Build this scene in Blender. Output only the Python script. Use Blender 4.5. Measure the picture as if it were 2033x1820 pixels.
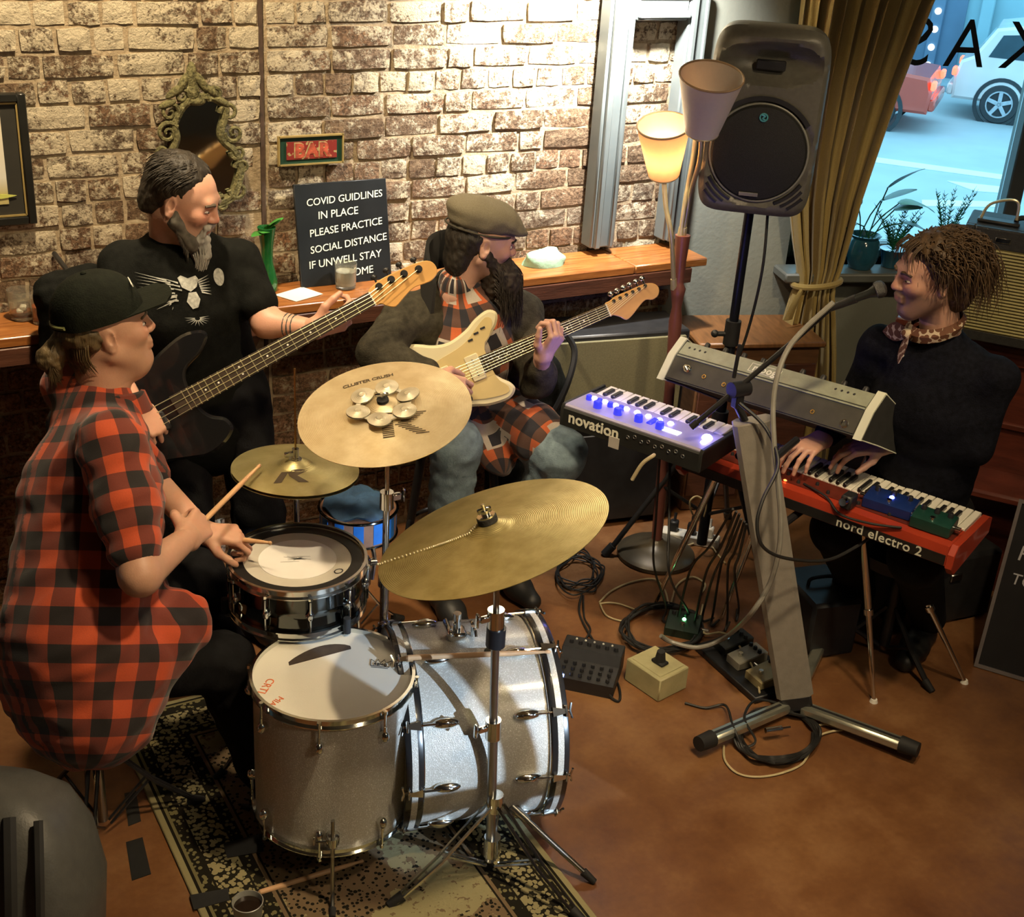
import bpy, bmesh, math, random
import numpy as np
from mathutils import Matrix, Vector, Euler, noise as mnoise

for _o in list(bpy.data.objects):
    bpy.data.objects.remove(_o)
random.seed(7)
SC = bpy.context.scene
COL = SC.collection
PI = math.pi

# ---------------------------------------------------------------- camera
FPX, IMW, IMH, CAMH = 2600.0, 2033.0, 1820.0, 2.5
# rows: world X, Y, Z axes expressed in camera space (right, down, forward)
BC = np.array([[0.87101842, -0.16271438, 0.46352016],
               [-0.48721251, -0.40686006, 0.77271525],
               [0.06285596, -0.89888204, -0.43365908]])
cam_d = bpy.data.cameras.new('camera')
cam_d.sensor_fit = 'HORIZONTAL'; cam_d.sensor_width = 36.0
cam_d.lens = 36.0 * FPX / IMW; cam_d.clip_start = 0.05; cam_d.clip_end = 300
cam = bpy.data.objects.new('camera', cam_d); COL.objects.link(cam)
_r, _d, _f = BC[:, 0], BC[:, 1], BC[:, 2]
cam.matrix_world = Matrix(((_r[0], -_d[0], -_f[0], 0), (_r[1], -_d[1], -_f[1], 0),
                           (_r[2], -_d[2], -_f[2], CAMH), (0, 0, 0, 1)))
SC.camera = cam

# ---------------------------------------------------------------- world, lights, exposure
wd = bpy.data.worlds.new('World'); SC.world = wd; wd.use_nodes = True
_bg = wd.node_tree.nodes['Background']
_bg.inputs[0].default_value = (0.30, 0.74, 1.0, 1); _bg.inputs[1].default_value = 2.3
SC.view_settings.view_transform = 'Standard'; SC.view_settings.look = 'None'
SC.view_settings.gamma = 1.0; SC.view_settings.use_curve_mapping = False
SC.view_settings.exposure = 0.28

def spot(name, loc, target, power, color, size_deg, blend=0.5, radius=0.06):
    l = bpy.data.lights.new(name, 'SPOT'); l.energy = power; l.color = color
    l.spot_size = math.radians(size_deg); l.spot_blend = blend; l.shadow_soft_size = radius
    o = bpy.data.objects.new(name, l); COL.objects.link(o); o.location = loc
    o.rotation_euler = (Vector(target) - Vector(loc)).to_track_quat('-Z', 'Y').to_euler()
    return o
def point(name, loc, power, color, radius=0.08):
    l = bpy.data.lights.new(name, 'POINT'); l.energy = power; l.color = color; l.shadow_soft_size = radius
    o = bpy.data.objects.new(name, l); COL.objects.link(o); o.location = loc
    return o
WARM = (1.0, 0.76, 0.45)
spot('wall_wash_downlight', (2.66, 3.70, 2.36), (2.62, 4.12, 1.98), 420, (1.0, 0.97, 0.90), 125, 1.0, 0.05)
spot('ceiling_downlight_drums', (1.55, 1.55, 3.35), (1.22, 2.65, 0.5), 190, WARM, 80, 0.8, 0.07)
spot('ceiling_downlight_wall', (0.85, 3.25, 3.35), (1.05, 4.1, 1.85), 300, (1.0, 0.79, 0.50), 96, 0.9, 0.07)
spot('ceiling_downlight_floor', (2.0, 0.95, 3.35), (2.05, 1.75, 0.0), 110, WARM, 76, 0.9, 0.07)
spot('added_cool_spot', (9.43, -19.8, 7.34), (1.5, 2.5, 0.33), 27000, (0.62, 0.80, 1.0), 4.5, 0.3, 0.03)  # added source, throws the cool patch onto the bass drum
spot('added_spot_keys', (2.35, 1.25, 3.35), (3.25, 2.95, 1.25), 120, WARM, 42, 0.8, 0.07)  # unseen spot added to brighten the amplifier and curtain side
point('added_front_fill', (1.9, -0.5, 3.1), 55, (1.0, 0.80, 0.52), 0.18)  # soft fill added behind the camera, has no fixture

# ---------------------------------------------------------------- photograph pixel -> place helpers
def _ray(px, py):
    return BC @ np.array([(px - IMW / 2) / FPX, (py - IMH / 2) / FPX, 1.0])
def W(px, py, z):
    r = _ray(px, py); p = r * ((z - CAMH) / r[2]); return Vector((p[0], p[1], z))
def WY(px, py, y):
    r = _ray(px, py); p = r * (y / r[1]); return Vector((p[0], p[1], p[2] + CAMH))
def WX(px, py, x):
    r = _ray(px, py); p = r * (x / r[0]); return Vector((p[0], p[1], p[2] + CAMH))
def WD(px, py, d):
    p = _ray(px, py) * d; return Vector((p[0], p[1], p[2] + CAMH))
def WP(px, py, o, n):
    """point where the sight line meets the plane through o with normal n"""
    r = Vector(_ray(px, py)); c = Vector((0, 0, CAMH)); o = Vector(o); n = Vector(n)
    return c + r * ((o - c).dot(n) / r.dot(n))

# ---------------------------------------------------------------- mesh building
def V(*a): return Vector(a if len(a) > 1 else a[0])
def frame(o, x, zhint=(0, 0, 1)):
    """matrix with local x along x, local z as near zhint as possible"""
    x = Vector(x).normalized(); z = Vector(zhint); z = (z - x * z.dot(x)).normalized(); y = z.cross(x)
    return Matrix(((x.x, y.x, z.x, o[0]), (x.y, y.y, z.y, o[1]), (x.z, y.z, z.z, o[2]), (0, 0, 0, 1)))
def zframe(o, z, xhint=(1, 0, 0)):
    z = Vector(z).normalized(); x = Vector(xhint); x = x - z * x.dot(z)
    if x.length < 1e-4: x = Vector((0, 1, 0)) - z * z.y
    x.normalize(); y = z.cross(x)
    return Matrix(((x.x, y.x, z.x, o[0]), (x.y, y.y, z.y, o[1]), (x.z, y.z, z.z, o[2]), (0, 0, 0, 1)))
T_ = lambda *a: Matrix.Translation(Vector(a if len(a) > 1 else a[0]))
def R_(deg, ax): return Matrix.Rotation(math.radians(deg), 4, ax)
I4 = Matrix.Identity(4)

def spl(pts, n=8, closed=False):
    """Catmull-Rom through pts"""
    p = [Vector(q) for q in pts]; out = []
    m = len(p); segs = m if closed else m - 1
    for i in range(segs):
        if closed: a, b, c, d = p[(i - 1) % m], p[i], p[(i + 1) % m], p[(i + 2) % m]
        else: a, b, c, d = p[max(i - 1, 0)], p[i], p[i + 1], p[min(i + 2, m - 1)]
        for k in range(n):
            t = k / n; t2 = t * t; t3 = t2 * t
            out.append(.5 * ((2 * b) + (c - a) * t + (2 * a - 5 * b + 4 * c - d) * t2 + (3 * b - a - 3 * c + d) * t3))
    if not closed: out.append(p[-1].copy())
    return out

class MB:
    def __init__(s): s.v = []; s.f = []
    def add(s, vs, fs, M=None):
        b = len(s.v)
        for q in vs:
            q = Vector(q); s.v.append(M @ q if M is not None else q)
        s.f += [tuple(b + i for i in ff) for ff in fs]; return s
    def box(s, c, size, M=None, bev=0.0):
        hx, hy, hz = size[0] / 2, size[1] / 2, size[2] / 2; b = min(bev, .45 * min(size))
        if b <= 0:
            vs = [(c[0] + sx * hx, c[1] + sy * hy, c[2] + sz * hz) for sz in (-1, 1) for sy in (-1, 1) for sx in (-1, 1)]
            return s.add(vs, [(0, 2, 3, 1), (4, 5, 7, 6), (0, 1, 5, 4), (2, 6, 7, 3), (0, 4, 6, 2), (1, 3, 7, 5)], M)
        vs = []; idx = {}
        for sz in (-1, 1):
            for sy in (-1, 1):
                for sx in (-1, 1):
                    for a in range(3):
                        h = [hx - b, hy - b, hz - b]; h[a] += b
                        idx[(sx, sy, sz, a)] = len(vs)
                        vs.append((c[0] + sx * h[0], c[1] + sy * h[1], c[2] + sz * h[2]))
        fs = []
        for a in range(3):
            o1, o2 = (a + 1) % 3, (a + 2) % 3
            for sg in (-1, 1):
                q = []
                for u, w in ((-1, -1), (1, -1), (1, 1), (-1, 1)):
                    k = [0, 0, 0]; k[a] = sg; k[o1] = u; k[o2] = w; q.append(idx[(*k, a)])
                fs.append(tuple(q) if sg > 0 else tuple(reversed(q)))
            for u in (-1, 1):
                for w in (-1, 1):
                    k0 = [0, 0, 0]; k1 = [0, 0, 0]; k0[a] = -1; k1[a] = 1
                    for k in (k0, k1): k[o1] = u; k[o2] = w
                    q = (idx[(*k0, o1)], idx[(*k1, o1)], idx[(*k1, o2)], idx[(*k0, o2)])
                    fs.append(q if u * w < 0 else tuple(reversed(q)))
        for sz in (-1, 1):
            for sy in (-1, 1):
                for sx in (-1, 1):
                    q = tuple(idx[(sx, sy, sz, a)] for a in range(3))
                    fs.append(q if sx * sy * sz > 0 else tuple(reversed(q)))
        return s.add(vs, fs, M)
    def ring_loft(s, rings, close_u=True, cap0=True, cap1=True, M=None):
        n = len(rings[0]); vs = [p for r in rings for p in r]; fs = []
        for i in range(len(rings) - 1):
            for j in range(n if close_u else n - 1):
                a = i * n + j; b = i * n + (j + 1) % n
                fs.append((a, b, b + n, a + n))
        if cap0: fs.append(tuple(reversed(range(n))))
        if cap1: fs.append(tuple(range((len(rings) - 1) * n, len(rings) * n)))
        return s.add(vs, fs, M)
    def cyl(s, p0, p1, r0, r1=None, n=16, M=None, caps=True):
        r1 = r0 if r1 is None else r1; p0 = Vector(p0); p1 = Vector(p1)
        F = zframe((0, 0, 0), p1 - p0).to_3x3()
        rings = [[p + F @ Vector((r * math.cos(2 * PI * k / n), r * math.sin(2 * PI * k / n), 0)) for k in range(n)] for p, r in ((p0, r0), (p1, r1))]
        return s.ring_loft(rings, True, caps, caps, M)
    def tube(s, pts, r, n=8, closed=False, M=None, flat=None):
        p = [Vector(q) for q in pts]; m = len(p)
        rr = r if isinstance(r, (list, tuple)) else [r] * m
        rings = []; nrm = None
        for i in range(m):
            a = p[i - 1] if (i > 0 or closed) else p[i]; b = p[(i + 1) % m] if (i < m - 1 or closed) else p[i]
            t = (b - a)
            if t.length < 1e-9: t = Vector((0, 0, 1))
            t.normalize()
            if nrm is None:
                nrm = t.cross(Vector((0.31, .17, .93)));
                if nrm.length < .05: nrm = t.cross(Vector((1, 0, 0)))
            nrm = (nrm - t * nrm.dot(t)).normalized(); bn = t.cross(nrm)
            rings.append([p[i] + (nrm * math.cos(2 * PI * k / n) + bn * math.sin(2 * PI * k / n)) * rr[i] for k in range(n)])
        if closed: rings.append(rings[0]); return s.ring_loft(rings, True, False, False, M)
        return s.ring_loft(rings, True, True, True, M)
    def lathe(s, prof, n=32, M=None, cap0=True, cap1=True):
        rings = [[Vector((max(r, 1e-5) * math.cos(2 * PI * k / n), max(r, 1e-5) * math.sin(2 * PI * k / n), h)) for k in range(n)] for r, h in prof]
        return s.ring_loft(rings, True, cap0, cap1, M)
    def prism(s, poly, z0, z1, M=None, bev=0.0):
        n = len(poly)
        if bev <= 0:
            rings = [[Vector((x, y, z)) for x, y in poly] for z in (z0, z1)]
        else:
            ins = inset(poly, bev)
            rings = [[Vector((x, y, z0)) for x, y in ins], [Vector((x, y, z0 + bev)) for x, y in poly],
                     [Vector((x, y, z1 - bev)) for x, y in poly], [Vector((x, y, z1)) for x, y in ins]]
        return s.ring_loft(rings, True, True, True, M)
    def ell(s, c, rad, M=None, nu=16, nv=10):
        rings = []
        for i in range(nv + 1):
            th = PI * i / nv - PI / 2; cr = max(math.cos(th), 1e-4)
            rings.append([Vector((c[0] + rad[0] * cr * math.cos(2 * PI * k / nu), c[1] + rad[1] * cr * math.sin(2 * PI * k / nu), c[2] + rad[2] * math.sin(th))) for k in range(nu)])
        return s.ring_loft(rings, True, True, True, M)
    def torus(s, R, r, M=None, n=40, m=8, sq=None):
        rings = []
        pr = [(math.cos(2 * PI * k / m) * r, math.sin(2 * PI * k / m) * r) for k in range(m)] if sq is None else sq
        for i in range(n + 1):
            a = 2 * PI * i / n
            rings.append([Vector(((R + x) * math.cos(a), (R + x) * math.sin(a), z)) for x, z in pr])
        return s.ring_loft(rings, True, False, False, M)
    def mesh(s, name, smooth=38):
        me = bpy.data.meshes.new(name); me.from_pydata([tuple(q) for q in s.v], [], s.f); me.update()
        bm = bmesh.new(); bm.from_mesh(me); bmesh.ops.recalc_face_normals(bm, faces=bm.faces); bm.to_mesh(me); bm.free()
        if smooth:
            me.polygons.foreach_set('use_smooth', [True] * len(me.polygons))
            me.set_sharp_from_angle(angle=math.radians(smooth))
        return me
    def build(s, name, mat, parent=None, smooth=38):
        return link(name, s.mesh(name, smooth), mat, parent)

def inset(poly, d):
    n = len(poly); out = []
    area = sum(poly[i][0] * poly[(i + 1) % n][1] - poly[(i + 1) % n][0] * poly[i][1] for i in range(n))
    sg = 1 if area > 0 else -1
    for i in range(n):
        a = Vector(poly[i - 1]); b = Vector(poly[i]); c = Vector(poly[(i + 1) % n])
        e0 = (b - a); e1 = (c - b)
        if e0.length < 1e-9 or e1.length < 1e-9: out.append((b.x, b.y)); continue
        e0.normalize(); e1.normalize()
        n0 = Vector((-e0.y, e0.x)) * sg; n1 = Vector((-e1.y, e1.x)) * sg
        m = n0 + n1
        if m.length < .3: m = n0
        m.normalize(); k = d / max(.5, m.dot(n0)); q = b + m * k; out.append((q.x, q.y))
    return out

def link(name, me, mat, parent=None):
    if mat is not None:
        me.materials.clear()
        for m in (mat if isinstance(mat, (list, tuple)) else [mat]): me.materials.append(m)
    o = bpy.data.objects.new(name, me); COL.objects.link(o)
    if parent is not None:
        o.parent = parent
        if parent.get('_w'): o.matrix_parent_inverse = PINV[parent.name]
    return o
PINV = {}
def thing(name, label, cat, M=I4, group=None, world=False):
    """Empty at the thing's base; world=True: its parts are given in world coordinates"""
    o = bpy.data.objects.new(name, None); COL.objects.link(o); o.empty_display_size = .05
    M = M if isinstance(M, Matrix) else T_(M)
    o.matrix_world = M; o['label'] = label; o['category'] = cat
    if group: o['group'] = group
    if world: o['_w'] = 1; PINV[o.name] = M.inverted()
    return o
def tag(o, label, cat, group=None):
    o['label'] = label; o['category'] = cat
    if group: o['group'] = group
    return o
def struct(o):
    o['kind'] = 'structure'; return o
def sub(o, parent_part):
    """make o a sub-part of a part"""
    return o
def dup(root, M, label=None, group=None):
    r = root.copy(); COL.objects.link(r); r.matrix_world = M
    if label: r['label'] = label
    if group: r['group'] = group
    for ch in list(root.children):
        c = ch.copy(); COL.objects.link(c); c.parent = r
        for g in ch.children:
            d = g.copy(); COL.objects.link(d); d.parent = c
    return r

def text_mesh(txt, size, M=I4, depth=0.001, shear=0.0, spacing=1.0, align='CENTER', bold=0.0, mirror=False):
    cu = bpy.data.curves.new('txt', 'FONT'); cu.body = txt; cu.size = size; cu.extrude = depth; cu.shear = shear
    cu.space_character = spacing; cu.align_x = align; cu.align_y = 'CENTER'; cu.offset = bold; cu.resolution_u = 3
    o = bpy.data.objects.new('txt', cu); COL.objects.link(o)
    dg = bpy.context.evaluated_depsgraph_get(); dg.update()
    me = bpy.data.meshes.new_from_object(o.evaluated_get(dg))
    bpy.data.objects.remove(o); bpy.data.curves.remove(cu)
    if mirror: me.transform(Matrix.Diagonal((-1, 1, 1, 1))); me.flip_normals()
    me.transform(M); return me

# ---------------------------------------------------------------- materials
def mat(name, col, rough=.5, metal=0.0, var=.12, scale=18.0, bump=0.0, bscale=None, emis=None, estr=0.0, coat=0.0, spec=.5, alpha=1.0, trans=0.0, detail=4.0, stretch=None):
    m = bpy.data.materials.new(name); m.use_nodes = True; nt = m.node_tree; b = nt.nodes['Principled BSDF']
    b.inputs['Roughness'].default_value = rough; b.inputs['Metallic'].default_value = metal
    b.inputs['Specular IOR Level'].default_value = spec; b.inputs['Coat Weight'].default_value = coat
    b.inputs['Transmission Weight'].default_value = trans; b.inputs['Alpha'].default_value = alpha
    tc = nt.nodes.new('ShaderNodeTexCoord'); nz = nt.nodes.new('ShaderNodeTexNoise')
    nz.inputs['Scale'].default_value = scale; nz.inputs['Detail'].default_value = detail
    src = tc.outputs['Object']
    if stretch:
        mp = nt.nodes.new('ShaderNodeMapping'); mp.inputs['Scale'].default_value = stretch
        nt.links.new(src, mp.inputs[0]); src = mp.outputs[0]
    nt.links.new(src, nz.inputs['Vector'])
    rp = nt.nodes.new('ShaderNodeValToRGB'); lo = [max(0, c * (1 - var)) for c in col[:3]]; hi = [min(1, c * (1 + var)) for c in col[:3]]
    rp.color_ramp.elements[0].color = (*lo, 1); rp.color_ramp.elements[1].color = (*hi, 1)
    rp.color_ramp.elements[0].position = .3; rp.color_ramp.elements[1].position = .7
    nt.links.new(nz.outputs['Fac'], rp.inputs[0]); nt.links.new(rp.outputs[0], b.inputs['Base Color'])
    if bump:
        nb = nt.nodes.new('ShaderNodeTexNoise'); nb.inputs['Scale'].default_value = bscale or scale * 3; nb.inputs['Detail'].default_value = 5
        nt.links.new(src, nb.inputs['Vector'])
        bp = nt.nodes.new('ShaderNodeBump'); bp.inputs['Strength'].default_value = bump; bp.inputs['Distance'].default_value = .01
        nt.links.new(nb.outputs['Fac'], bp.inputs['Height']); nt.links.new(bp.outputs[0], b.inputs['Normal'])
    if emis: b.inputs['Emission Color'].default_value = (*emis, 1); b.inputs['Emission Strength'].default_value = estr
    return m
class NT:
    """terse node graph helper"""
    def __init__(s, name):
        s.m = bpy.data.materials.new(name); s.m.use_nodes = True; s.t = s.m.node_tree; s.b = s.t.nodes['Principled BSDF']
    def n(s, typ, **kw):
        x = s.t.nodes.new('ShaderNode' + typ)
        for k, v in kw.items():
            if k.startswith('i_'):
                key = k[2:]; key = int(key) if key.isdigit() else key.replace('_', ' ')
                s.set(x.inputs[key], v)
            else: setattr(x, k, v)
        return x
    def set(s, inp, v):
        if hasattr(v, 'links'): s.t.links.new(v, inp)
        else: inp.default_value = v
    def math(s, op, a, b=0.0, c=0.0):
        x = s.n('Math', operation=op); s.set(x.inputs[0], a); s.set(x.inputs[1], b); s.set(x.inputs[2], c); return x.outputs[0]
    def mix(s, fac, a, b):
        x = s.n('Mix', data_type='RGBA'); s.set(x.inputs[0], fac)
        s.set(x.inputs[6], a if hasattr(a, 'links') else (*a, 1)); s.set(x.inputs[7], b if hasattr(b, 'links') else (*b, 1)); return x.outputs[2]
    def ramp(s, fac, stops, interp='LINEAR'):
        x = s.n('ValToRGB'); cr = x.color_ramp; cr.interpolation = interp
        while len(cr.elements) < len(stops): cr.elements.new(.5)
        for e, (p, c) in zip(cr.elements, stops): e.position = p; e.color = (*c, 1) if len(c) == 3 else c
        s.set(x.inputs[0], fac); return x.outputs[0]
    def noise(s, vec, scale, detail=4, rough=.5, out='Fac'):
        x = s.n('TexNoise'); x.inputs['Scale'].default_value = scale; x.inputs['Detail'].default_value = detail; x.inputs['Roughness'].default_value = rough
        s.set(x.inputs['Vector'], vec); return x.outputs[out]
    def base(s, col, rough=.5, metal=0.0, **kw):
        s.set(s.b.inputs['Base Color'], col if hasattr(col, 'links') else (*col, 1)); s.set(s.b.inputs['Roughness'], rough); s.set(s.b.inputs['Metallic'], metal)
        for k, v in kw.items(): s.set(s.b.inputs[k.replace('_', ' ')], v)
        return s.m
    def bump(s, h, strength=.5, dist=.01):
        x = s.n('Bump'); x.inputs['Strength'].default_value = strength; x.inputs['Distance'].default_value = dist
        s.set(x.inputs['Height'], h); s.t.links.new(x.outputs[0], s.b.inputs['Normal'])

M_CHROME = mat('chrome', (.72, .73, .70), .13, 1.0, .06, 8)
M_DKCHROME = mat('worn_steel', (.42, .42, .40), .28, 1.0, .1, 8)
M_BLKMETAL = mat('black_metal', (.02, .02, .022), .4, .3, .2, 20)
M_BLKPLAST = mat('black_plastic', (.018, .018, .02), .45, 0, .2, 30)
M_BLKRUB = mat('black_rubber', (.012, .012, .013), .7, 0, .2, 30)
M_WHITE = mat('white_plastic', (.75, .74, .68), .4, 0, .04, 12)
M_BRASS = mat('brass', (.75, .52, .2), .25, 1.0, .1, 10)
# ================================================================= the setting
# --- brick material: old reused bricks with remains of cream paint
g = NT('old_brick'); _p = g.n('NewGeometry').outputs['Position']; _rnd = g.n('ObjectInfo').outputs['Random']
_b = g.ramp(_rnd, [(0, (.20, .135, .08)), (.25, (.30, .205, .125)), (.45, (.34, .20, .115)), (.6, (.29, .235, .17)), (.8, (.44, .215, .105)), (1, (.36, .29, .20))])
_n1 = g.noise(_p, 34, 7, .72); _n2 = g.noise(_p, 85, 5, .7); _n3 = g.noise(_p, 3.2, 3)
_b = g.mix(g.ramp(g.math('ADD', g.math('MULTIPLY', _n2, .6), g.math('MULTIPLY', _n1, .4)), [(.42, (1, 1, 1)), (.58, (.12, .12, .12))]), _b, (.085, .05, .028))
_sep = g.n('SeparateXYZ', i_0=_p)
_zz = g.math('MULTIPLY', g.math('SUBTRACT', _sep.outputs[2], 1.6), .12)
_pm = g.math('ADD', g.math('ADD', g.math('MULTIPLY', _n1, .8), g.math('MULTIPLY', _n3, .55)), g.math('ADD', _zz, g.math('MULTIPLY', _rnd, .14)))
_pm = g.math('ADD', _pm, g.math('MULTIPLY', g.noise(_p, 120, 4, .7), .42))
_pf = g.ramp(_pm, [(.90, (0, 0, 0)), (1.06, (1, 1, 1))])
_c = g.mix(g.n('SeparateColor', i_0=_pf).outputs[0], _b, (.56, .48, .34))
g.bump(g.math('ADD', g.math('MULTIPLY', _n2, 1.0), g.math('ADD', g.math('MULTIPLY', _pf, .35), _n1)), .9, .012)
M_BRICK = g.base(_c, .85, Specular_IOR_Level=.25)
g = NT('lime_mortar'); _p = g.n('NewGeometry').outputs['Position']; _n = g.noise(_p, 45, 6, .7); _n0 = g.noise(_p, 4, 3)
_c = g.ramp(g.math('ADD', g.math('MULTIPLY', _n, .6), g.math('MULTIPLY', _n0, .4)), [(.3, (.19, .14, .08)), (.5, (.36, .28, .18)), (.7, (.50, .42, .29))])
g.bump(_n, .8, .01); M_MORTAR = g.base(_c, .9, Specular_IOR_Level=.2)

YW = 4.10                                     # brick face
mb = MB(); mb.box((1.0, YW + .09 + .009, 1.8), (4.7, .18, 3.6))
wall_back = struct(mb.build('wall_back', M_MORTAR, None, 0))
mb = MB(); mb.box((1.434, YW + .006, 1.8), (.013, .012, 3.6)); mb.build('open_joint', mat('dark_open_joint', (.06, .035, .022), .9, 0, .4, 30), wall_back, 0)
# bricks: six slightly different worn blocks for stretchers and headers
def brick_mesh(w, h, d, seed):
    r = random.Random(seed); nx, nz = (4, 3)
    vs = []; fs = []
    for j in range(nz):
        for i in range(nx):
            x = -w / 2 + w * i / (nx - 1); z = -h / 2 + h * j / (nz - 1)
            e = (i in (0, nx - 1)) + (j in (0, nz - 1))
            x += r.uniform(-.003, .003); z += r.uniform(-.0025, .0025)
            if e == 2: x *= .97; z *= .93
            vs.append((x, (0.0035 if e else 0) + r.uniform(-.002, .002), z))
    for j in range(nz - 1):
        for i in range(nx - 1):
            a = j * nx + i; fs.append((a, a + 1, a + nx + 1, a + nx))
    loop = [i for i in range(nx)] + [nx * j + nx - 1 for j in range(1, nz)] + [nx * (nz - 1) + i for i in range(nx - 2, -1, -1)] + [nx * j for j in range(nz - 2, 0, -1)]
    b = len(vs)
    for k in loop: vs.append((vs[k][0], d, vs[k][2]))
    for q in range(len(loop)):
        q2 = (q + 1) % len(loop); fs.append((loop[q2], loop[q], b + q, b + q2))
    return vs, fs
COURSE = .0745
STRE = [.2 + .006 * k for k in range(-2, 3)]; HEAD = [.092 + .004 * k for k in range(-1, 2)]
BM = {}
def bmesh_for(w, k):
    key = (round(w, 3), k)
    if key not in BM:
        m = MB(); m.add(*brick_mesh(w, .064, .03, hash(key) % 9999)); me = m.mesh('brick', 0); me.materials.append(M_BRICK)
        BM[key] = me
    return BM[key]
rb = random.Random(11); rest = MB(); nbr = 0
zrow = .03; row = 0
while zrow < 3.55:
    x = -1.3 - rb.random() * .2; kind = row % 4
    zc = zrow + COURSE / 2
    while x < 3.3:
        if kind == 2: w = rb.choice(HEAD)
        else: w = rb.choice(STRE) if rb.random() < .62 else rb.choice(HEAD)
        x1 = x + w
        seam = x < 1.452 and x1 > 1.428
        if seam:
            if 1.428 - x > .06: x1 = 1.428; w = round(x1 - x, 2)
            else: x = 1.452 + rb.random() * .004; continue
        xc = x + w / 2
        dz = rb.uniform(-.002, .002); dy = rb.uniform(-.004, .004)
        inview = .42 < xc < 3.16 and 1.0 < zc < 2.03
        if inview and nbr < 300:
            o = bpy.data.objects.new('brick', bmesh_for(w, rb.randrange(3))); COL.objects.link(o)
            o.parent = wall_back; o.location = (xc, YW + dy, zc + dz); o.rotation_euler = (0, rb.uniform(-.006, .006), 0); nbr += 1
        else:
            rest.add(*brick_mesh(w, .064, .03, rb.randrange(99999)), T_(xc, YW + dy, zc + dz))
        x = x1 + .010
    zrow += COURSE; row += 1
o = rest.build('remaining_bricks', M_BRICK, wall_back, 0); o['kind'] = 'stuff'

# --- floor: stained concrete, brown, mottled
g = NT('stained_concrete'); _p = g.n('NewGeometry').outputs['Position']
_n0 = g.noise(_p, 1.6, 5, .6); _n1 = g.noise(_p, 7, 6, .65); _n2 = g.noise(_p, 55, 4)
_f = g.math('ADD', g.math('MULTIPLY', _n0, .55), g.math('ADD', g.math('MULTIPLY', _n1, .35), g.math('MULTIPLY', _n2, .1)))
_c = g.ramp(_f, [(.32, (.085, .030, .013)), (.5, (.175, .076, .029)), (.68, (.29, .15, .062))])
g.bump(g.math('ADD', _n2, _n1), .08, .01)
M_FLOOR = g.base(_c, g.ramp(_n1, [(.3, (.28,) * 3), (.7, (.5,) * 3)]), Specular_IOR_Level=.5)
mb = MB(); mb.box((2.4, .9, -.05), (8.2, 7.4, .1)); struct(mb.build('floor', M_FLOOR, None, 0))
M_CEIL = mat('ceiling_paint', (.16, .13, .10), .9, 0, .1, 3)
mb = MB(); mb.box((2.4, .9, 3.65), (8.2, 7.4, .1)); struct(mb.build('ceiling', M_CEIL, None, 0))
M_DARKWALL = mat('dark_wall_paint', (.10, .075, .055), .8, 0, .15, 3)
mb = MB(); mb.box((-1.65, .7, 1.8), (.1, 7.0, 3.6)); struct(mb.build('wall_left', M_DARKWALL, None, 0))
mb = MB()
for x0, x1, z0, z1 in ((-1.7, 3.05, 0, 3.6), (3.65, 6.5, 0, 3.6), (3.05, 3.65, 0, 1.68), (3.05, 3.65, 2.32, 3.6)): mb.box(((x0 + x1) / 2, -2.75, (z0 + z1) / 2), (x1 - x0, .1, z1 - z0))
struct(mb.build('wall_front', M_DARKWALL, None, 0))
mb = MB(); mb.box((3.27, -2.75, 2.0), (.045, .05, .64)); mb.box((3.35, -2.75, 1.86), (.6, .05, .045)); struct(mb.build('unseen_window_2', M_DARKWALL, None, 0))  # bars of an unseen window, added to shape the cool patch on the drum
mb = MB(); mb.box((6.45, .4, 1.8), (.1, 6.3, 3.6)); struct(mb.build('wall_right', M_DARKWALL, None, 0))

# --- shop front: grey plaster with a big window, turned 18 degrees from the brick wall
FO = Vector((3.137, 4.10, 0)); FA = math.radians(-18)
FM = Matrix.Translation(FO) @ Matrix.Rotation(FA, 4, 'Z')      # local x along the front, local y outwards
FN = (FM.to_3x3() @ Vector((0, 1, 0)))
def WF(px, py, y=0.0): return WP(px, py, FM @ Vector((0, y, 0)), FN)
M_GREY = mat('grey_plaster', (.21, .22, .185), .75, 0, .10, 4, .15, 60)
WX0, WX1, WZ0, WZ1 = .50, 3.0, .95, 2.75
mb = MB()
for x0, x1, z0, z1 in ((-.05, WX0, 0, 3.6), (WX1, 3.6, 0, 3.6), (WX0, WX1, 0, WZ0), (WX0, WX1, WZ1, 3.6)):
    mb.box(((x0 + x1) / 2, .12, (z0 + z1) / 2), (x1 - x0, .24, z1 - z0), FM)
struct(mb.build('wall_window', M_GREY, None, 0))
M_GLASS = NT('window_glass')
M_GLASS.n('Mapping')
_tr = M_GLASS.n('BsdfTransparent'); _gl = M_GLASS.n('BsdfGlossy', i_Roughness=.02)
_fr = M_GLASS.n('Fresnel', i_IOR=1.4); _mx = M_GLASS.n('MixShader'); _fv = M_GLASS.math('MULTIPLY', _fr.outputs[0], .6)
M_GLASS.set(_mx.inputs[0], _fv); M_GLASS.set(_mx.inputs[1], _tr.outputs[0]); M_GLASS.set(_mx.inputs[2], _gl.outputs[0])
M_GLASS.t.links.new(_mx.outputs[0], M_GLASS.t.nodes['Material Output'].inputs[0]); M_GLASS = M_GLASS.m
M_WFRAME = mat('window_frame_paint', (.12, .13, .12), .45, 0, .1, 10)
win = bpy.data.objects.new('window_1', None); COL.objects.link(win); win.matrix_world = FM; struct(win)
mb = MB(); fw = .06
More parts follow.
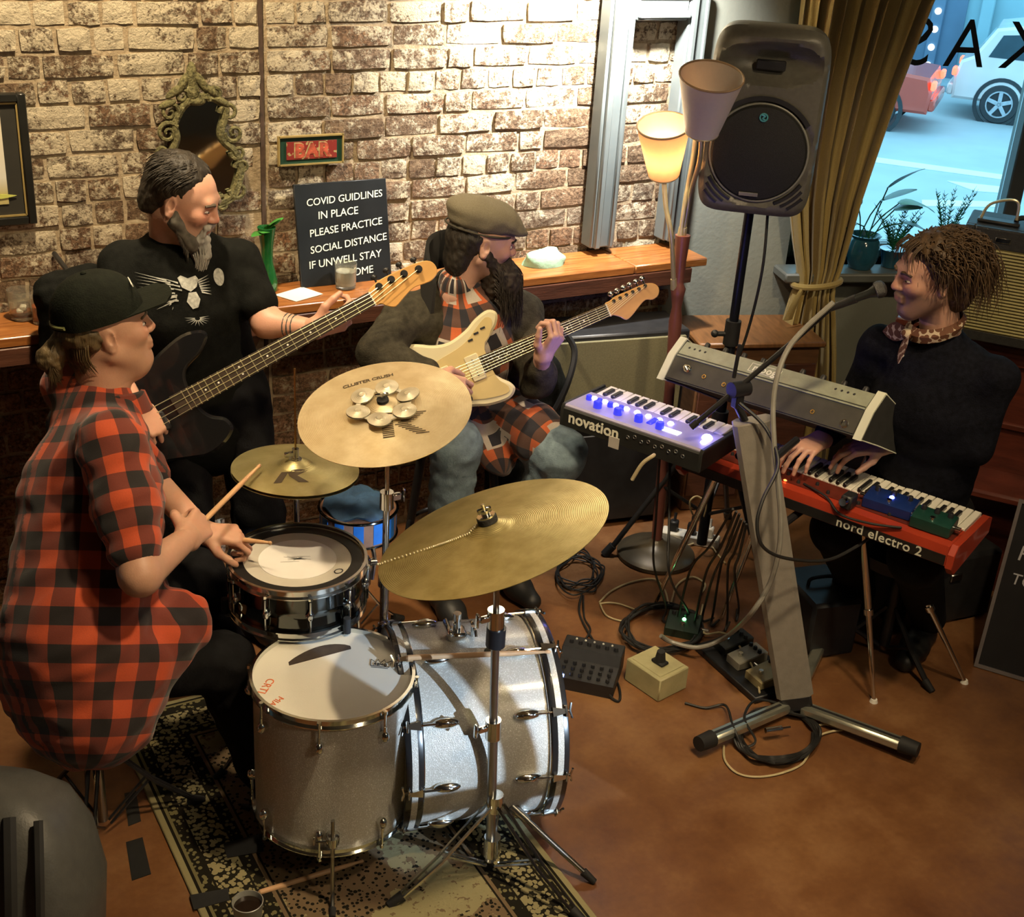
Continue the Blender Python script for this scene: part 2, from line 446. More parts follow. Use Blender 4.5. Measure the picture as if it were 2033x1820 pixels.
for c, s in (((WX0 + fw / 2, .13, (WZ0 + WZ1) / 2), (fw, .08, WZ1 - WZ0)), ((WX1 - fw / 2, .13, (WZ0 + WZ1) / 2), (fw, .08, WZ1 - WZ0)),
             (((WX0 + WX1) / 2, .13, WZ1 - fw / 2), (WX1 - WX0 - 2 * fw, .08, fw)), (((WX0 + WX1) / 2, .13, WZ0 + fw / 2), (WX1 - WX0 - 2 * fw, .08, fw))):
    mb.box(c, s, None, .006)
mb.build('window_frame', M_WFRAME, win)
MUL = 1.535
mb = MB(); mb.box((MUL, .13, (WZ0 + WZ1) / 2), (.075, .08, WZ1 - WZ0 - 2 * fw - .002), None, .006); mb.build('mullion', M_WFRAME, win)
for x0, x1 in ((WX0 + fw, MUL - .0375), (MUL + .0375, WX1 - fw)):
    mb = MB(); mb.box(((x0 + x1) / 2, .14, (WZ0 + WZ1) / 2), (x1 - x0 - .002, .006, WZ1 - WZ0 - 2 * fw - .004)); mb.build('pane', M_GLASS, win, 0)
mb = MB(); mb.box(((WX0 + WX1) / 2, .02, WZ0 - .02), (WX1 - WX0 + .1, .30, .04), None, .008)
mb.build('window_sill', M_WFRAME, win)

# --- grey timber casing standing on the shelf in front of the bricks
M_CASING = mat('grey_casing_paint', (.125, .145, .145), .42, 0, .1, 9)
cas = thing('window_casing', 'grey painted timber casing standing on the shelf against the bricks', 'frame', (2.92, 4.05, 1.075))
del cas['label'], cas['category']; cas.name = 'trim_1'; struct(cas)
def casing_member(x0, x1, z0, z1, vert):
    m = MB(); bw = (x1 - x0) if vert else (z1 - z0)
    c = ((x0 + x1) / 2 - 2.92, .005, (z0 + z1) / 2 - 1.075)
    m.box(c, (x1 - x0, .07, z1 - z0), None, .006)
    for off, ww, th in ((.28, .16, .014), (-.30, .22, .02)):
        if vert: m.box((c[0] + off * bw, -.03 - th / 2, c[2]), (ww * bw, th, z1 - z0 - .004), None, .004)
        else: m.box((c[0], -.03 - th / 2, c[2] + off * bw), (x1 - x0 - .004, th, ww * bw), None, .004)
    return m
casing_member(2.69, 2.80, 1.078, 2.02, True).build('side_jamb', M_CASING, cas)
casing_member(3.03, 3.125, 1.078, 2.02, True).build('side_jamb', M_CASING, cas)
casing_member(2.802, 3.028, 1.905, 2.02, False).build('head_rail', M_CASING, cas)

# --- wooden bar shelf along the brick wall
g = NT('varnished_shelf_wood'); _tc = g.n('TexCoord').outputs['Object']; _mp = g.n('Mapping', i_Scale=(1.2, 14, 14), i_0=_tc).outputs[0]
_n = g.noise(_mp, 5, 6, .6); _c = g.ramp(_n, [(.3, (.19, .062, .016)), (.55, (.32, .118, .03)), (.75, (.44, .19, .055))]); g.bump(_n, .06)
M_SHELF = g.base(_c, .28, Coat_Weight=.3)
M_DKWOOD = mat('dark_wood', (.085, .032, .018), .45, 0, .3, 6, .1, 30, stretch=(1, 1, 8))
sh = thing('bar_shelf', 'varnished wooden bar shelf running along the brick wall', 'shelf', (1.0, 3.97, 1.05))
mb = MB()
for x0, x1 in ((-1.55, 2.79), (2.795, 3.13)):
    m = MB(); m.box(((x0 + x1) / 2 - 1.0, 0, -.016), (x1 - x0, .23, .032), None, .004); m.build('board', M_SHELF, sh)
m = MB(); m.box((-.28, -.112, -.062), (4.68, .012, .058), None, .003); m.build('apron', M_DKWOOD, sh)
for bx in (-.6, .35, 1.1, 1.9):
    m = MB(); m.prism([(0, 0), (.19, 0), (.19, -.03), (.04, -.19), (0, -.19)], -.015, .015, T_(bx, .11, -.033) @ Matrix(((0, 0, 1, 0), (-1, 0, 0, 0), (0, 1, 0, 0), (0, 0, 0, 1))))
    m.build('bracket', M_DKWOOD, sh)
# ================================================================= drum kit
g = NT('silver_sparkle_wrap'); _o = g.n('TexCoord').outputs['Object']
_v = g.n('TexVoronoi', i_Scale=420.0, i_Vector=_o); _n = g.noise(_o, 260, 3, .6)
_c = g.mix(g.math('GREATER_THAN', _n, .56), (.54, .52, .47), (.68, .67, .63)); _c = g.mix(g.math('GREATER_THAN', g.noise(_o, 330, 2), .66), _c, (.95, .95, .92))
g.bump(_v.outputs['Distance'], .25, .004); M_SPARK = g.base(_c, .42, .12, Coat_Weight=.55, Coat_Roughness=.16)
M_HEAD = mat('white_drum_head', (.74, .72, .64), .6, 0, .05, 5, .05, 200)
M_HEADDOT = mat('white_centre_dot', (.80, .79, .76), .55, 0, .06, 7)
M_HEADRING = mat('grey_beige_head_ring', (.55, .52, .45), .6, 0, .12, 9)
M_BLKRING = mat('black_damper_ring', (.012, .012, .012), .35, 0, .2, 12)
M_HOOPBLK = mat('black_hoop_lacquer', (.015, .014, .014), .25, 0, .1, 12, coat=.4)
M_SNARESH = mat('black_chrome_shell', (.10, .105, .10), .1, 1.0, .1, 6)
M_STICK = mat('hickory', (.62, .37, .19), .5, 0, .18, 30, .05, 60, stretch=(1, 1, .15))
M_FELT = mat('black_felt', (.02, .02, .02), .9, 0, .2, 50, .3)

def hoop_rim(m, R, z, up=1, M=I4):
    """flanged steel hoop: vertical wall with lip"""
    m.torus(R, 0, M @ T_(0, 0, z), 56, sq=[(-.004, -.012 * up), (.006, -.012 * up), (.006, -.009 * up), (-.001, -.009 * up), (-.001, .010 * up), (.004, .010 * up), (.004, .013 * up), (-.004, .013 * up)])

# --- floor tom
ft = thing('floor_tom', 'silver sparkle floor tom with a white head and dark crescent patch', 'drum', (1.051, 2.556, 0))
ZT, ZB, RT = .543, .142, .2
MB().lathe([(RT - .004, ZB + .012), (RT, ZB + .012), (RT, ZT - .008), (RT - .004, ZT - .008)], 64, None, True, True).build('shell', M_SPARK, ft)
m = MB(); hoop_rim(m, RT + .004, ZT); m.build('top_hoop', M_CHROME, ft)
m = MB(); hoop_rim(m, RT + .004, ZB + .006, -1); m.build('bottom_hoop', M_CHROME, ft)
hd = MB().lathe([(RT, ZT - .006), (RT, ZT), (RT - .012, ZT + .002), (.0, ZT + .002)], 64, None, False, True).build('drum_head', M_HEAD, ft)
_LF = frame((0, 0, 0), (.93, -.37, 0))                      # local frame whose x runs along the picture's left-right
pts = [(-.105, .05)] + [(-.105 + .155 * t, .05 + .075 * t + .022 * math.sin(PI * t)) for t in [k / 10 for k in range(11)]]
pts = [(-.112 + .158 * t, .058 + .068 * t + .035 * math.sin(PI * min(1, t * 1.0)) ** .8) for t in [k / 12 for k in range(13)]] + [(.048, .118)] + [(.048 - .158 * t, .112 - .068 * t) for t in [k / 6 for k in range(7)]]
MB().prism(pts, ZT + .0024, ZT + .0032, _LF).build('crescent_patch', mat('dark_felt_patch', (.05, .035, .025), .9, 0, .2, 40), hd, 0)
# printed crown mark and orange pen writing on the head
M_PRINT = mat('black_print', (.03, .03, .03), .6); M_ORANGE = mat('orange_marker', (.75, .16, .03), .6)
cr = MB(); _CM = _LF @ T_(.122, .042, ZT + .0030) @ R_(-12, 'Z')
_crown = [(-.024, -.012), (.024, -.012), (.026, .018), (.013, .004), (.007, .020), (-.001, .004), (-.009, .018), (-.013, .004), (-.027, .016)]
cr.tube([Vector((x, y, 0)) for x, y in _crown] + [Vector((-.024, -.012, 0))], .0009, 5, False, _CM)
cr.tube([(-.022, -.018, 0), (.022, -.018, 0)], .0008, 5, False, _CM)
cr.build('crown_mark', M_PRINT, hd)
me = text_mesh('REMO', .013, _CM @ T_(0, -.004, 0)); link('crown_lettering', me, M_PRINT, hd)
me = text_mesh('CRTL', .030, _LF @ T_(-.166, -.045, ZT + .0028) @ R_(-112, 'Z'), .0004); link('pen_lettering', me, M_ORANGE, hd)
me = text_mesh('MIA', .024, _LF @ T_(-.138, -.105, ZT + .0028) @ R_(-130, 'Z'), .0004); link('pen_lettering', me, M_ORANGE, hd)
def lug_mesh(scale=1.0):
    m = MB(); m.ell((.012, 0, 0), (.014, .011, .017), None, 12, 8); m.cyl((0, 0, 0), (.012, 0, 0), .011, n=12); m.cyl((.014, 0, 0), (.014, 0, .03), .005, .004, 8)
    return m.mesh('lug')
LUG = lug_mesh(); LUG.materials.append(M_CHROME)
ROD = MB().cyl((0, 0, 0), (0, 0, .055), .0032, n=8).cyl((0, 0, .055), (0, 0, .064), .006, n=6).mesh('tension_rod'); ROD.materials.append(M_CHROME)
def put(me, name, parent, M):
    o = bpy.data.objects.new(name, me); COL.objects.link(o); o.parent = parent; o.matrix_local = M; return o
for k in range(8):
    a = math.radians(k * 45 + 14)
    Mz = R_(math.degrees(a), 'Z')
    put(LUG, 'lug', ft, Mz @ T_(RT, 0, ZT - .062)); put(ROD, 'tension_rod', ft, Mz @ T_(RT + .013, 0, ZT - .05))
    put(LUG, 'lug', ft, Mz @ T_(RT, 0, ZB + .068) @ R_(180, 'X')); put(ROD, 'tension_rod', ft, Mz @ T_(RT + .013, 0, ZB + .052) @ R_(180, 'X'))
for a, in ((248,), (8,), (128,)):
    Mz = R_(a, 'Z'); m = MB()
    m.tube(spl([(RT + .026, 0, .27), (RT + .026, 0, .1), (RT + .034, 0, .045), (RT + .06, 0, .012)], 5), .0052, 8, False, Mz)
    lg = m.build('leg', M_DKCHROME, ft)
    MB().cyl((RT + .058, 0, .012), (RT + .085, 0, .010), .010, .008, 10, Mz).build('rubber_foot', M_BLKRUB, lg)
    m = MB(); m.box((RT + .012, 0, .2), (.03, .034, .04), Mz, .008); m.cyl((RT + .02, -.017, .2), (RT + .02, -.042, .2), .004, n=8, M=Mz); m.box((RT + .02, -.046, .2), (.004, .006, .026), Mz, .002)
    m.cyl((RT + .026, 0, .19), (RT + .026, 0, .215), .012, n=12, M=Mz)
    m.build('leg_bracket', M_CHROME, ft)

# --- bass drum (lying on its side, axis from the drummer to the room)
BA, BB = Vector((1.255, 2.602, .293)), Vector((1.625, 2.502, .293)); RB = .267
BL = (BB - BA).length; BF = zframe(BA, BB - BA, (0, 0, 1))         # local z along the axis, local x up
bd = thing('bass_drum', 'silver sparkle bass drum on its side with black striped hoops', 'drum', BF)
MB().lathe([(RB - .004, .02), (RB, .02), (RB, BL - .02), (RB - .004, BL - .02)], 72, None, False, False).build('shell', M_SPARK, bd)
for z0, z1, nm in ((-.022, .024, 'rear'), (BL - .024, BL + .022, 'front')):
    zc = (z0 + z1) / 2
    h = MB().lathe([(RB + .002, z0), (RB + .013, z0), (RB + .0145, z0 + .003), (RB + .0145, z1 - .003), (RB + .013, z1), (RB + .002, z1), (RB + .002, z0)], 72, None, False, False).build('hoop', M_HOOPBLK, bd)
    MB().lathe([(RB + .0148, zc - .008), (RB + .0156, zc - .008), (RB + .0156, zc + .008), (RB + .0148, zc + .008)], 72, None, False, False).build('hoop_inlay', M_SPARK, h)
    zz = z0 + .012 if nm == 'rear' else z1 - .012
    MB().lathe([(RB + .001, zz - .002), (RB + .001, zz + .002), (0, zz + (.003 if nm == 'front' else -.003))], 64, None, True, True).build('drum_head', M_HEAD if nm == 'rear' else M_BLKRING, bd)
    m = MB(); m.torus(RB + .006, .004, T_(0, 0, z1 if nm == 'rear' else z0), 64, 8); m.build('metal_flange', M_CHROME, bd)
BLUG = MB(); BLUG.ell((.006, 0, 0), (.014, .0145, .036), None, 16, 8); BLUG.ell((.012, 0, 0), (.010, .009, .022), None, 12, 6); BLUG.cyl((.012, 0, .02), (.012, 0, .036), .0045, n=8)
BLUG = BLUG.mesh('lug'); BLUG.materials.append(M_CHROME)
CLAW = MB(); CLAW.prism([(-.012, 0), (.012, 0), (.006, .034), (-.006, .034)], -.004, .004, T_(.018, 0, .0) @ Matrix(((0, 0, 1, 0), (1, 0, 0, 0), (0, 1, 0, 0), (0, 0, 0, 1)))); CLAW.cyl((.014, 0, -.052), (.014, 0, .045), .0035, n=8); CLAW.box((.016, 0, .036), (.02, .03, .006), None, .002)
CLAW.tube([(.014, -.02, .052), (.014, 0, .047), (.014, .02, .052)], .0035, 6)
CLAW = CLAW.mesh('claw_rod'); CLAW.materials.append(M_CHROME)
for k in range(10):
    a = 18 + k * 36
    Mz = R_(a, 'Z')
    put(BLUG, 'lug', bd, Mz @ T_(RB, 0, BL - .085)); put(CLAW, 'claw_rod', bd, Mz @ T_(RB, 0, BL - .02))
    put(BLUG, 'lug', bd, Mz @ T_(RB, 0, .085) @ R_(180, 'X')); put(CLAW, 'claw_rod', bd, Mz @ T_(RB, 0, .02) @ R_(180, 'X'))
# tom mount on top, badge, spurs
m = MB(); m.box((RB + .012, .0, BL * .40), (.024, .05, .05), None, .006); m.cyl((RB + .02, 0, BL * .40), (RB + .075, 0, BL * .40), .011, n=14); m.box((RB + .03, 0, BL * .34), (.02, .075, .014), None, .005)
m.build('tom_mount', M_CHROME, bd)
m = MB(); m.tube(spl([(RB + .018, -.034, BL * .52), (RB + .03, -.02, BL * .52), (RB + .02, 0, BL * .52), (RB + .03, .02, BL * .52), (RB + .018, .034, BL * .52)], 4), .0045, 8); m.cyl((RB, 0, BL * .52), (RB + .03, 0, BL * .52), .007, n=10)
m.build('wing_screw', M_CHROME, bd)
M_BADGE = mat('dark_badge', (.05, .05, .035), .35, .6)
m = MB(); m.ell((0, 0, 0), (.004, .015, .023), R_(14, 'Z') @ T_(RB, 0, BL * .62), 16, 6); bg = m.build('badge', M_BADGE, bd)
m = MB(); m.ell((0.002, 0, 0), (.004, .006, .008), R_(14, 'Z') @ T_(RB, 0, BL * .62), 12, 6); bg2 = m.build('badge_dot', M_CHROME, bg)
for sgn, nm in ((1, 'spur'), (-1, 'spur')):
    # spur from shell down and forward to the floor
    a = math.radians(180 - sgn * 62)
    p0 = Vector((RB * math.cos(a), RB * math.sin(a), BL * .72)); p1 = Vector((-.288, (RB + .16) * math.sin(a) * 1.0, BL + .09))
    m = MB(); m.cyl(p0, p1, .0075, n=10); m.cyl(p0 * .985, p0 + (p1 - p0) * .18, .014, .012, 12); s = m.build('spur', M_DKCHROME, bd)
    MB().cyl(p0 + (p1 - p0) * .86, p1, .012, .009, 10).build('rubber_tip', M_BLKRUB, s)
# --- kick pedal
kp = thing('kick_pedal', 'black bass drum pedal clamped to the rear hoop', 'pedal', frame((1.24, 2.60, 0), (-.965, .26, 0)))
m = MB(); m.box((.15, 0, .012), (.30, .09, .012), None, .003); m.build('base_plate', M_BLKMETAL, kp)
m = MB(); m.box((0, 0, .0), (.25, .075, .01), T_(.17, 0, .05) @ R_(9, 'Y'), .004); m.build('footboard', M_DKCHROME, kp)
m = MB(); m.box((.045, .055, .10), (.014, .014, .19), None, .003); m.box((.045, -.055, .10), (.014, .014, .19), None, .003); m.cyl((.045, -.06, .19), (.045, .06, .19), .007, n=10); m.build('post_frame', M_BLKMETAL, kp)
m = MB(); m.cyl((.045, 0, .19), (.075, 0, .38), .004, n=8); bt = m.build('beater_rod', M_CHROME, kp)
m = MB(); m.ell((.075, 0, .385), (.028, .024, .03), None, 14, 8); m.build('beater', M_FELT, bt)
m = MB(); m.tube([(.05, 0, .19), (.052, 0, .07)], .006, 6); m.build('chain', M_CHROME, kp)

# --- snare drum on its stand
sn = thing('snare_drum', 'black chrome snare drum with white centred head beside the drummer', 'drum', (1.085, 2.889, 0))
SZ, SB, SR = .693, .566, .178
MB().lathe([(SR - .003, SB), (SR, SB), (SR, SB + .05), (SR + .003, SB + .06), (SR, SB + .07), (SR, SZ - .006), (SR - .003, SZ - .006)], 64, None, True, True).build('shell', M_SNARESH, sn)
m = MB(); hoop_rim(m, SR + .005, SZ); m.build('top_hoop', M_CHROME, sn)
m = MB(); hoop_rim(m, SR + .005, SB + .002, -1); m.build('bottom_hoop', M_CHROME, sn)
hd = MB().lathe([(SR, SZ - .006), (SR, SZ), (SR - .01, SZ + .002), (0, SZ + .002)], 64, None, False, True).build('drum_head', M_HEADRING, sn)
MB().lathe([(SR - .004, SZ + .0022), (SR - .004, SZ + .0038), (SR - .034, SZ + .0038), (SR - .034, SZ + .0022)], 64, None, False, False).build('damper_ring', M_BLKRING, sn)
MB().lathe([(.104, SZ + .0021), (.104, SZ + .003), (0, SZ + .003)], 64, None, False, True).build('centre_dot', M_HEADDOT, hd)
M_SMUDGE = mat('grey_stick_wear', (.5, .49, .47), .7, 0, .15, 25)
_LS = frame((0, 0, 0), (.93, -.37, 0))
for k in range(9):
    aa = random.uniform(0, PI); rr = random.uniform(.004, .03); L = random.uniform(.012, .035); c0 = Vector((rr * math.cos(aa * 2), rr * math.sin(aa * 2) * .7, SZ + .0032)); dv = Vector((math.cos(aa), math.sin(aa) * .4, 0)) * L
    MB().prism([(-L, -.0016), (0, -.0028), (L, -.001), (L * .9, .0012), (0, .0026), (-L, .0012)], 0, .0002, _LS @ T_(c0) @ R_(math.degrees(random.uniform(-.5, .9)), 'Z')).build('wear_mark', M_SMUDGE, hd, 0)
me = text_mesh('O', .035, _LS @ T_(.105, -.068, SZ + .0028) @ R_(10, 'Z'), .0003, .3); link('maker_mark', me, M_PRINT, hd)
MB().ell((0, 0, 0), (.008, .008, .003), _LS @ T_(-.15, .035, SZ + .004), 10, 6).build('ring_dot', M_WHITE, sn)
SLUG = MB(); SLUG.ell((.006, 0, 0), (.010, .009, .018), None, 12, 8); SLUG.cyl((.011, 0, -.045), (.011, 0, .045), .003, n=8); SLUG.cyl((.011, 0, .05), (.011, 0, .058), .006, n=6); SLUG.box((.003, 0, 0), (.012, .022, .014), None, .004)
SLUG = SLUG.mesh('lug'); SLUG.materials.append(M_CHROME)
for k in range(10): put(SLUG, 'lug', sn, R_(k * 36 + 7, 'Z') @ T_(SR, 0, (SZ + SB) / 2))
m = MB(); Mz = R_(-8, 'Z'); m.box((SR + .012, 0, .63), (.022, .036, .09), Mz, .006); m.tube(spl([(SR + .03, 0, .60), (SR + .036, 0, .66), (SR + .03, 0, .70)], 4), .006, 8, False, Mz); m.cyl((SR + .02, 0, .655), (SR + .042, 0, .655), .011, n=12, M=Mz)
m.build('throw_off', M_CHROME, sn)
ss = thing('snare_stand', 'chrome tripod stand holding up the snare drum', 'stand', (1.085, 2.889, 0))
m = MB(); m.cyl((0, 0, .10), (0, 0, .5), .012, n=12); m.cyl((0, 0, .36), (0, 0, .40), .02, n=12); m.build('pole', M_CHROME, ss)
for k in range(3):
    Mz = R_(50 + 120 * k, 'Z')
    m = MB(); m.tube([(.0, 0, .5), (.17, 0, .545), (.192, 0, .548), (.196, 0, .585)], .006, 8, False, Mz); arm = m.build('basket_arm', M_CHROME, ss)
    MB().cyl((.196, 0, .555), (.196, 0, .60), .010, n=10, M=Mz).build('rubber_grip', M_BLKRUB, arm)
    m = MB(); m.tube([(.012, 0, .32), (.23, 0, .012)], .007, 8, False, Mz); m.tube([(.012, 0, .12), (.14, 0, .135)], .004, 6, False, Mz); lg = m.build('leg', M_CHROME, ss)
    MB().cyl((.215, 0, .03), (.24, 0, .004), .012, n=10, M=Mz).build('rubber_foot', M_BLKRUB, lg)

# --- cymbals
def cym_mat(name, c0, c1, rough, metal=.85, mottled=.3):
    g = NT(name); o = g.n('TexCoord').outputs['Object']; s = g.n('SeparateXYZ', i_0=o)
    r = g.math('SQRT', g.math('ADD', g.math('POWER', s.outputs[0], 2), g.math('POWER', s.outputs[1], 2)))
    w = g.math('SINE', g.math('MULTIPLY', g.math('ADD', r, g.math('MULTIPLY', g.noise(o, 8, 3), .004)), 1500))
    n = g.noise(o, 14, 5, .6); c = g.mix(g.ramp(n, [(.35, (0, 0, 0)), (.68, (1, 1, 1))]), c0, c1)
    g.bump(g.math('ADD', g.math('MULTIPLY', w, .12), g.math('MULTIPLY', g.noise(o, 60, 3), mottled)), .35, .003)
    return g.base(c, rough, metal)
M_CRASH = cym_mat('crash_bronze', (.66, .52, .30), (.82, .70, .47), .42, .75, .6)
M_RIDE = cym_mat('ride_bronze', (.36, .29, .11), (.50, .42, .19), .40, .8, .2)
M_HAT = cym_mat('hihat_bronze', (.50, .42, .18), (.64, .56, .28), .36, .8)
M_CYMPRINT = mat('brown_cymbal_print', (.09, .06, .03), .6, .2, .2, 30)
def cym_h(r, R, bow=.012, bell=.05):
    if r < bell: return .004 + .019 * math.cos(min(1, r / bell) * PI / 2) ** .8
    t = (r - bell) / (R - bell); return .004 - (bow + .004) * t ** 1.25
def cymbal(name, parent, R, matl, bow=.012, flip=1, n=72):
    pr = [(.006, cym_h(.006, R, bow))] + [(r, cym_h(r, R, bow)) for r in [R * k / 26 for k in range(1, 27)]]
    prof = [(r, h * flip) for r, h in pr] + [(R, (pr[-1][1] - .0012) * flip)] + [(r, (h - .0014) * flip) for r, h in reversed(pr)]
    return MB().lathe(prof + [prof[0]], n, None, False, False).build(name, matl, parent, 30)
def conform(me, R, bow=.012, lift=.0007):
    for v in me.vertices:
        v.co.z = cym_h(math.hypot(v.co.x, v.co.y), R, bow) + lift + (.0003 if v.co.z > 0 else 0)
    return me
def poly_mesh(name, polys, M, cut=.006):
    """flat print: polygons in M's xy plane, cut fine enough to follow a curved face"""
    bm = bmesh.new()
    for p in polys:
        bm.faces.new([bm.verts.new((x, y, 0)) for x, y in p])
    bmesh.ops.triangulate(bm, faces=bm.faces)
    for _ in range(6):
        es = [e for e in bm.edges if e.calc_length() > cut]
        if not es: break
        bmesh.ops.subdivide_edges(bm, edges=es, cuts=1, use_grid_fill=False)
        bmesh.ops.triangulate(bm, faces=bm.faces)
    me = bpy.data.meshes.new(name); bm.to_mesh(me); bm.free(); me.transform(M); return me

def tripod(parent, mname, z_hub, spread, rot, double=True, mat_=None, tube=.005):
    """three braced legs in the parent's local frame"""
    for k in range(3):
        Mz = R_(rot + 120 * k, 'Z'); m = MB()
        for s in ((-1, 1) if double else (0,)):
            m.tube([(.018, s * .012, z_hub), (spread * .55, s * .012, z_hub * .45), (spread, s * .008, .014)], tube, 6, False, Mz)
            m.tube([(.018, s * .008, .045), (spread * .5, s * .01, z_hub * .5)], tube * .8, 6, False, Mz)
        lg = m.build('leg', mat_ or M_CHROME, parent)
        MB().cyl((spread - .02, 0, .024), (spread + .02, 0, .006), .015, .011, 10, Mz).build('rubber_foot', M_BLKRUB, lg)

# crash on its stand
CC, CN, CRR = Vector((1.314, 2.855, 1.116)), Vector((-.242, -.132, 1)).normalized(), .229
CF = zframe(CC, CN, (.93, -.37, 0))
cs = thing('cymbal_stand', 'chrome stand holding the crash cymbal behind the bass drum', 'stand', (1.33, 2.86, 0))
bse = Vector((1.33, 2.86, 0))
m = MB(); m.cyl((0, 0, .08), (0, 0, .62), .0125, n=14); m.cyl((0, 0, .6), (0, 0, .86), .0095, n=14); m.cyl((0, 0, .85), (0, 0, 1.04), .0065, n=12); m.build('pole', M_CHROME, cs)
for z in (.6, .845):
    m = MB(); m.cyl((0, 0, z - .03), (0, 0, z + .02), .019, n=14); m.box((.028, 0, z), (.03, .014, .022), None, .004); m.box((.05, 0, z), (.007, .012, .04), None, .003); m.build('collar', M_CHROME, cs)
top = CC - bse - CN * .02
m = MB(); m.cyl((0, 0, 1.03), top, .006, n=10); m.cyl((-.014, 0, 1.03), (.014, 0, 1.03), .014, n=12); m.build('tilter', M_CHROME, cs)
tripod(cs, 'leg', .30, .27, 80)
cr = thing('crash_cymbal', 'large pale bronze crash cymbal tilted towards the drummer with jingles on top', 'cymbal', CF)
body = cymbal('cymbal_plate', cr, CRR, M_CRASH)
def decal_frame(F, px, py, qx, qy, n):
    """local frame on the plate with x from pixel p towards pixel q"""
    o = WP(px, py, F.translation, n); q = WP(qx, qy, F.translation, n); Fi = F.inverted(); a = Fi @ o; b = Fi @ q
    d = (b - a).normalized(); return Matrix(((d.x, -d.y, 0, a.x), (d.y, d.x, 0, a.y), (0, 0, 1, 0), (0, 0, 0, 1)))
DM = decal_frame(CF, 795, 842, 860, 832, CN)
K = []
for i in range(13):                                   # the striped letter, cut into thin bars
    y0 = .042 - i * .0070; y1 = y0 - .0042; t = abs((i - 6) / 6)
    K.append([(-.048, y0), (-.018, y0), (-.018, y1), (-.048, y1)])
    xk = -.014 + .050 * t
    K.append([(xk, y0), (xk + .034, y0), (xk + .034, y1), (xk, y1)])
me = conform(poly_mesh('print', K, DM), CRR); link('letter_print', me, M_CYMPRINT, body)
me = text_mesh('CLUSTER CRUSH', .0195, decal_frame(CF, 730, 754, 765, 745, CN), .0002, .1, .95, bold=.0006); link('lettering', conform(me, CRR), M_CYMPRINT, body)
m = MB(); m.cyl((0, 0, .022), (0, 0, .03), .016, n=14); m.build('felt', M_FELT, cr)
m = MB(); m.cyl((0, 0, .03), (0, 0, .05), .005, n=10); m.box((0, 0, .043), (.036, .006, .012), None, .003); m.build('wing_nut', M_CHROME, cr)
# ring of jingles lying around the bell
jr = thing('jingle_ring', 'ring of six pale jingles lying around the crash cymbal bell', 'jingle ring', CF @ T_(0, 0, .012))
M_JING = cym_mat('jingle_bronze', (.62, .55, .40), (.78, .72, .58), .4, .6)
M_BAND = mat('pale_ring_band', (.66, .62, .50), .4, .3)
m = MB(); m.torus(.067, 0, T_(0, 0, .0), 40, sq=[(-.006, -.002), (.006, -.002), (.006, .002), (-.006, .002)]); m.build('band', M_BAND, jr)
JN = MB().lathe([(.003, .004), (.008, .0042), (.012, .001), (.031, -.001), (.0315, -.002), (.012, .0), (.008, .003), (.003, .003)], 24, None, True, True).mesh('jingle'); JN.materials.append(M_JING)
for k in range(6):
    a = 20 + 60 * k; Mz = R_(a, 'Z') @ T_(.07, 0, .007) @ R_(-8 + 5 * (k % 3), 'Y') @ R_(-6 + 6 * (k % 2), 'X')
    j = put(JN, 'jingle', jr, Mz); j2 = put(JN, 'jingle', jr, Mz @ T_(0, 0, -.007) @ R_(180, 'X'))

# hi-hat
hh = thing('hihat_stand', 'chrome hi-hat stand with tall thin rod beside the snare', 'stand', (1.17, 3.124, 0))
m = MB(); m.cyl((0, 0, .06), (0, 0, .55), .0125, n=14); m.cyl((0, 0, .5), (0, 0, .83), .009, n=12); m.cyl((0, 0, .82), (0, 0, .835), .022, n=16); m.build('pole', M_CHROME, hh)
MB().cyl((0, 0, .8), (0, 0, 1.145), .003, n=8).build('rod', M_BRASS, hh)
m = MB(); m.cyl((0, 0, .872), (0, 0, .905), .010, n=14); m.box((-.018, 0, .89), (.03, .01, .016), None, .003); m.cyl((0, 0, .868), (0, 0, .874), .018, n=14); m.build('clutch', M_CHROME, hh)
m = MB(); m.cyl((0, 0, .52), (0, 0, .58), .019, n=12); m.box((.03, 0, .55), (.03, .012, .02), None, .003); m.build('collar', M_CHROME, hh)
tripod(hh, 'leg', .26, .24, 20)
m = MB(); m.box((-.14, 0, .03), (.26, .08, .01), R_(6, 'Y'), .004); m.build('footboard', M_DKCHROME, hh)
HF = zframe((1.17, 3.124, .852), (.05, .02, 1), (.93, -.37, 0)); HR = .178
hc = thing('hihat_cymbal', 'upper hi-hat cymbal with dark letter on golden bronze', 'cymbal', HF)
body = cymbal('cymbal_plate', hc, HR, M_HAT, .010)
DM = decal_frame(HF, 578, 948, 630, 946, HF.to_3x3() @ Vector((0, 0, 1)))
Kp = [[(-.052, -.026), (-.022, .030), (-.002, .030), (-.030, -.026)], [(-.006, .026), (.006, .034), (.052, .034), (.018, .006), (.044, -.030), (.016, -.030), (-.004, .004)]]
link('letter_print', conform(poly_mesh('print', Kp, DM), HR, .010), M_CYMPRINT, body)
hc2 = thing('hihat_cymbal', 'lower hi-hat cymbal facing up just beneath the lettered one', 'cymbal', HF @ T_(0, 0, -.030))
cymbal('cymbal_plate', hc2, HR, M_HAT, .010, -1)

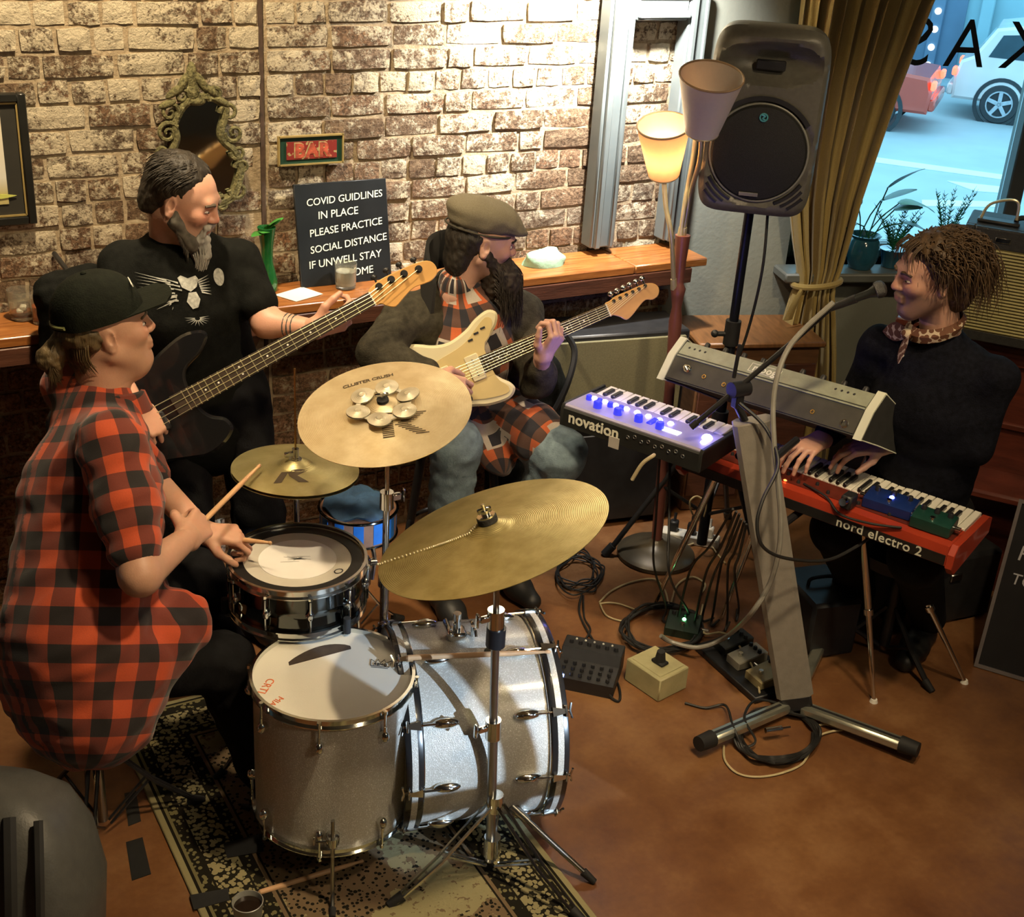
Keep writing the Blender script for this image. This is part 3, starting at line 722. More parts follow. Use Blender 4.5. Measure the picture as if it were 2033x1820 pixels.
# ride on its stand
RC, RN, RR = Vector((1.337, 2.303, 1.033)), Vector((-.291, .233, 1)).normalized(), .279
RF = zframe(RC, RN, (.93, -.37, 0))
rd = thing('ride_cymbal', 'big olive bronze ride cymbal with a bead chain across it', 'cymbal', RF)
cymbal('cymbal_plate', rd, RR, M_RIDE, .016)
m = MB(); m.cyl((0, 0, .02), (0, 0, .034), .024, n=18); m.build('felt', M_FELT, rd)
m = MB(); m.cyl((0, 0, .034), (0, 0, .038), .022, n=18); m.cyl((0, 0, .038), (0, 0, .05), .010, n=12); m.cyl((0, 0, .05), (0, 0, .066), .0045, n=8); m.box((0, 0, .05), (.034, .007, .016), None, .003); m.build('wing_nut', M_CHROME, rd)
ch = thing('sizzle_chain', 'pale bead chain lying from the ride cymbal nut to its edge', 'chain', RF)
Fi = RF.inverted(); a = Vector((-.02, 0, 0)); b = Fi @ WP(743, 1112, RC, RN); b.z = 0; b = b * (RR + .001) / b.length
mid = (a + b) / 2 + Vector((0, -.012, 0)); cp = spl([a, a * .7 + b * .3 + Vector((.0, -.012, 0)), mid, b], 16)
m = MB()
for q in cp[1:]:
    m.ell((q.x, q.y, cym_h(math.hypot(q.x, q.y), RR, .016) + .0034), (.0030, .0030, .0030), None, 8, 5)
m.build('beads', mat('pale_metal_beads', (.82, .76, .56), .3, .7), ch)
rs = thing('cymbal_stand', 'chrome stand with tripod legs holding the ride cymbal in front', 'stand', (1.378, 2.262, 0))
bse = Vector((1.378, 2.262, 0)); top = RC - bse - RN * .015
def along(z):
    t = z / top.z; return Vector((top.x * t * .75, top.y * t * .75, z))
m = MB(); m.cyl(along(.05), along(.5), .0125, n=16); m.cyl(along(.48), along(.80), .0105, n=16); m.cyl(along(.78), along(.97), .0075, n=14); m.build('pole', M_DKCHROME, rs)
for z, rr in ((.48, .02), (.80, .021)):
    m = MB(); m.cyl(along(z - .035), along(z + .02), rr, n=16); q = along(z); m.box((q.x - .03, q.y, z), (.03, .012, .02), None, .004); m.box((q.x - .05, q.y, z), (.008, .012, .04), None, .003); m.build('collar', M_CHROME, rs)
m = MB(); q = along(.72); m.cyl(q, q + Vector((0, 0, .05)), .024, n=16); m.build('memory_lock', M_BLKMETAL, rs)
m = MB(); q = along(.965); m.cyl(q, top, .006, n=10); m.cyl(q + Vector((-.02, -.005, 0)), q + Vector((.02, .005, 0)), .015, n=14); m.build('tilter', M_CHROME, rs)
m = MB(); m.cyl((0, 0, .07), (0, 0, .13), .022, n=14); m.build('lower_hub', M_CHROME, rs); m = MB(); m.cyl((0, 0, .22), (0, 0, .27), .021, n=14); m.build('upper_hub', M_CHROME, rs)
tripod(rs, 'leg', .24, .27, -62)

# --- small drum with blue taped rim behind the snare
bdm = thing('side_drum', 'small drum with blue tape squares around its brown rim', 'drum', (1.50, 3.44, 0))
M_BLUET = mat('blue_tape', (.02, .16, .55), .5, 0, .15, 20); M_BRSH = mat('brown_shell', (.28, .15, .10), .4, 0, .25, 12); M_BLUECL = mat('dark_blue_cloth', (.02, .06, .13), .85, 0, .3, 20, .3)
MB().lathe([(.118, .41), (.122, .41), (.122, .50), (.118, .50)], 48, None, True, True).build('shell', M_BRSH, bdm)
m = MB(); m.torus(.126, .005, T_(0, 0, .50), 48, 8); m.build('hoop', M_SNARESH, bdm)
m = MB(); m.torus(.126, .004, T_(0, 0, .412), 48, 8); m.build('hoop', M_SNARESH, bdm)
for k in range(12):
    m = MB(); rings = []
    for j in range(4):
        a = math.radians(k * 30 + j * 5); rings.append([Vector((r * math.cos(a), r * math.sin(a), z)) for r, z in ((.1222, .42), (.1236, .42), (.1236, .492), (.1222, .492))])
    m.ring_loft(rings); m.build('tape_square', M_BLUET, bdm)
m = MB(); m.cyl((0, 0, .08), (0, 0, .41), .012, n=12); m.build('pole', M_DKCHROME, bdm); tripod(bdm, 'leg', .2, .17, 10, False)
# cloth lying over its top
m = MB(); rings = []
for j in range(9):
    r = .115 * j / 8; rings.append([Vector((r * math.cos(2 * PI * k / 28), r * math.sin(2 * PI * k / 28), .511 + .012 * math.sin(k * 1.3 + j) * (j / 8) + .018 * (1 - (j / 8) ** 2))) for k in range(28)])
rings2 = [[q - Vector((0, 0, .006)) for q in r] for r in reversed(rings)]
m.ring_loft(rings + rings2, True, False, False); tag(m.build('cloth', M_BLUECL, None), 'dark blue cloth crumpled on the small taped drum', 'cloth').location = (1.50, 3.44, .0)

# --- drumsticks
def stick(name_label, p0, p1, grp='drumsticks'):
    p0 = Vector(p0); p1 = Vector(p1); F = zframe(p0, p1 - p0); L = (p1 - p0).length
    t = thing('drumstick', name_label, 'drumstick', F, grp)
    MB().lathe([(.003, 0), (.0068, .004), (.0072, .02), (.0072, L * .7), (.0055, L * .86), (.0036, L * .955)], 14).build('shaft', M_STICK, t)
    MB().lathe([(.0036, L * .953), (.0052, L * .97), (.0048, L * .99), (.0015, L)], 12).build('tip', M_STICK, t)
    return t
stick('wooden drumstick resting across the top of the bass drum', (1.235, 2.515, .571), (1.60, 2.40, .560))
stick('wooden drumstick lying on the rug in front of the floor tom', W(513, 1772, .010), W(722, 1708, .010))

# --- drum stool
st = thing('drum_stool', 'round black drum stool with tripod legs under the drummer', 'stool', (.51, 2.83, 0))
MB().lathe([(.02, .425), (.15, .425), (.168, .435), (.172, .46), (.165, .488), (.14, .497), (.0, .5)], 40, None, True, True).build('seat', mat('black_vinyl', (.015, .014, .015), .45, 0, .2, 20, .1), st)
m = MB(); m.cyl((0, 0, .06), (0, 0, .43), .014, n=14); m.build('pole', M_DKCHROME, st)
m = MB(); m.cyl((0, 0, .26), (0, 0, .34), .024, n=14)
for k in range(4): m.torus(.017, .003, T_(0, 0, .36 + k * .013), 20, 6)
m.build('height_collar', M_BLKMETAL, st)
tripod(st, 'leg', .3, .26, 5, True, M_BLKMETAL)
m = MB(); m.tube([(-.035, -.03, .30), (-.06, -.09, .03)], .003, 6); m.tube([(-.015, -.03, .30), (-.035, -.10, .02)], .003, 6); m.build('strut', M_CHROME, st)
# ================================================================= rug and what lies on it
g = NT('patterned_rug'); _o = g.n('TexCoord').outputs['Object']; _s = g.n('SeparateXYZ', i_0=_o)
RW, RL = .90, 2.2                                                     # object origin at the far left corner, x right, y towards the camera (negative)
_dx = g.math('MINIMUM', _s.outputs[0], g.math('SUBTRACT', RW, _s.outputs[0])); _dy = g.math('MULTIPLY', _s.outputs[1], -1.0)
_d = g.math('MINIMUM', _dx, _dy)
_vor = g.n('TexVoronoi', i_Scale=72.0, i_Vector=_o, feature='F1').outputs['Distance']
_v2 = g.n('TexVoronoi', i_Scale=16.0, i_Vector=_o, feature='DISTANCE_TO_EDGE').outputs['Distance']
_n = g.noise(_o, 26, 4, .6); _nf = g.noise(_o, 2.3, 3); _nn = g.noise(_o, 60, 3)
DKc, OLc, BEc, BRc = (.014, .012, .008), (.17, .15, .07), (.27, .235, .125), (.165, .115, .065)
flor = g.math('GREATER_THAN', g.math('ADD', g.math('MULTIPLY', _vor, .9), g.math('ADD', g.math('MULTIPLY', _n, .6), g.math('MULTIPLY', _nn, .5))), 1.02)
dots = g.math('GREATER_THAN', g.math('ADD', _vor, g.math('ADD', g.math('MULTIPLY', _nn, .3), g.math('MULTIPLY', _n, .45))), .73)
zig = g.math('GREATER_THAN', g.math('ADD', g.math('MULTIPLY', g.n('TexVoronoi', i_Scale=62.0, i_Vector=_o).outputs['Distance'], 1.0), g.math('MULTIPLY', _nn, .5)), .62)
field_mask = g.math('GREATER_THAN', g.math('ADD', _nf, g.math('MULTIPLY', _n, .10)), .62)
field = g.mix(field_mask, g.mix(dots, DKc, BRc), g.mix(g.math('GREATER_THAN', _nn, .62), BEc, BRc))
band = g.mix(flor, BEc, DKc); narrow = g.mix(zig, OLc, DKc)
def step(e): return g.math('GREATER_THAN', _d, e)
c = g.mix(step(.018), BEc, DKc); c = g.mix(step(.026), c, OLc); c = g.mix(step(.034), c, narrow); c = g.mix(step(.062), c, DKc); c = g.mix(step(.068), c, band)
c = g.mix(step(.150), c, DKc); c = g.mix(step(.156), c, narrow); c = g.mix(step(.186), c, BRc); c = g.mix(step(.196), c, DKc); c = g.mix(step(.202), c, field)
g.bump(_nn, .4, .004); M_RUG = g.base(c, .95, Specular_IOR_Level=.1)
m = MB(); m.box((RW / 2, -RL / 2, .004), (RW, RL, .008), None, .003)
rug = tag(m.build('rug', M_RUG, None), 'patterned oriental rug in olive and black under the drums', 'rug'); rug.location = (.653, 3.335, 0)
M_TAPE = mat('black_gaffer_tape', (.012, .012, .012), .6, 0, .2, 30)
def tape(label, quad, z=.0088):
    m = MB(); q = [W(x, y, z) for x, y in quad]; m.ring_loft([[p.copy() for p in q], [p + Vector((0, 0, .0012)) for p in q]])
    tag(m.build('tape_strip', M_TAPE, None, 0), label, 'tape', 'black tape strips on the floor')
tape('black tape strip on the rug left of the floor tom', [(443, 1674), (519, 1655), (524, 1690), (451, 1703)])
tape('black tape strip on the rug nearest the grey cup', [(377, 1777), (453, 1763), (456, 1787), (385, 1806)])
tape('black tape strip on the floor beside the rug edge, farther one', [(247, 1575), (270, 1570), (280, 1630), (255, 1640)], .0006)
tape('black tape strip on the floor beside the rug edge, nearer one', [(250, 1672), (283, 1662), (300, 1735), (262, 1748)], .0006)
# grey cup on the rug at the bottom of the picture
cp = W(492, 1800, .10)
cup = thing('cup', 'grey cup of dark drink standing on the rug by the stick', 'cup', (cp.x, cp.y, .008))
M_CUP = mat('grey_cup_plastic', (.30, .30, .27), .3, 0, .1, 8, trans=.0)
MB().lathe([(.026, .0), (.028, 0), (.037, .108), (.038, .11), (.036, .111), (.035, .108), (.0265, .006), (.0, .006)], 32, None, True, True).build('body', M_CUP, cup)
MB().lathe([(.034, .095), (.0, .095)], 28, None, False, True).build('drink', mat('dark_drink', (.02, .012, .008), .1), cup)
# ================================================================= keyboards and their column stand
M_CREAM = mat('cream_cheek', (.62, .64, .50), .45, 0, .06, 8)
M_OLIVE = mat('olive_grey_panel', (.26, .28, .20), .5, 0, .12, 30, .1, 200)
M_OLIVEDK = mat('dark_olive_panel', (.045, .047, .035), .5, 0, .2, 25)
M_KEYW = mat('white_key', (.74, .72, .63), .35, 0, .03, 6); M_KEYB = mat('black_key', (.015, .015, .016), .3, 0, .1, 10)
M_PRINTW = mat('pale_print', (.72, .72, .60), .6, 0, .04, 8)

# --- upper synthesizer with wedge cheeks, tilted towards the player
m2 = W(1710, 874, .93); _h = Vector((.25, -math.sqrt(1 - .0625), 0)); _p = Vector((-_h.y, _h.x, 0))
m1 = WP(1304, 749, m2, _p); _d = (m2 - m1); ML = _d.length; _d.normalize()
MG = frame(m1, _d, (0, 0, 1))                              # x along the synth to its right end, y away to the player, z up
_yy = MG.to_3x3() @ Vector((0, 1, 0))
if _yy.dot(_p) < 0: print('moog frame flipped')
mo = thing('synthesizer', 'olive grey wedge synthesizer with cream cheeks on the upper tier', 'synthesizer', MG)
PR = [(0, 0), (.055, .072), (.115, .116), (.405, -.105), (.345, -.165), (.10, -.045)]
PX = Matrix(((0, 0, 1, 0), (1, 0, 0, 0), (0, 1, 0, 0), (0, 0, 0, 1)))     # profile (y, z) extruded along x
def prof(poly, x0, x1, bev=0.0): return MB().prism(poly, x0, x1, PX, bev)
body_poly = [(.006, .004), (.058, .070), (.112, .108), (.385, -.10), (.335, -.155), (.10, -.04)]
prof(body_poly, .03, ML - .03).build('case', M_OLIVEDK, mo)
for x0, x1 in ((0, .03), (ML - .03, ML)):
    ck = prof(PR, x0, x1, .003).build('end_cheek', mat('black_cheek_side', (.03, .03, .028), .5, 0, .15, 30) if x0 > 0 else M_OLIVEDK, mo)
    st_ = [(-.003, -.002), (.053, .074), (.114, .121), (.119, .119), (.118, .112), (.058, .070), (.004, .000)]
    prof(st_, x0 + .001, x1 - .001).build('cheek_trim', M_CREAM, ck)
    m = MB(); m.tube([PX @ Vector((*q, x1)) for q in (PR[2], PR[3], PR[4], PR[5], PR[0])], .0022, 6); m.build('cheek_edge', M_CREAM, ck)
# back panels: tilted top strip with the name plate, lower strip with sockets
bp = MB()
def strip(a, b, t0, t1, x0, x1, th, off=0.0):
    """slab on the profile edge a-b between fractions t0..t1"""
    a = Vector(a); b = Vector(b); q0 = a + (b - a) * t0; q1 = a + (b - a) * t1; n = Vector((-(b - a).y, (b - a).x)).normalized()
    return prof([tuple(q0 + n * off), tuple(q0 + n * (off + th)), tuple(q1 + n * (off + th)), tuple(q1 + n * off)], x0, x1)
A0, A1, A2 = (.006, .004), (.058, .070), (.112, .108)
strip(A1, A2, .02, .98, .034, ML - .034, .004).build('top_panel', M_OLIVE, mo)
strip(A1, A2, .12, .16, .034, ML - .034, .0022, .004).build('panel_groove', M_OLIVEDK, mo)
rear = strip(A0, A1, .06, .94, .034, ML - .034, .003).build('rear_panel', mat('dark_rear_panel', (.05, .048, .036), .45, 0, .2, 25), mo)
def on_edge(a, b, t, x, lift=0.0):
    a = Vector(a); b = Vector(b); e = (b - a).normalized(); n = Vector((-e.y, e.x)); q = a + (b - a) * t + n * lift
    X = Vector((-1, 0, 0)); Yv = Vector((0, e.x, e.y)); Z = X.cross(Yv)
    if Z.dot(Vector((0, n.x, n.y))) < 0: X = -X; Z = X.cross(Yv)
    return Matrix(((X.x, Yv.x, Z.x, x), (X.y, Yv.y, Z.y, q.x), (X.z, Yv.z, Z.z, q.y), (0, 0, 0, 1)))
for x, t, r in ((.10, .62, .011), (.175, .5, .0065), (.26, .42, .0065), (.29, .40, .0065), (.45, .5, .006), (.60, .4, .006), (ML - .075, .32, .011)):
    m = MB(); m.torus(r, r * .35, on_edge(A0, A1, t, x, .004), 20, 6); m.build('socket', M_BRASS if r < .01 else M_CHROME, rear)
M0 = on_edge(A0, A1, .62, .10, .004); m = MB(); m.cyl((0, 0, 0), (0, 0, .016), .008, n=12, M=M0); m.cyl((0, 0, .012), (.02, -.012, .02), .006, .004, 10, M0); m.build('jack_plug', M_CHROME, rear)
NP = on_edge(A1, A2, .56, ML * .47, .0045)
m = MB()
for s in ((0, .016, .115, .0016), (0, -.016, .115, .0016)): m.box((s[0], s[1], 0), (s[2], s[3], .0014), NP)
for s in (-1, 1): m.box((s * .0575, 0, 0), (.0016, .033, .0014), NP)
m.build('name_plate_border', M_PRINTW, mo)
link('lettering', text_mesh('moog', .038, NP, .0006, 0, 1.05, bold=.0006), M_PRINTW, mo)
for x0 in (.06, ML - .16):
    for k in range(4):
        m = MB(); m.ell((0, 0, 0), (.0045, .0045, .002), on_edge(A1, A2, .66, x0 + k * .022, .004), 10, 5); m.build('screw', M_BLKMETAL, mo)
# front face: keys and knobs seen by the player
m = MB(); m.box((ML / 2, .22, .0), (ML - .08, .01, .002)); 
FP = frame(MG @ Vector((.04, .115, .113)), _d); _a = Vector((.115, .116)); _b = Vector((.405, -.105)); _e = (_b - _a).normalized()
def onfront(x, t, lift):
    q = _a + (_b - _a) * t; n = Vector((-_e.y, _e.x)); n = n if n.y > 0 else -n; q = q + n * lift
    return Matrix(((1, 0, 0, x), (0, _e.x, n.x, q.x), (0, _e.y, n.y, q.y), (0, 0, 0, 1)))
KN = MB().lathe([(.010, 0), (.009, .012), (.007, .016), (0, .016)], 14, None, True, True).mesh('knob'); KN.materials.append(M_BLKPLAST)
for r_ in range(2):
    for k in range(9): put(KN, 'knob', mo, onfront(.09 + k * (ML - .18) / 8, .10 + .16 * r_, .001))
for k in range(22):
    m = MB(); w = (ML - .12) / 22; m.box((0, 0, 0), (w * .92, .13, .012), onfront(.06 + (k + .5) * w, .74, .006), .002); m.build('white_key', M_KEYW, mo)
for k in range(21):
    if k % 7 in (2, 6): continue
    w = (ML - .12) / 22; m = MB(); m.box((0, 0, 0), (w * .5, .08, .012), onfront(.06 + (k + 1) * w, .66, .017), .002); m.build('black_key', M_KEYB, mo)
# small items on its left end
MB()

# --- red stage keyboard below
NZ = .725
n2 = W(1899, 1092, NZ); n3 = W(2010, 1025, NZ); nd = (n2 - W(1405, 914, NZ)).normalized(); NLEN = .93; ND = .30; NH = .062
NG = frame(n2 - nd * NLEN - Vector((0, 0, NH)), nd)
no = thing('stage_keyboard', 'red stage keyboard on the lower tier in front of the seated player', 'keyboard', NG)
M_RED = mat('red_lacquer', (.42, .045, .018), .32, 0, .12, 10, coat=.3); M_NBLK = mat('black_front_panel', (.014, .013, .013), .35, 0, .2, 20)
NP_ = [(0, 0), (0, .035), (.004, .062), (.13, .062), (.145, .045), (.30, .045), (.30, .0)]
MB().prism(NP_, .022, NLEN - .022, PX).build('case', M_RED, no)
ch_ = [(-.003, -.004), (-.003, .04), (.02, .066), (.27, .066), (.305, .05), (.305, -.002), (.03, -.035)]
for x0 in (0, NLEN - .022): MB().prism(ch_, x0, x0 + .022, PX, .002).build('end_cheek', M_RED, no)
m = MB(); m.box((NLEN / 2, -.001, .018), (NLEN - .05, .004, .032)); bkp = m.build('back_panel', M_NBLK, no)
M_ = Matrix(((1, 0, 0, NLEN * .755), (0, 0, -1, -.004), (0, 1, 0, .0175), (0, 0, 0, 1)))
link('lettering', text_mesh('nord electro 2', .043, M_, .0006, 0, 1.06, bold=.0004), M_PRINTW, bkp)
m = MB(); m.box((NLEN / 2, .085, .063), (NLEN - .06, .085, .003)); m.build('control_panel', mat('dark_red_panel', (.12, .02, .012), .4, 0, .2, 30), no)
nw = 36; kw = (NLEN - .06) / nw
WK = MB().box((0, .0725, .052), (kw * .93, .145, .014), None, .002).mesh('white_key'); WK.materials.append(M_KEYW)
BK = MB().box((0, .045, .064), (kw * .52, .09, .014), None, .002).mesh('black_key'); BK.materials.append(M_KEYB)
for k in range(nw): put(WK, 'white_key', no, T_(.03 + (k + .5) * kw, .15, 0))
for k in range(nw - 1):
    if k % 7 not in (2, 6): put(BK, 'black_key', no, T_(.03 + (k + 1) * kw, .15, 0))
for k in range(14): put(KN, 'knob', no, T_(.10 + k * .05, .06 + .03 * (k % 2), .0645) @ Matrix.Scale(.6, 4))
for k, c in ((.36, (1, .15, .03)), (.39, (1, .15, .03))):
    m = MB(); m.ell((NLEN * k, .045, .0655), (.006, .004, .003), None, 10, 6); m.build('indicator_light', mat('red_indicator', (.8, .1, .03), .4, emis=c, estr=6), no)
# pedals lying on it
def pedal(label, x, y, w, d, h, col, nknob, rot=0, cat='effects pedal', led=None):
    M = NG @ T_(x, y, .067) @ R_(rot, 'Z'); t = thing('effects_pedal', label, cat, M)
    MB().prism([(-d / 2, 0), (-d / 2, h * .7), (-d / 2 + .01, h * .8), (d / 2 - .01, h), (d / 2, h * .9), (d / 2, 0)], -w / 2, w / 2, PX, .003).build('housing', mat(label[:12] + '_enamel', col, .35, .2, .15, 20), t)
    for k in range(nknob): put(KN, 'knob', t, T_(-w / 2 + (k + .5) * w / nknob, d * .2, h * .93) @ Matrix.Scale(.9, 4))
    m = MB(); m.cyl((0, -d * .28, h * .7), (0, -d * .28, h * .7 + .012), .008, n=12); m.build('foot_switch', M_CHROME, t)
    for s in (-1, 1): m = MB(); m.cyl((s * w / 2, .0, h * .45), (s * (w / 2 + .02), 0, h * .45), .007, n=10); m.build('side_plug', M_CHROME, t)
    if led: m = MB(); m.ell((0, 0, h * .9), (.008, .008, .006), None, 10, 6); m.build('indicator_light', mat('blue_indicator', led, .4, emis=led, estr=14), t)
    return t
pedal('dark blue effects pedal with a glowing light on the red keyboard', NLEN * .735, .10, .15, .085, .04, (.01, .03, .16), 3, 4, led=(.12, .18, 1))
pedal('green effects pedal at the right end of the red keyboard', NLEN * .89, .075, .12, .075, .045, (.012, .06, .045), 3, 2)
t = thing('power_adapter', 'black adapter with silver plug leaning on the red keyboard', 'adapter', NG @ T_(NLEN * .63, .015, .067))
m = MB(); m.box((0, 0, .022), (.035, .05, .044), None, .005); m.build('body', M_BLKPLAST, t); m = MB(); m.cyl((0, -.025, .03), (0, -.05, .034), .012, n=12); m.build('plug', M_CHROME, t)

# --- small blue-lit synthesizer on the left
VZ = .885
v1 = W(1114, 801, VZ); v2 = W(1398, 898, VZ); vd = (v2 - v1).normalized(); VL = .505; VD = .245; VH = .07
VG = frame(v1 - Vector((0, 0, VH)), vd)
vo = thing('synthesizer', 'small black synthesizer with lilac panel and blue glowing knobs', 'synthesizer', VG)
M_LILAC = mat('lilac_silver_panel', (.34, .32, .44), .4, .2, .08, 12); M_VBLK = mat('black_case', (.014, .015, .013), .5, 0, .2, 25)
MB().prism([(0, 0), (0, .058), (.01, .066), (VD, .058), (VD, .006), (VD - .01, 0)], 0, VL, PX, .002).build('case', M_VBLK, vo)
m = MB(); m.prism([(.006, .0665), (.012, .0715), (.155, .0665), (.155, .062), (.006, .062)], .012, VL - .006, PX); pan = m.build('control_panel', M_LILAC, vo)
for x0 in (.0, VL - .012): MB().prism([(-.001, .0), (-.001, .06), (.008, .072), (VD, .064), (VD, 0)], x0, x0 + .012, PX, .002).build('end_cheek', M_VBLK, vo)
nwk = 15; kw = (VL - .05) / nwk
for k in range(nwk):
    m = MB(); m.box((.03 + (k + .5) * kw, .20, .060), (kw * .92, .088, .014), None, .002); m.build('white_key', M_KEYW, vo)
for k in range(nwk - 1):
    if k % 7 not in (2, 6): m = MB(); m.box((.03 + (k + 1) * kw, .185, .070), (kw * .5, .055, .012), None, .002); m.build('black_key', M_KEYB, vo)
M_BLUEK = mat('blue_knob', (.015, .02, .35), .35, 0, .1, 20, emis=(.05, .06, 1), estr=.6)
M_BLUELED = mat('blue_white_light', (.5, .5, 1), .4, emis=(.32, .30, 1), estr=22)
VK = MB().lathe([(.012, 0), (.0115, .016), (.009, .020), (0, .020)], 16, None, True, True).mesh('knob'); VK.materials.append(M_BLUEK)
VLED = MB().lathe([(.013, 0), (.012, .003), (.008, .007), (0, .008)], 14, None, True, True).mesh('panel_light'); VLED.materials.append(M_BLUELED)
def vtop(y): return .0715 - (y - .012) * .035
for k in range(8):
    x = .05 + k * .040; put(VLED, 'panel_light', vo, T_(x, .115, vtop(.115)) @ Matrix.Scale(.8, 4))
    if k < 4: put(VK, 'knob', vo, T_(x - .006, .092, vtop(.09)) @ Matrix.Scale(.8, 4))
for k in range(4): put(VK, 'knob', vo, T_(.10 + k * .075, .055, vtop(.055)) @ Matrix.Scale(1.15, 4))
put(VLED, 'panel_light', vo, T_(VL - .04, .10, vtop(.1)) @ Matrix.Scale(1.3, 4)); put(VLED, 'panel_light', vo, T_(VL - .03, .06, vtop(.06)) @ Matrix.Scale(.8, 4))
m = MB(); m.box((VL * .70, .062, vtop(.062) + .001), (.075, .026, .003)); m.build('display', mat('pale_display', (.8, .85, 1), .3, emis=(.75, .85, 1), estr=2.5), vo)
m = MB(); m.box((VL * .56, .085, vtop(.085)), (.02, .05, .012), None, .003); m.build('button_block', M_BLUEK, vo)
M_ = Matrix(((1, 0, 0, .125), (0, 0, -1, -.0015), (0, 1, 0, .034), (0, 0, 0, 1)))
link('lettering', text_mesh('novation', .052, M_, .0006, 0, 1.02, bold=.0012), M_PRINTW, vo)
for k in range(9): m = MB(); m.torus(.005, .0018, Matrix(((1, 0, 0, .25 + k * .024), (0, 0, -1, -.001), (0, 1, 0, .035 + .008 * (k % 2)), (0, 0, 0, 1))), 14, 6); m.build('socket', M_DKCHROME, vo)
m = MB(); m.box((.205, -.003, .003), (.036, .004, .036)); m.build('sticker', mat('grey_sticker', (.45, .42, .38), .5), vo)
# the blue panel lights really shine
for x in (.12, .30): l = point('synth_panel_light', tuple(VG @ Vector((x, .10, .16))), .5, (.18, .16, 1.0), .05)
l = point('synth_panel_light', tuple(VG @ Vector((VL - .03, .10, .13))), .2, (.18, .16, 1.0), .03)

# --- column keyboard stand
cb = Vector((2.600, 2.485, 0)); ct = Vector((2.405, 2.69, .965)); M_COLUMN = mat('grey_column_paint', (.24, .22, .19), .6, 0, .08, 40, .1, 200)
M_ALU = mat('brushed_aluminium', (.55, .56, .47), .35, .85, .06, 60, stretch=(1, 1, 1))
ks = thing('keyboard_stand', 'grey column keyboard stand with aluminium feet holding the keyboards', 'stand', cb, world=True)
CFm = zframe(cb + Vector((0, 0, .07)), ct - cb, (.83, -.56, 0)); CLn = (ct - cb).length - .06
m = MB(); m.prism([(-.058, -.02), (-.045, -.034), (.045, -.034), (.058, -.02), (.058, .02), (.045, .034), (-.045, .034), (-.058, .02)], 0, CLn, CFm, .003); m.build('column', M_COLUMN, ks)
m = MB(); m.box((0, 0, -.02), (.10, .07, .06), CFm, .008); m.build('foot_hub', M_BLKPLAST, ks)
for fx, fy, w in ((1390, 1490, .04), (1812, 1502, .04)):
    p = W(fx, fy, .02); d = (p - cb).normalized(); F = frame(cb + d * .03 + Vector((0, 0, .03)), (p - cb - d * .03)); L = (p - cb).length - .03
    m = MB(); m.box((L / 2, 0, 0), (L, .046, .034), F, .008); ft_ = m.build('foot_bar', M_ALU, ks)
    m = MB(); m.box((L / 2, 0, .0182), (L - .06, .008, .002), F); m.build('groove', M_BLKPLAST, ft_)
    m = MB(); m.cyl((L - .045, 0, 0), (L + .012, 0, 0), .027, .024, 14, F); m.build('end_cap', M_BLKRUB, ft_)
p = cb + Vector((.35, .25, 0)); F = frame(cb + Vector((0, 0, .03)), p - cb); m = MB(); m.box((.2, 0, 0), (.4, .04, .03), F, .006); m.build('foot_bar', M_ALU, ks)
# arms reaching under the keyboards
_pp = Vector((-nd.y, nd.x, 0)); _pp = _pp if _pp.x > 0 else -_pp
for z, L_, rise in ((.640, .46, 0.0), (.845, .20, 0.02)):
    q = cb + (ct - cb) * (z / .965)
    for off in (-.045, .045):
        m = MB(); a = q + nd * off; m.tube([a, a + _pp * L_ + Vector((0, 0, rise))], .012, 8); m.build('tier_arm', M_BLKMETAL, ks)
# lower supports of the red keyboard: chrome splayed legs
nl = thing('keyboard_trestle', 'slim chrome splayed trestle under the red keyboard', 'trestle', NG @ T_(NLEN * .6, .15, 0), world=True)
for px, py, x in ((1735, 1390, NLEN * .63), (1915, 1352, NLEN * .72)):
    a = NG @ Vector((x, .15, -.0)); b = W(px, py, .006); mid = a + (b - a) * .52
    m = MB(); m.cyl(a, mid, .014, .012, 12); m.cyl(mid, b, .010, .007, 12); lg = m.build('leg', M_CHROME, nl)
    m = MB(); m.cyl(mid - (b - a) * .02, mid + (b - a) * .01, .016, n=12); m.build('leg_collar', M_CHROME, lg)
    m = MB(); m.cyl(b - Vector((0, 0, .006)), b + Vector((0, 0, .006)), .014, .010, 12); m.build('foot', M_WHITE, lg)
for x in (.1, .3):
    a = NG @ Vector((x * NLEN, .15, 0)); b = a + Vector((.05 if x > .2 else -.05, .2, -a.z + .006)); m = MB(); m.cyl(a, b, .013, .008, 12); m.build('leg', M_CHROME, nl)

# --- boom microphone
bm_ = thing('microphone_stand', 'black boom arm with microphone reaching to the keyboard player', 'microphone', WD(1462, 790, 3.80), world=True)
b0, b1, b2, b3 = WD(1372, 848, 3.86), WD(1560, 690, 3.78), WD(1648, 612, 3.72), WD(1700, 592, 3.68)
m = MB(); m.tube(spl([b0, b1, b2], 6), .0085, 10); m.cyl(b0, b0 + (b1 - b0) * .07, .012, n=10); m.build('boom_arm', M_BLKMETAL, bm_)
cl = WD(1468, 772, 3.82)
m = MB(); m.cyl(cl + Vector((-.03, 0, 0)), cl + Vector((.03, 0, 0)), .024, n=14); m.box(tuple(cl - Vector((0, 0, .03))), (.03, .03, .06), None, .005); m.cyl(cl - Vector((0, 0, .05)), Vector((ct.x, ct.y, .965)), .012, n=10); m.build('clamp', M_BLKMETAL, bm_)
m = MB(); q = cl + Vector((-.045, -.02, .05)); m.tube([q, q + Vector((.005, .0, .10))], .006, 8); m.build('clamp_lever', M_BLKMETAL, bm_)
mt = WD(1757, 570, 3.66)
F = zframe(b3, mt - b3); L = (mt - b3).length
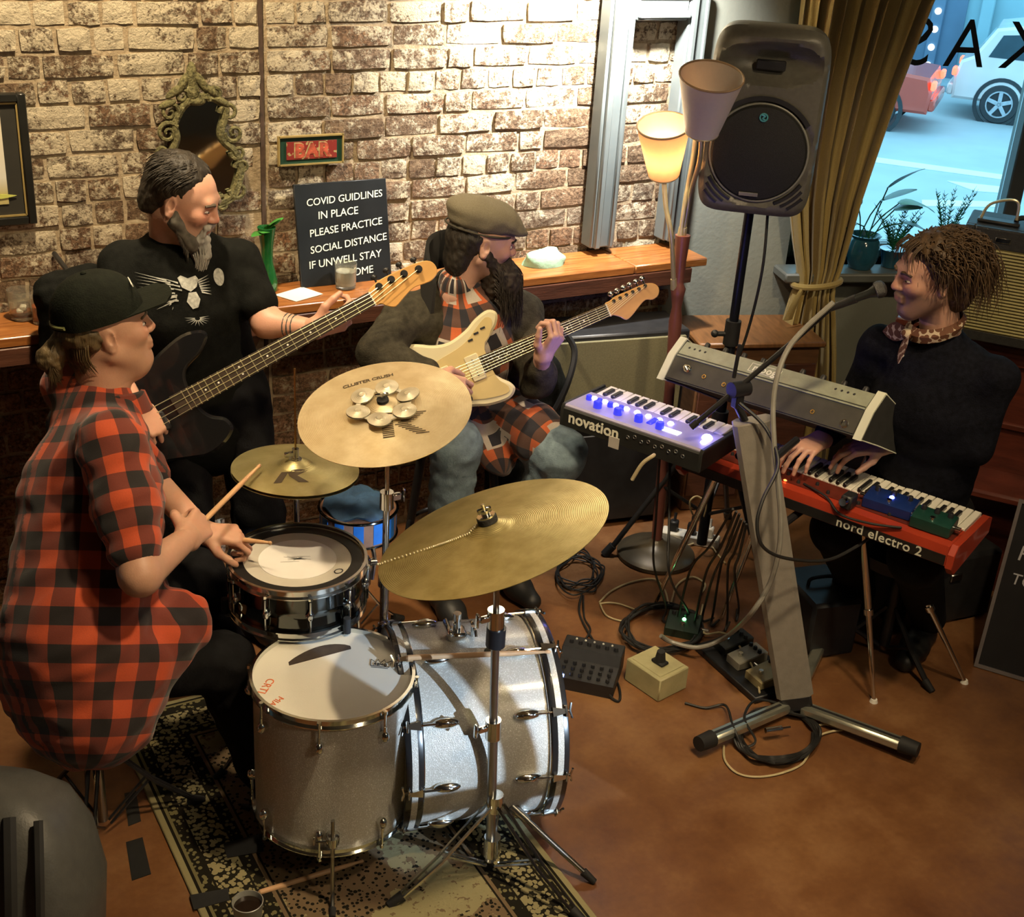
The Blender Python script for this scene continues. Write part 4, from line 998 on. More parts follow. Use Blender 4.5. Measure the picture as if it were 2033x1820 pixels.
mc = MB().lathe([(.008, -.02), (.011, 0), (.012, L * .45), (.017, L * .62), (.018, L * .66)], 18, F).build('microphone_body', mat('dark_mic_body', (.05, .055, .055), .3, .7), bm_)
MB().lathe([(.018, L * .66), (.023, L * .68), (.025, L * .8), (.022, L * .95), (.012, L * 1.03), (0, L * 1.05)], 20, F).build('microphone_grille', mat('mic_mesh', (.12, .12, .12), .45, .9, .5, 400, .5, 500), mc)
m = MB(); m.cyl(b2, b3, .010, .013, 12); m.build('microphone_clip', M_BLKPLAST, bm_)

# ================================================================= floor speaker on its pole
sA, sB = W(1388, 408, 1.40), W(1592, 430, 1.40); sx = (sB - sA).normalized(); sc_ = (sA + sB) / 2
SPW, SPH, SPD = .372, .60, .30
SF = Matrix(((sx.x, 0, 0, 0), (sx.y, 0, 0, 0), (0, 0, 0, 0), (0, 0, 0, 1)))
syv = Vector((0, 0, 1)).cross(sx)                                   # away from the viewer
SPM = Matrix(((sx.x, syv.x, 0, sc_.x), (sx.y, syv.y, 0, sc_.y), (0, 0, 1, 1.385), (0, 0, 0, 1)))
M_SPK = mat('charcoal_moulded_plastic', (.115, .110, .092), .38, 0, .10, 60, .10, 300)
M_GRILLE = mat('black_speaker_grille', (.012, .012, .012), .6, .2, .4, 300, .3, 500)
def speaker_body(parent, Wd, Ht, Dp, horn=True):
    """moulded cabinet: front sheet with horn scoop and woofer dish, tapering to the back"""
    nu, nv = 41, 61; m = MB(); grid = []
    def sup(u, v, e=5.0):
        d = (abs(u) ** e + abs(v) ** e) ** (1 / e); k = max(abs(u), abs(v)) / d if d > 1e-6 else 1
        return u * k, v * k
    for j in range(nv):
        for i in range(nu):
            u, v = -1 + 2 * i / (nu - 1), -1 + 2 * j / (nv - 1); su, sv = sup(u, v, 7)
            x, z = su * Wd / 2, Ht / 2 + sv * Ht / 2
            edge = max(abs(u), abs(v)); y = .025 * max(0, (edge - .88) / .12) ** 2
            if horn:
                hx, hz = x / (Wd * .45), (z - Ht * .815) / (Ht * .115); rr = hx * hx + hz * hz
                if rr < 1: y += .075 * (1 - rr) ** .7
                bx, bz = x / (Wd * .5), (z - Ht * .955) / (Ht * .045)
                y -= .012 * max(0, 1 - bz * bz) * max(0, 1 - (x / (Wd * .48)) ** 2)
            wr = math.hypot(x, z - Ht * .345) / (Wd * .43)
            if wr < 1.12: y += .012 * min(1, max(0, (1.12 - wr) / .08))
            grid.append((x, y, z))
    fs = [(j * nu + i, j * nu + i + 1, (j + 1) * nu + i + 1, (j + 1) * nu + i) for j in range(nv - 1) for i in range(nu - 1)]
    lp = [i for i in range(nu)] + [j * nu + nu - 1 for j in range(1, nv)] + [(nv - 1) * nu + i for i in range(nu - 2, -1, -1)] + [j * nu for j in range(nv - 2, 0, -1)]
    vs = list(grid); prev = lp
    for t, sc, yb in ((.3, 1.0, .09), (.6, .97, .18), (.85, .86, .25), (1.0, .70, Dp)):
        cur = []
        for k in lp:
            x, y, z = grid[k]; cur.append(len(vs)); vs.append((x * sc, yb, Ht / 2 + (z - Ht / 2) * (sc * .5 + .5)))
        for q in range(len(lp)):
            q2 = (q + 1) % len(lp); fs.append((prev[q2], prev[q], cur[q], cur[q2]))
        prev = cur
    fs.append(tuple(reversed(prev)))
    m.add(vs, fs); return m.build('cabinet', M_SPK, parent, 30)
sp = thing('loudspeaker', 'charcoal moulded loudspeaker with round black grille on a pole', 'loudspeaker', SPM)
speaker_body(sp, SPW, SPH, SPD)
gc = (0, Vector((0, 0, 0)))
GM = Matrix(((1, 0, 0, 0), (0, 0, 1, .006), (0, 1, 0, SPH * .345), (0, 0, 0, 1)))
MB().lathe([(SPW * .425, .004), (SPW * .42, -.002), (SPW * .40, -.012), (.09, -.020), (0, -.022)], 48, GM, False, True).build('grille', M_GRILLE, sp)
m = MB(); m.torus(SPW * .425, .004, GM, 56, 8); m.build('grille_rim', mat('grey_rim', (.22, .22, .19), .4), sp)
m = MB(); rings = []
for k in range(21):                                                 # arched groove above the grille
    a = math.radians(35 + 110 * k / 20); r0, r1 = SPW * .452, SPW * .492
    rings.append([Vector((r * math.cos(a), y, SPH * .345 + r * math.sin(a))) for r, y in ((r0, -.004), (r1, -.004), (r1, .012), (r0, .012))])
m.ring_loft(rings); m.build('arched_slot', M_BLKPLAST, sp)
m = MB(); m.box((0, .045, SPH * .80), (.095, .02, .032), None, .004); m.build('horn_throat', M_BLKPLAST, sp)
for sgn in (-1, 1):
    for k in range(3):
        a0 = 212 + 8 * k; m = MB(); r = SPW * (.47 + .045 * k); pts = []
        for q in range(7):
            a = math.radians((228 + q * (34 - 9 * k) / 6 - 17 + 4.5 * k)); x = r * math.cos(a); z = SPH * .345 + r * math.sin(a)
            pts.append((sgn * x, .004, max(.016, z)))
        m.tube(pts, .0075, 6); m.build('port_slot', M_BLKPLAST, sp)
m = MB(); m.torus(.012, .0028, GM @ T_(0, .118, -.021), 20, 6); m.tube(spl([(-.006, .126, -.022), (.004, .122, -.022), (-.003, .115, -.022), (.006, .110, -.022)], 4), .003, 6, False, GM); m.build('round_emblem', mat('teal_emblem', (.10, .40, .45), .4, .3), sp)
m = MB(); m.box((-.015, -.012, SPH * .345 - SPW * .36), (.062, .004, .012), None, .001); m.build('name_plate', mat('silver_plate', (.6, .6, .55), .3, .8), sp)
ps = thing('speaker_stand', 'black tripod pole stand carrying the loudspeaker', 'stand', SPM @ T_(0, .13, -1.385))
m = MB(); m.cyl((0, 0, .06), (0, 0, .95), .020, n=16); m.cyl((0, 0, .9), (0, 0, 1.383), .0165, n=16); m.build('pole', mat('dark_blue_black_tube', (.012, .014, .022), .35, .5), ps)
m = MB(); m.cyl((0, 0, .88), (0, 0, .97), .028, n=16); m.cyl((0, 0, .92), (-.055, -.02, .92), .009, n=10); m.ell((-.06, -.02, .92), (.014, .014, .014), None, 12, 8); m.build('clamp_collar', M_BLKPLAST, ps)
m = MB(); m.cyl((0, 0, .55), (0, 0, .62), .03, n=14); m.build('leg_hub', M_BLKPLAST, ps)
for k in range(3):
    Mz = R_(75 + 120 * k, 'Z'); m = MB(); m.tube([(.03, 0, .58), (.36, 0, .016)], .011, 10, False, Mz); m.tube([(.02, 0, .2), (.19, 0, .31)], .007, 8, False, Mz); lg = m.build('leg', M_BLKMETAL, ps)
    MB().cyl((.345, 0, .045), (.375, 0, .004), .017, n=10, M=Mz).build('rubber_foot', M_BLKRUB, lg)

# ================================================================= gooseneck floor lamp
lb = Vector((2.770, 3.492, 0)); lt = Vector((2.754, 3.545, 1.27)); M_LWOOD = mat('turned_dark_wood', (.13, .045, .035), .35, 0, .2, 20, stretch=(1, 1, .2)); M_LMET = mat('pale_brass_arm', (.62, .56, .36), .35, .6, .08, 20)
lp = thing('floor_lamp', 'turned wood floor lamp with two cup shades, one lit', 'lamp', lb, world=True)
LM = zframe(lb, lt - lb); LH = (lt - lb).length
MB().lathe([(.142, .0), (.150, .004), (.150, .018), (.135, .030), (.08, .045), (.035, .06), (.022, .075)], 48, T_(lb), True, True).build('base', mat('dark_domed_base', (.075, .062, .042), .35, .2, .15, 12), lp)
MB().lathe([(.020, .06), (.022, .2), (.020, .5), (.019, .75), (.024, .95), (.017, 1.0), (.022, 1.04), (.027, 1.07), (.019, 1.085), (.018, 1.10), (.020, 1.17), (.026, 1.245), (.027, 1.262), (.0, 1.264)], 24, LM).build('pole', M_LWOOD, lp)
def shade(c_bot, axis, r0, r1, h, lit):
    F = zframe(c_bot, axis)
    pr_ = [(r0, 0), (r1, h), (r1 - .003, h), (r0 - .003, .002)]
    g = NT('lit_shade_fabric' if lit else 'unlit_shade_fabric'); o = g.n('TexCoord').outputs['Object']; n = g.noise(o, 90, 4)
    col = g.mix(n, (.62, .50, .38), (.70, .60, .50)) if lit else g.mix(n, (.66, .64, .62), (.74, .72, .68))
    tb = g.n('BsdfTranslucent'); g.set(tb.inputs[0], (.92, .68, .48, 1)); mx = g.n('MixShader'); mx.inputs[0].default_value = .65 if lit else .2
    g.base(col, .85); g.t.links.new(g.b.outputs[0], mx.inputs[1]); g.t.links.new(tb.outputs[0], mx.inputs[2]); g.t.links.new(mx.outputs[0], g.t.nodes['Material Output'].inputs[0])
    s = MB().lathe(pr_ + [pr_[0]], 40, F, False, False).build('lamp_shade', g.m, lp)
    m = MB(); m.torus(r1 - .0015, .0035, F @ T_(0, 0, h), 40, 6); m.build('shade_rim', mat('shade_rim_tape', (.40, .27, .16), .7), s)
    m = MB(); m.torus(r0 - .0015, .003, F, 32, 6)
    for k in range(3): m.tube([(0, 0, .0), ((r0 - .002) * math.cos(k * 2.1), (r0 - .002) * math.sin(k * 2.1), 0)], .0016, 5, False, F)
    m.build('shade_spider', M_LMET, s)
    m = MB(); m.cyl((0, 0, -.03), (0, 0, .02), .012, .014, 14, F); m.cyl((0, 0, .02), (0, 0, .05), .016, n=14, M=F); m.build('socket', M_LMET, s)
    b = MB(); b.lathe([(.010, .05), (.014, .06), (.026, .09), (.027, .105), (.018, .125), (0, .131)], 18, F, True, True)
    b.build('bulb', mat('glowing_bulb', (1, .9, .7), .3, emis=(1, .78, .48), estr=60) if lit else mat('dark_bulb', (.7, .68, .62), .2), s)
    if lit:
        point('lamp_bulb_light', tuple(F @ Vector((0, 0, .10))), 190, (1.0, .72, .40), .028)
    m = MB(); m.box((r0 * .5 + r1 * .5 + .001, 0, h * .5), (.002, .009, h * .98), F @ R_(250, 'Z') @ Matrix.Shear('XY', 4, (0, 0))); 
    return s
sb1, st1 = WD(1393, 262, 4.17), WD(1386, 148, 4.33); sb2, st2 = WD(1318, 346, 4.40), WD(1309, 240, 4.42)
shade(sb1, (-.17, -.30, 1), .054, .101, .195, False)
shade(sb2, (-.30, -.22, 1), .052, .088, .185, True)
def lampP(z): return LM @ Vector((0, 0, z))
for pts in ([lampP(1.08) + Vector((-.02, 0, 0)), WD(1333, 470, 4.5), WD(1322, 410, 4.46), WD(1318, 352, 4.41)],
            [lampP(1.262), WD(1372, 380, 4.46), WD(1389, 320, 4.28), WD(1393, 270, 4.19)],
            [lampP(1.262) + Vector((-.01, 0, 0)), WD(1362, 390, 4.48), WD(1376, 310, 4.47), WD(1382, 255, 4.46)]):
    m = MB(); m.tube(spl(pts, 8), .0085, 10); a_ = m.build('gooseneck_arm', M_LMET, lp)
    m = MB(); d = (pts[1] - pts[0]).normalized(); m.cyl(pts[0] - d * .01, pts[0] + d * .03, .013, .010, 12); m.build('arm_ferrule', M_LMET, a_)
# ================================================================= things on the wall and on the shelf
ZS = 1.0505
M_FRBLK = mat('black_frame', (.012, .012, .010), .35, 0, .2, 15); M_FRGOLD = mat('gold_line', (.45, .33, .12), .4, .5)
# framed picture at the left edge
pc = thing('framed_picture', 'black framed flower picture hanging at the left end of the bricks', 'picture', (.50, 4.085, 1.518))
pw, ph = .206, .194
m = MB()
for c, s in (((-pw + .012, 0, 0), (.024, .03, 2 * ph)), ((pw - .012, 0, 0), (.024, .03, 2 * ph)), ((0, 0, ph - .012), (2 * pw - .048, .03, .024)), ((0, 0, -ph + .012), (2 * pw - .048, .03, .024))): m.box(c, s, None, .003)
m.build('frame', M_FRBLK, pc)
m = MB(); m.box((0, .002, 0), (2 * pw - .05, .01, 2 * ph - .05)); m.build('mat_board', mat('black_mount', (.02, .018, .012), .7), pc)
m = MB(); a, b = pw - .028, ph - .028
for c, s in (((-a, -.006, 0), (.005, .006, 2 * b)), ((a, -.006, 0), (.005, .006, 2 * b)), ((0, -.006, b), (2 * a, .006, .005)), ((0, -.006, -b), (2 * a, .006, .005))): m.box(c, s)
m.build('gold_edge', M_FRGOLD, pc)
g = NT('print_paper'); o = g.n('TexCoord').outputs['Object']; s_ = g.n('SeparateXYZ', i_0=o)
M_PAPER = g.base(g.ramp(g.math('ADD', g.math('MULTIPLY', s_.outputs[2], 3.0), .5), [(.2, (.42, .36, .15)), (.35, (.62, .60, .52)), (.8, (.66, .60, .46))]), .5)
m = MB(); m.box((-.016, -.0045, .008), (2 * pw - .118, .003, 2 * ph - .112)); pp = m.build('print', M_PAPER, pc)
m = MB(); m.prism([(x * .05 + .105, .007 * math.sin(PI * (x + 1) / 2) - .105) for x in [k / 6 - 1 for k in range(13)]] + [(x * .05 + .105, -.007 * math.sin(PI * (x + 1) / 2) - .105) for x in [1 - k / 6 for k in range(1, 12)]], .007, .009, Matrix(((1, 0, 0, 0), (0, 0, -1, 0), (0, 1, 0, 0), (0, 0, 0, 1)))); m.build('printed_flower_bud', mat('yellow_green_bud', (.50, .52, .12), .5), pp, 0)
m = MB(); XZ = Matrix(((1, 0, 0, 0), (0, 0, -1, 0), (0, 1, 0, 0), (0, 0, 0, 1))); m.prism([(.055 + .045 * math.cos(a * PI / 12), -.06 + .038 * math.sin(a * PI / 12)) for a in range(24)], .0062, .0072, XZ); m.build('printed_petal', mat('pale_grey_petal', (.50, .52, .42), .5), pp, 0)
m = MB(); m.prism([(.03, -.075), (.06, -.085), (.075, -.075), (.055, -.066)], .0072, .0078, XZ); m.build('printed_leaf', mat('green_leaf_print', (.16, .32, .06), .5), pp, 0)

# ornate mirror with a carved frame
mrx, mrz = 1.205, 1.53
mr = thing('ornate_mirror', 'small ornate mirror with carved antique gold frame above the bassist', 'mirror', (mrx, 4.075, mrz))
def mpt(px, py): p = WY(px, py, 4.075); return (p.x - mrx, p.z - mrz)
ol = [mpt(*q) for q in ((352, 232), (368, 208), (395, 196), (425, 198), (443, 215), (443, 235), (436, 258), (440, 278), (462, 300), (472, 330), (466, 362), (455, 385), (430, 398), (400, 402), (372, 400), (345, 390), (330, 360), (327, 330), (340, 300), (350, 275), (346, 250))]
olv = spl([Vector((x, 0, z)) for x, z in ol], 4, True)
m = MB(); m.prism([(q.x, q.z) for q in olv], -.002, .004, Matrix(((1, 0, 0, 0), (0, 0, 1, 0), (0, 1, 0, 0), (0, 0, 0, 1))))
m.build('glass', mat('mirror_silvering', (.55, .56, .50), .06, 1.0, .05, 4), mr)
g = NT('antique_gilt'); o = g.n('TexCoord').outputs['Object']; n = g.noise(o, 90, 5, .7)
g.bump(n, .8, .01); M_GILT = g.base(g.ramp(n, [(.35, (.05, .045, .015)), (.6, (.22, .20, .085)), (.75, (.42, .38, .20))]), .5, .35)
m = MB(); m.tube([Vector((q.x * 1.03, -.006, q.z * 1.03)) for q in olv], .013, 8, True); fr = m.build('frame_moulding', M_GILT, mr)
m = MB(); m.tube([Vector((q.x * 1.10, -.012, q.z * 1.09)) for q in olv], .006, 6, True); m.build('beaded_edge', M_GILT, mr)
def scroll(cx, cz, r, turns, a0, sgn=1, th=.008):
    m = MB(); pts = []; rad = []
    for k in range(26):
        t = k / 25; a = a0 + sgn * turns * 2 * PI * t; rr = r * (1 - .85 * t); pts.append((cx + rr * math.cos(a), -.012, cz + rr * math.sin(a))); rad.append(th * (1 - .5 * t))
    m.tube(pts, rad, 7); return m
for q, r, tn, a0, sg in (((335, 222), .030, 1.3, 0, 1), ((452, 222), .030, 1.3, PI, -1), ((331, 262), .034, 1.5, .5, 1), ((462, 262), .030, 1.4, PI, 1), ((322, 300), .030, 1.2, 0, -1), ((470, 300), .026, 1.2, PI, 1), ((478, 330), .024, 1.2, PI, -1), ((470, 375), .030, 1.4, PI, 1), ((322, 375), .03, 1.3, 0, -1), ((440, 402), .026, 1.3, 1.5, 1), ((365, 408), .026, 1.3, 1.5, -1), ((360, 190), .026, 1.4, -1, 1), ((425, 185), .026, 1.4, 4, -1)):
    x, z = mpt(*q); scroll(x, z, r, tn, a0, sg).build('carved_scroll', M_GILT, mr)
for k, (px, py, w, h, rt) in enumerate(((378, 150, .018, .045, 0), (360, 165, .014, .040, 30), (398, 163, .014, .040, -32), (345, 180, .013, .036, 55), (415, 178, .013, .036, -55), (380, 180, .022, .030, 0), (388, 200, .030, .014, 0), (330, 205, .012, .03, 70), (438, 200, .012, .03, -60))):
    x, z = mpt(px, py); m = MB(); m.ell((0, -.012, 0), (w, .012, h), T_(x, 0, z) @ R_(rt, 'Y'), 12, 8); m.build('carved_leaf', M_GILT, mr)

# BAR sign
bs = thing('bar_sign', 'small framed red and green sign reading BAR on the bricks', 'sign', (1.594, 4.085, 1.498))
m = MB(); a, b = .112, .046
for c, s in (((-a, 0, 0), (.005, .014, 2 * b + .005)), ((a, 0, 0), (.005, .014, 2 * b + .005)), ((0, 0, b), (2 * a, .014, .005)), ((0, 0, -b), (2 * a, .014, .005))): m.box(c, s)
m.build('frame', M_FRGOLD, bs)
m = MB(); m.box((0, .003, 0), (2 * a - .004, .008, 2 * b - .004)); m.build('green_board', mat('dark_green_board', (.015, .045, .028), .35, 0, .2, 15), bs)
g = NT('worn_red_paint'); o = g.n('TexCoord').outputs['Object']
m = MB(); m.box((.002, -.002, 0), (.176, .004, .058)); m.build('red_field', g.base(g.mix(g.math('GREATER_THAN', g.noise(o, 60, 4), .60), (.19, .018, .012), (.32, .24, .10)), .5), bs)
me = text_mesh('BAR', .062, Matrix(((1, 0, 0, .004), (0, 0, -1, -.0045), (0, 1, 0, -.003), (0, 0, 0, 1))), .0008, 0, 1.15, bold=.003); link('lettering', me, mat('worn_letter_paint', (.36, .07, .035), .5, 0, .5, 60), bs)
me = text_mesh('BAR', .062, Matrix(((1, 0, 0, .0015), (0, 0, -1, -.0038), (0, 1, 0, -.001), (0, 0, 0, 1))), .0004, 0, 1.15, bold=.0045); link('letter_outline', me, mat('pale_letter_edge', (.40, .33, .15), .5, 0, .4, 60), bs)

# chalkboard leaning on the shelf
c0, c1 = W(608, 561, ZS), W(775, 546, ZS); ct_ = WY(583, 385, 4.088); cw = (c1 - c0).length
cx = Vector((1, 0, 0)); up = Vector((0, 4.085 - 4.015, .345)).normalized()
CB = frame((1.528, 4.005, ZS), cx, up); CWd, CHt = .335, .345
cbn = thing('chalkboard', 'black chalkboard with white handwritten covid guidelines leaning on the bricks', 'chalkboard', CB)
m = MB(); m.box((CWd / 2, .008, CHt / 2), (CWd, .012, CHt), None, .002); m.build('board', mat('slate_black', (.014, .016, .018), .28, 0, .25, 8), cbn)
M_CHALK = mat('chalk_marker', (.80, .86, .72), .7, 0, .08, 60)
for txt, x, z, sz, rot in (('COVID GUIDLINES', .178, .288, .034, 3), ('IN PLACE', .150, .240, .036, 3), ('PLEASE PRACTICE', .176, .190, .0345, 5), ('SOCIAL DISTANCE', .182, .135, .0345, 5), ('IF UNWELL STAY', .165, .082, .036, 4), ('HOME', .215, .036, .036, 4)):
    Mx = Matrix(((1, 0, 0, x), (0, 0, 1, .0005), (0, 1, 0, z), (0, 0, 0, 1))); Mx = Matrix(((1, 0, 0, x), (0, 0, -1, .0012), (0, 1, 0, z), (0, 0, 0, 1)))
    me = text_mesh(txt, sz, Mx @ R_(rot, 'Z'), .0006, .12, .98); link('chalk_lettering', me, M_CHALK, cbn)

# green vase with leaves
vp = W(519, 566, ZS) ; vp.y = min(vp.y, 4.03)
vs_ = thing('glass_vase', 'slim green glass vase with a leafy cutting beside the chalkboard', 'vase', (1.413, 4.02, ZS))
M_GGLASS = mat('green_glass', (.02, .16, .04), .08, 0, .15, 10, trans=.45, coat=.5)
MB().lathe([(.026, 0), (.032, .004), (.034, .03), (.026, .07), (.0185, .10), (.020, .15), (.027, .20), (.031, .218), (.029, .219), (.0245, .20), (.017, .15), (.016, .10), (.0, .09)], 28, None, True, True).build('vase_body', M_GGLASS, vs_)
def leaf(m, base, dirv, L, w, droop=.3, n=6, up=(0, 0, 1)):
    base = Vector(base); d = Vector(dirv).normalized(); u = Vector(up); s = d.cross(u).normalized(); rings = []
    for k in range(n + 1):
        t = k / n; c = base + d * L * t - Vector((0, 0, 1)) * droop * L * t * t; ww = w * math.sin(PI * min(1, (t * .92 + .06))) ** .8
        nn = s.cross(d).normalized() * .0012
        rings.append([c - s * ww, c + nn * 2.5, c + s * ww, c + nn * .5])
    m.ring_loft(rings); return m
M_LEAF = mat('fresh_green_leaf', (.05, .22, .035), .4, 0, .3, 20)
for d, L, w, z in (((.5, -.3, .7), .075, .024, .235), ((-.8, -.2, .15), .06, .022, .222), ((.15, -.5, .9), .05, .018, .225), ((-.4, -.5, .35), .05, .02, .22), ((.8, -.1, .9), .085, .022, .228)):
    leaf(MB(), (0, 0, z - .02), d, L, w).build('leaf', M_LEAF, vs_)

# tumblers, napkins, cloth
M_CLGL = NT('tumbler_glass'); M_CLGL.b.inputs['Transmission Weight'].default_value = .92; M_CLGL.b.inputs['IOR'].default_value = 1.35
_o = M_CLGL.n('TexCoord').outputs['Object']; M_CLGL = M_CLGL.base((.86, .86, .78), .06)
def tumbler(label, x, y, drink=None, ice=None, s=1.0):
    t = thing('tumbler', label, 'glass', (x, y, ZS))
    MB().lathe([(.030 * s, 0), (.034 * s, .003), (.036 * s, .03), (.038 * s, .088 * s), (.0365 * s, .088 * s), (.034 * s, .03), (.031 * s, .012), (0, .011)], 28, None, True, True).build('glass_wall', M_CLGL, t)
    if drink: MB().lathe([(.0325 * s, .0135), (.034 * s, drink[1]), (0, drink[1])], 24, None, True, True).build('drink', mat('tumbler_drink', drink[0], .1, trans=.6), t)
    if ice:
        rr = random.Random(3)
        for k in range(ice): m = MB(); m.box((rr.uniform(-.014, .014), rr.uniform(-.014, .014), .022 + .012 * k), (.02, .022, .017), T_(0, 0, 0) @ R_(rr.uniform(-20, 20), 'Z'), .004); m.build('ice_cube', mat('cloudy_ice', (.75, .72, .60), .2, trans=.4), t)
    return t
wg = W(686, 571, ZS); tumbler('clear water tumbler standing in front of the chalkboard', wg.x, wg.y, ((.7, .7, .6), .06), 3)
wl = W(46, 632, ZS); tumbler('whisky tumbler with ice at the left end of the shelf', wl.x, wl.y, ((.30, .10, .03), .022), 2, 1.06)
wl = W(88, 640, ZS); tumbler('tumbler half hidden behind the drummer cap', wl.x, wl.y, ((.45, .10, .03), .055), None, .95)
def sheet(label, name, quad, z, col, h=.0, cat='napkin'):
    q = [W(x, y, z) for x, y in quad]; m = MB(); m.ring_loft([[p.copy() for p in q], [p + Vector((0, 0, .0016)) for p in q]]); return tag(m.build(name, col, None, 0), label, cat)
sheet('white paper sheet lying on the shelf by the bassist arm', 'paper_sheet', [(545, 586), (600, 570), (641, 584), (588, 599)], ZS + .001, mat('white_paper', (.72, .70, .60), .7, 0, .04, 10), cat='paper')
# mint cloth: soft folded heap
cc = W(1080, 524, ZS); m = MB(); rings = []
for j in range(10):
    t = j / 9; rings.append([Vector(((.085 - .062 * t ** 2 + .008 * math.sin(3 * a_ + j)) * math.cos(a_) * 1.0, (.055 - .04 * t ** 2) * math.sin(a_), .055 * math.sin(t * PI / 2) + .008 * math.sin(a_ * 2 + .6) * t)) for a_ in [2 * PI * k / 24 for k in range(24)]])
m.ring_loft(rings); cl_ = tag(m.build('folded_cloth', mat('mint_cloth', (.25, .40, .28), .85, 0, .12, 14, .25, 60), None, 60), 'pale mint cloth folded on the shelf beside the grey casing', 'cloth'); cl_.location = (cc.x, cc.y, ZS)

# ================================================================= window corner: curtain, plants, amplifier, bench
g = NT('ochre_curtain'); o = g.n('TexCoord').outputs['Object']; n = g.noise(o, 220, 3)
g.bump(n, .3, .003); M_CURT = g.base(g.mix(n, (.30, .21, .06), (.43, .32, .10)), .8, Sheen_Weight=.3)
cu = thing('curtain', 'long ochre curtain gathered and tied back beside the window', 'curtain', FM @ T_(.6, -.12, 0), world=True)
m = MB(); rings = []; NF = 150
prof_ = [(2.95, .33, 1.08, .052), (2.35, .335, .98, .05), (2.0, .35, .87, .045), (1.7, .365, .80, .042), (1.45, .385, .755, .038), (1.25, .42, .72, .034), (1.08, .465, .70, .03), (.97, .50, .685, .026), (.915, .51, .672, .022), (.86, .495, .675, .026), (.75, .48, .70, .032), (.6, .475, .73, .036), (.42, .47, .76, .038), (.15, .46, .78, .04), (.02, .46, .785, .04)]
zz = [];
for i in range(len(prof_) - 1):
    for k in range(5):
        t = k / 5; zz.append([prof_[i][q] * (1 - t) + prof_[i + 1][q] * t for q in range(4)])
zz.append(list(prof_[-1]))
for z, x0, x1, amp in zz:
    fr_, bk_ = [], []
    for k in range(NF):
        u = k / (NF - 1); ph_ = u * 2 * PI * 9.5 + .7 * math.sin(u * 11) + .25 * math.sin(z * 3 + u * 5)
        y = -.125 + amp * math.sin(ph_) + .35 * amp * math.sin(ph_ * 2.3 + z * 2); x = x0 + (x1 - x0) * u + .006 * math.sin(ph_ * 1.7)
        fr_.append(FM @ Vector((x, y - .0015, z))); bk_.append(FM @ Vector((x, y + .0015, z)))
    rings.append(fr_ + bk_[::-1])
m.ring_loft(rings); m.build('fabric', M_CURT, cu, 70)
m = MB(); pts = [FM @ Vector((.59 + .098 * math.cos(a), -.125 + .062 * math.sin(a), .915 + .012 * math.cos(a))) for a in [2 * PI * k / 30 for k in range(30)]]
m.tube(pts, .013, 8, True); m.build('tie_band', M_CURT, cu)
m = MB(); q = FM @ Vector((.51, -.17, .90)); pts = [q, WD(1575, 590, (Vector((0, 0, CAMH)) - q).length * .99) if False else q + Vector((-.035, -.01, -.05)), q + Vector((-.06, -.012, -.12))]
rings = [[p + Vector((-w, 0, 0)), p + Vector((0, -.004, 0)), p + Vector((w, 0, 0)), p + Vector((0, .004, 0))] for p, w in zip(spl(pts, 5), [.012 + .0012 * k for k in range(11)])]
m.ring_loft(rings); m.build('tie_tail', M_CURT, cu)
# shop lettering on the glass, read from outside
M_VINYL = mat('black_vinyl_letter', (.01, .01, .012), .5)
lt_ = thing('window_lettering', 'black shop lettering on the window glass seen from behind', 'lettering', FM @ T_(1.19, .135, 1.82))
_LZ = Matrix(((1, 0, 0, 0), (0, 0, 1, 0), (0, 1, 0, 0), (0, 0, 0, 1)))
for txt, x in (('A', .0), ('K', .245), ('S', -.21)):
    me = text_mesh(txt, .27, Matrix(((1, 0, 0, x), (0, 0, -1, -.0015), (0, 1, 0, 0), (0, 0, 0, 1))), .0008, 0, 1, bold=-.001, mirror=True); link('vinyl_letter', me, M_VINYL, lt_)
# potted plants on the sill
def sill(px, py, y=-.02): 
    p = WF(px, py, y); q = FM.inverted() @ p; return q
M_POTB = mat('blue_glazed_pot', (.02, .10, .16), .12, 0, .3, 12, coat=.6)
q = sill(1712, 470); pt = thing('plant_pot', 'dark blue glazed pot with a broad leafed plant on the sill', 'plant', FM @ T_(q.x, -.045, .952))
MB().lathe([(.045, 0), (.062, .03), (.070, .07), (.062, .115), (.055, .125), (.066, .14), (.061, .141), (.05, .122), (.0, .115)], 28, None, True, True).build('pot', M_POTB, pt)
M_PLANT = mat('deep_green_leaf', (.012, .085, .03), .4, 0, .35, 18); M_PLANT2 = mat('bright_green_leaf', (.03, .22, .02), .4, 0, .3, 18)
for k, (d, L, w, dr, mm) in enumerate((((.3, -.2, 1), .20, .03, .2, 0), ((-.3, -.1, 1), .17, .028, .2, 0), ((.7, 0, .8), .22, .034, .5, 1), ((.9, -.2, .5), .18, .03, .6, 0), ((.1, -.3, 1.2), .26, .03, .25, 0), ((-.7, -.2, .6), .13, .026, .5, 0), ((.55, -.1, 1), .16, .03, .3, 0))):
    m = MB(); tip = Vector((d[0], d[1], d[2])).normalized(); b0_ = Vector((.01 * k - .03, 0, .12)); b1_ = b0_ + tip * L * .9
    m.tube([b0_, b0_ * .5 + b1_ * .5 + Vector((0, 0, .02)), b1_], .0028, 6); m.build('stem', M_PLANT, pt)
    leaf(MB(), b1_, (d[0] * 1.2 + .1, d[1], d[2] * .35), L * .8, w * 1.7, dr).build('leaf', M_PLANT2 if mm else M_PLANT, pt)
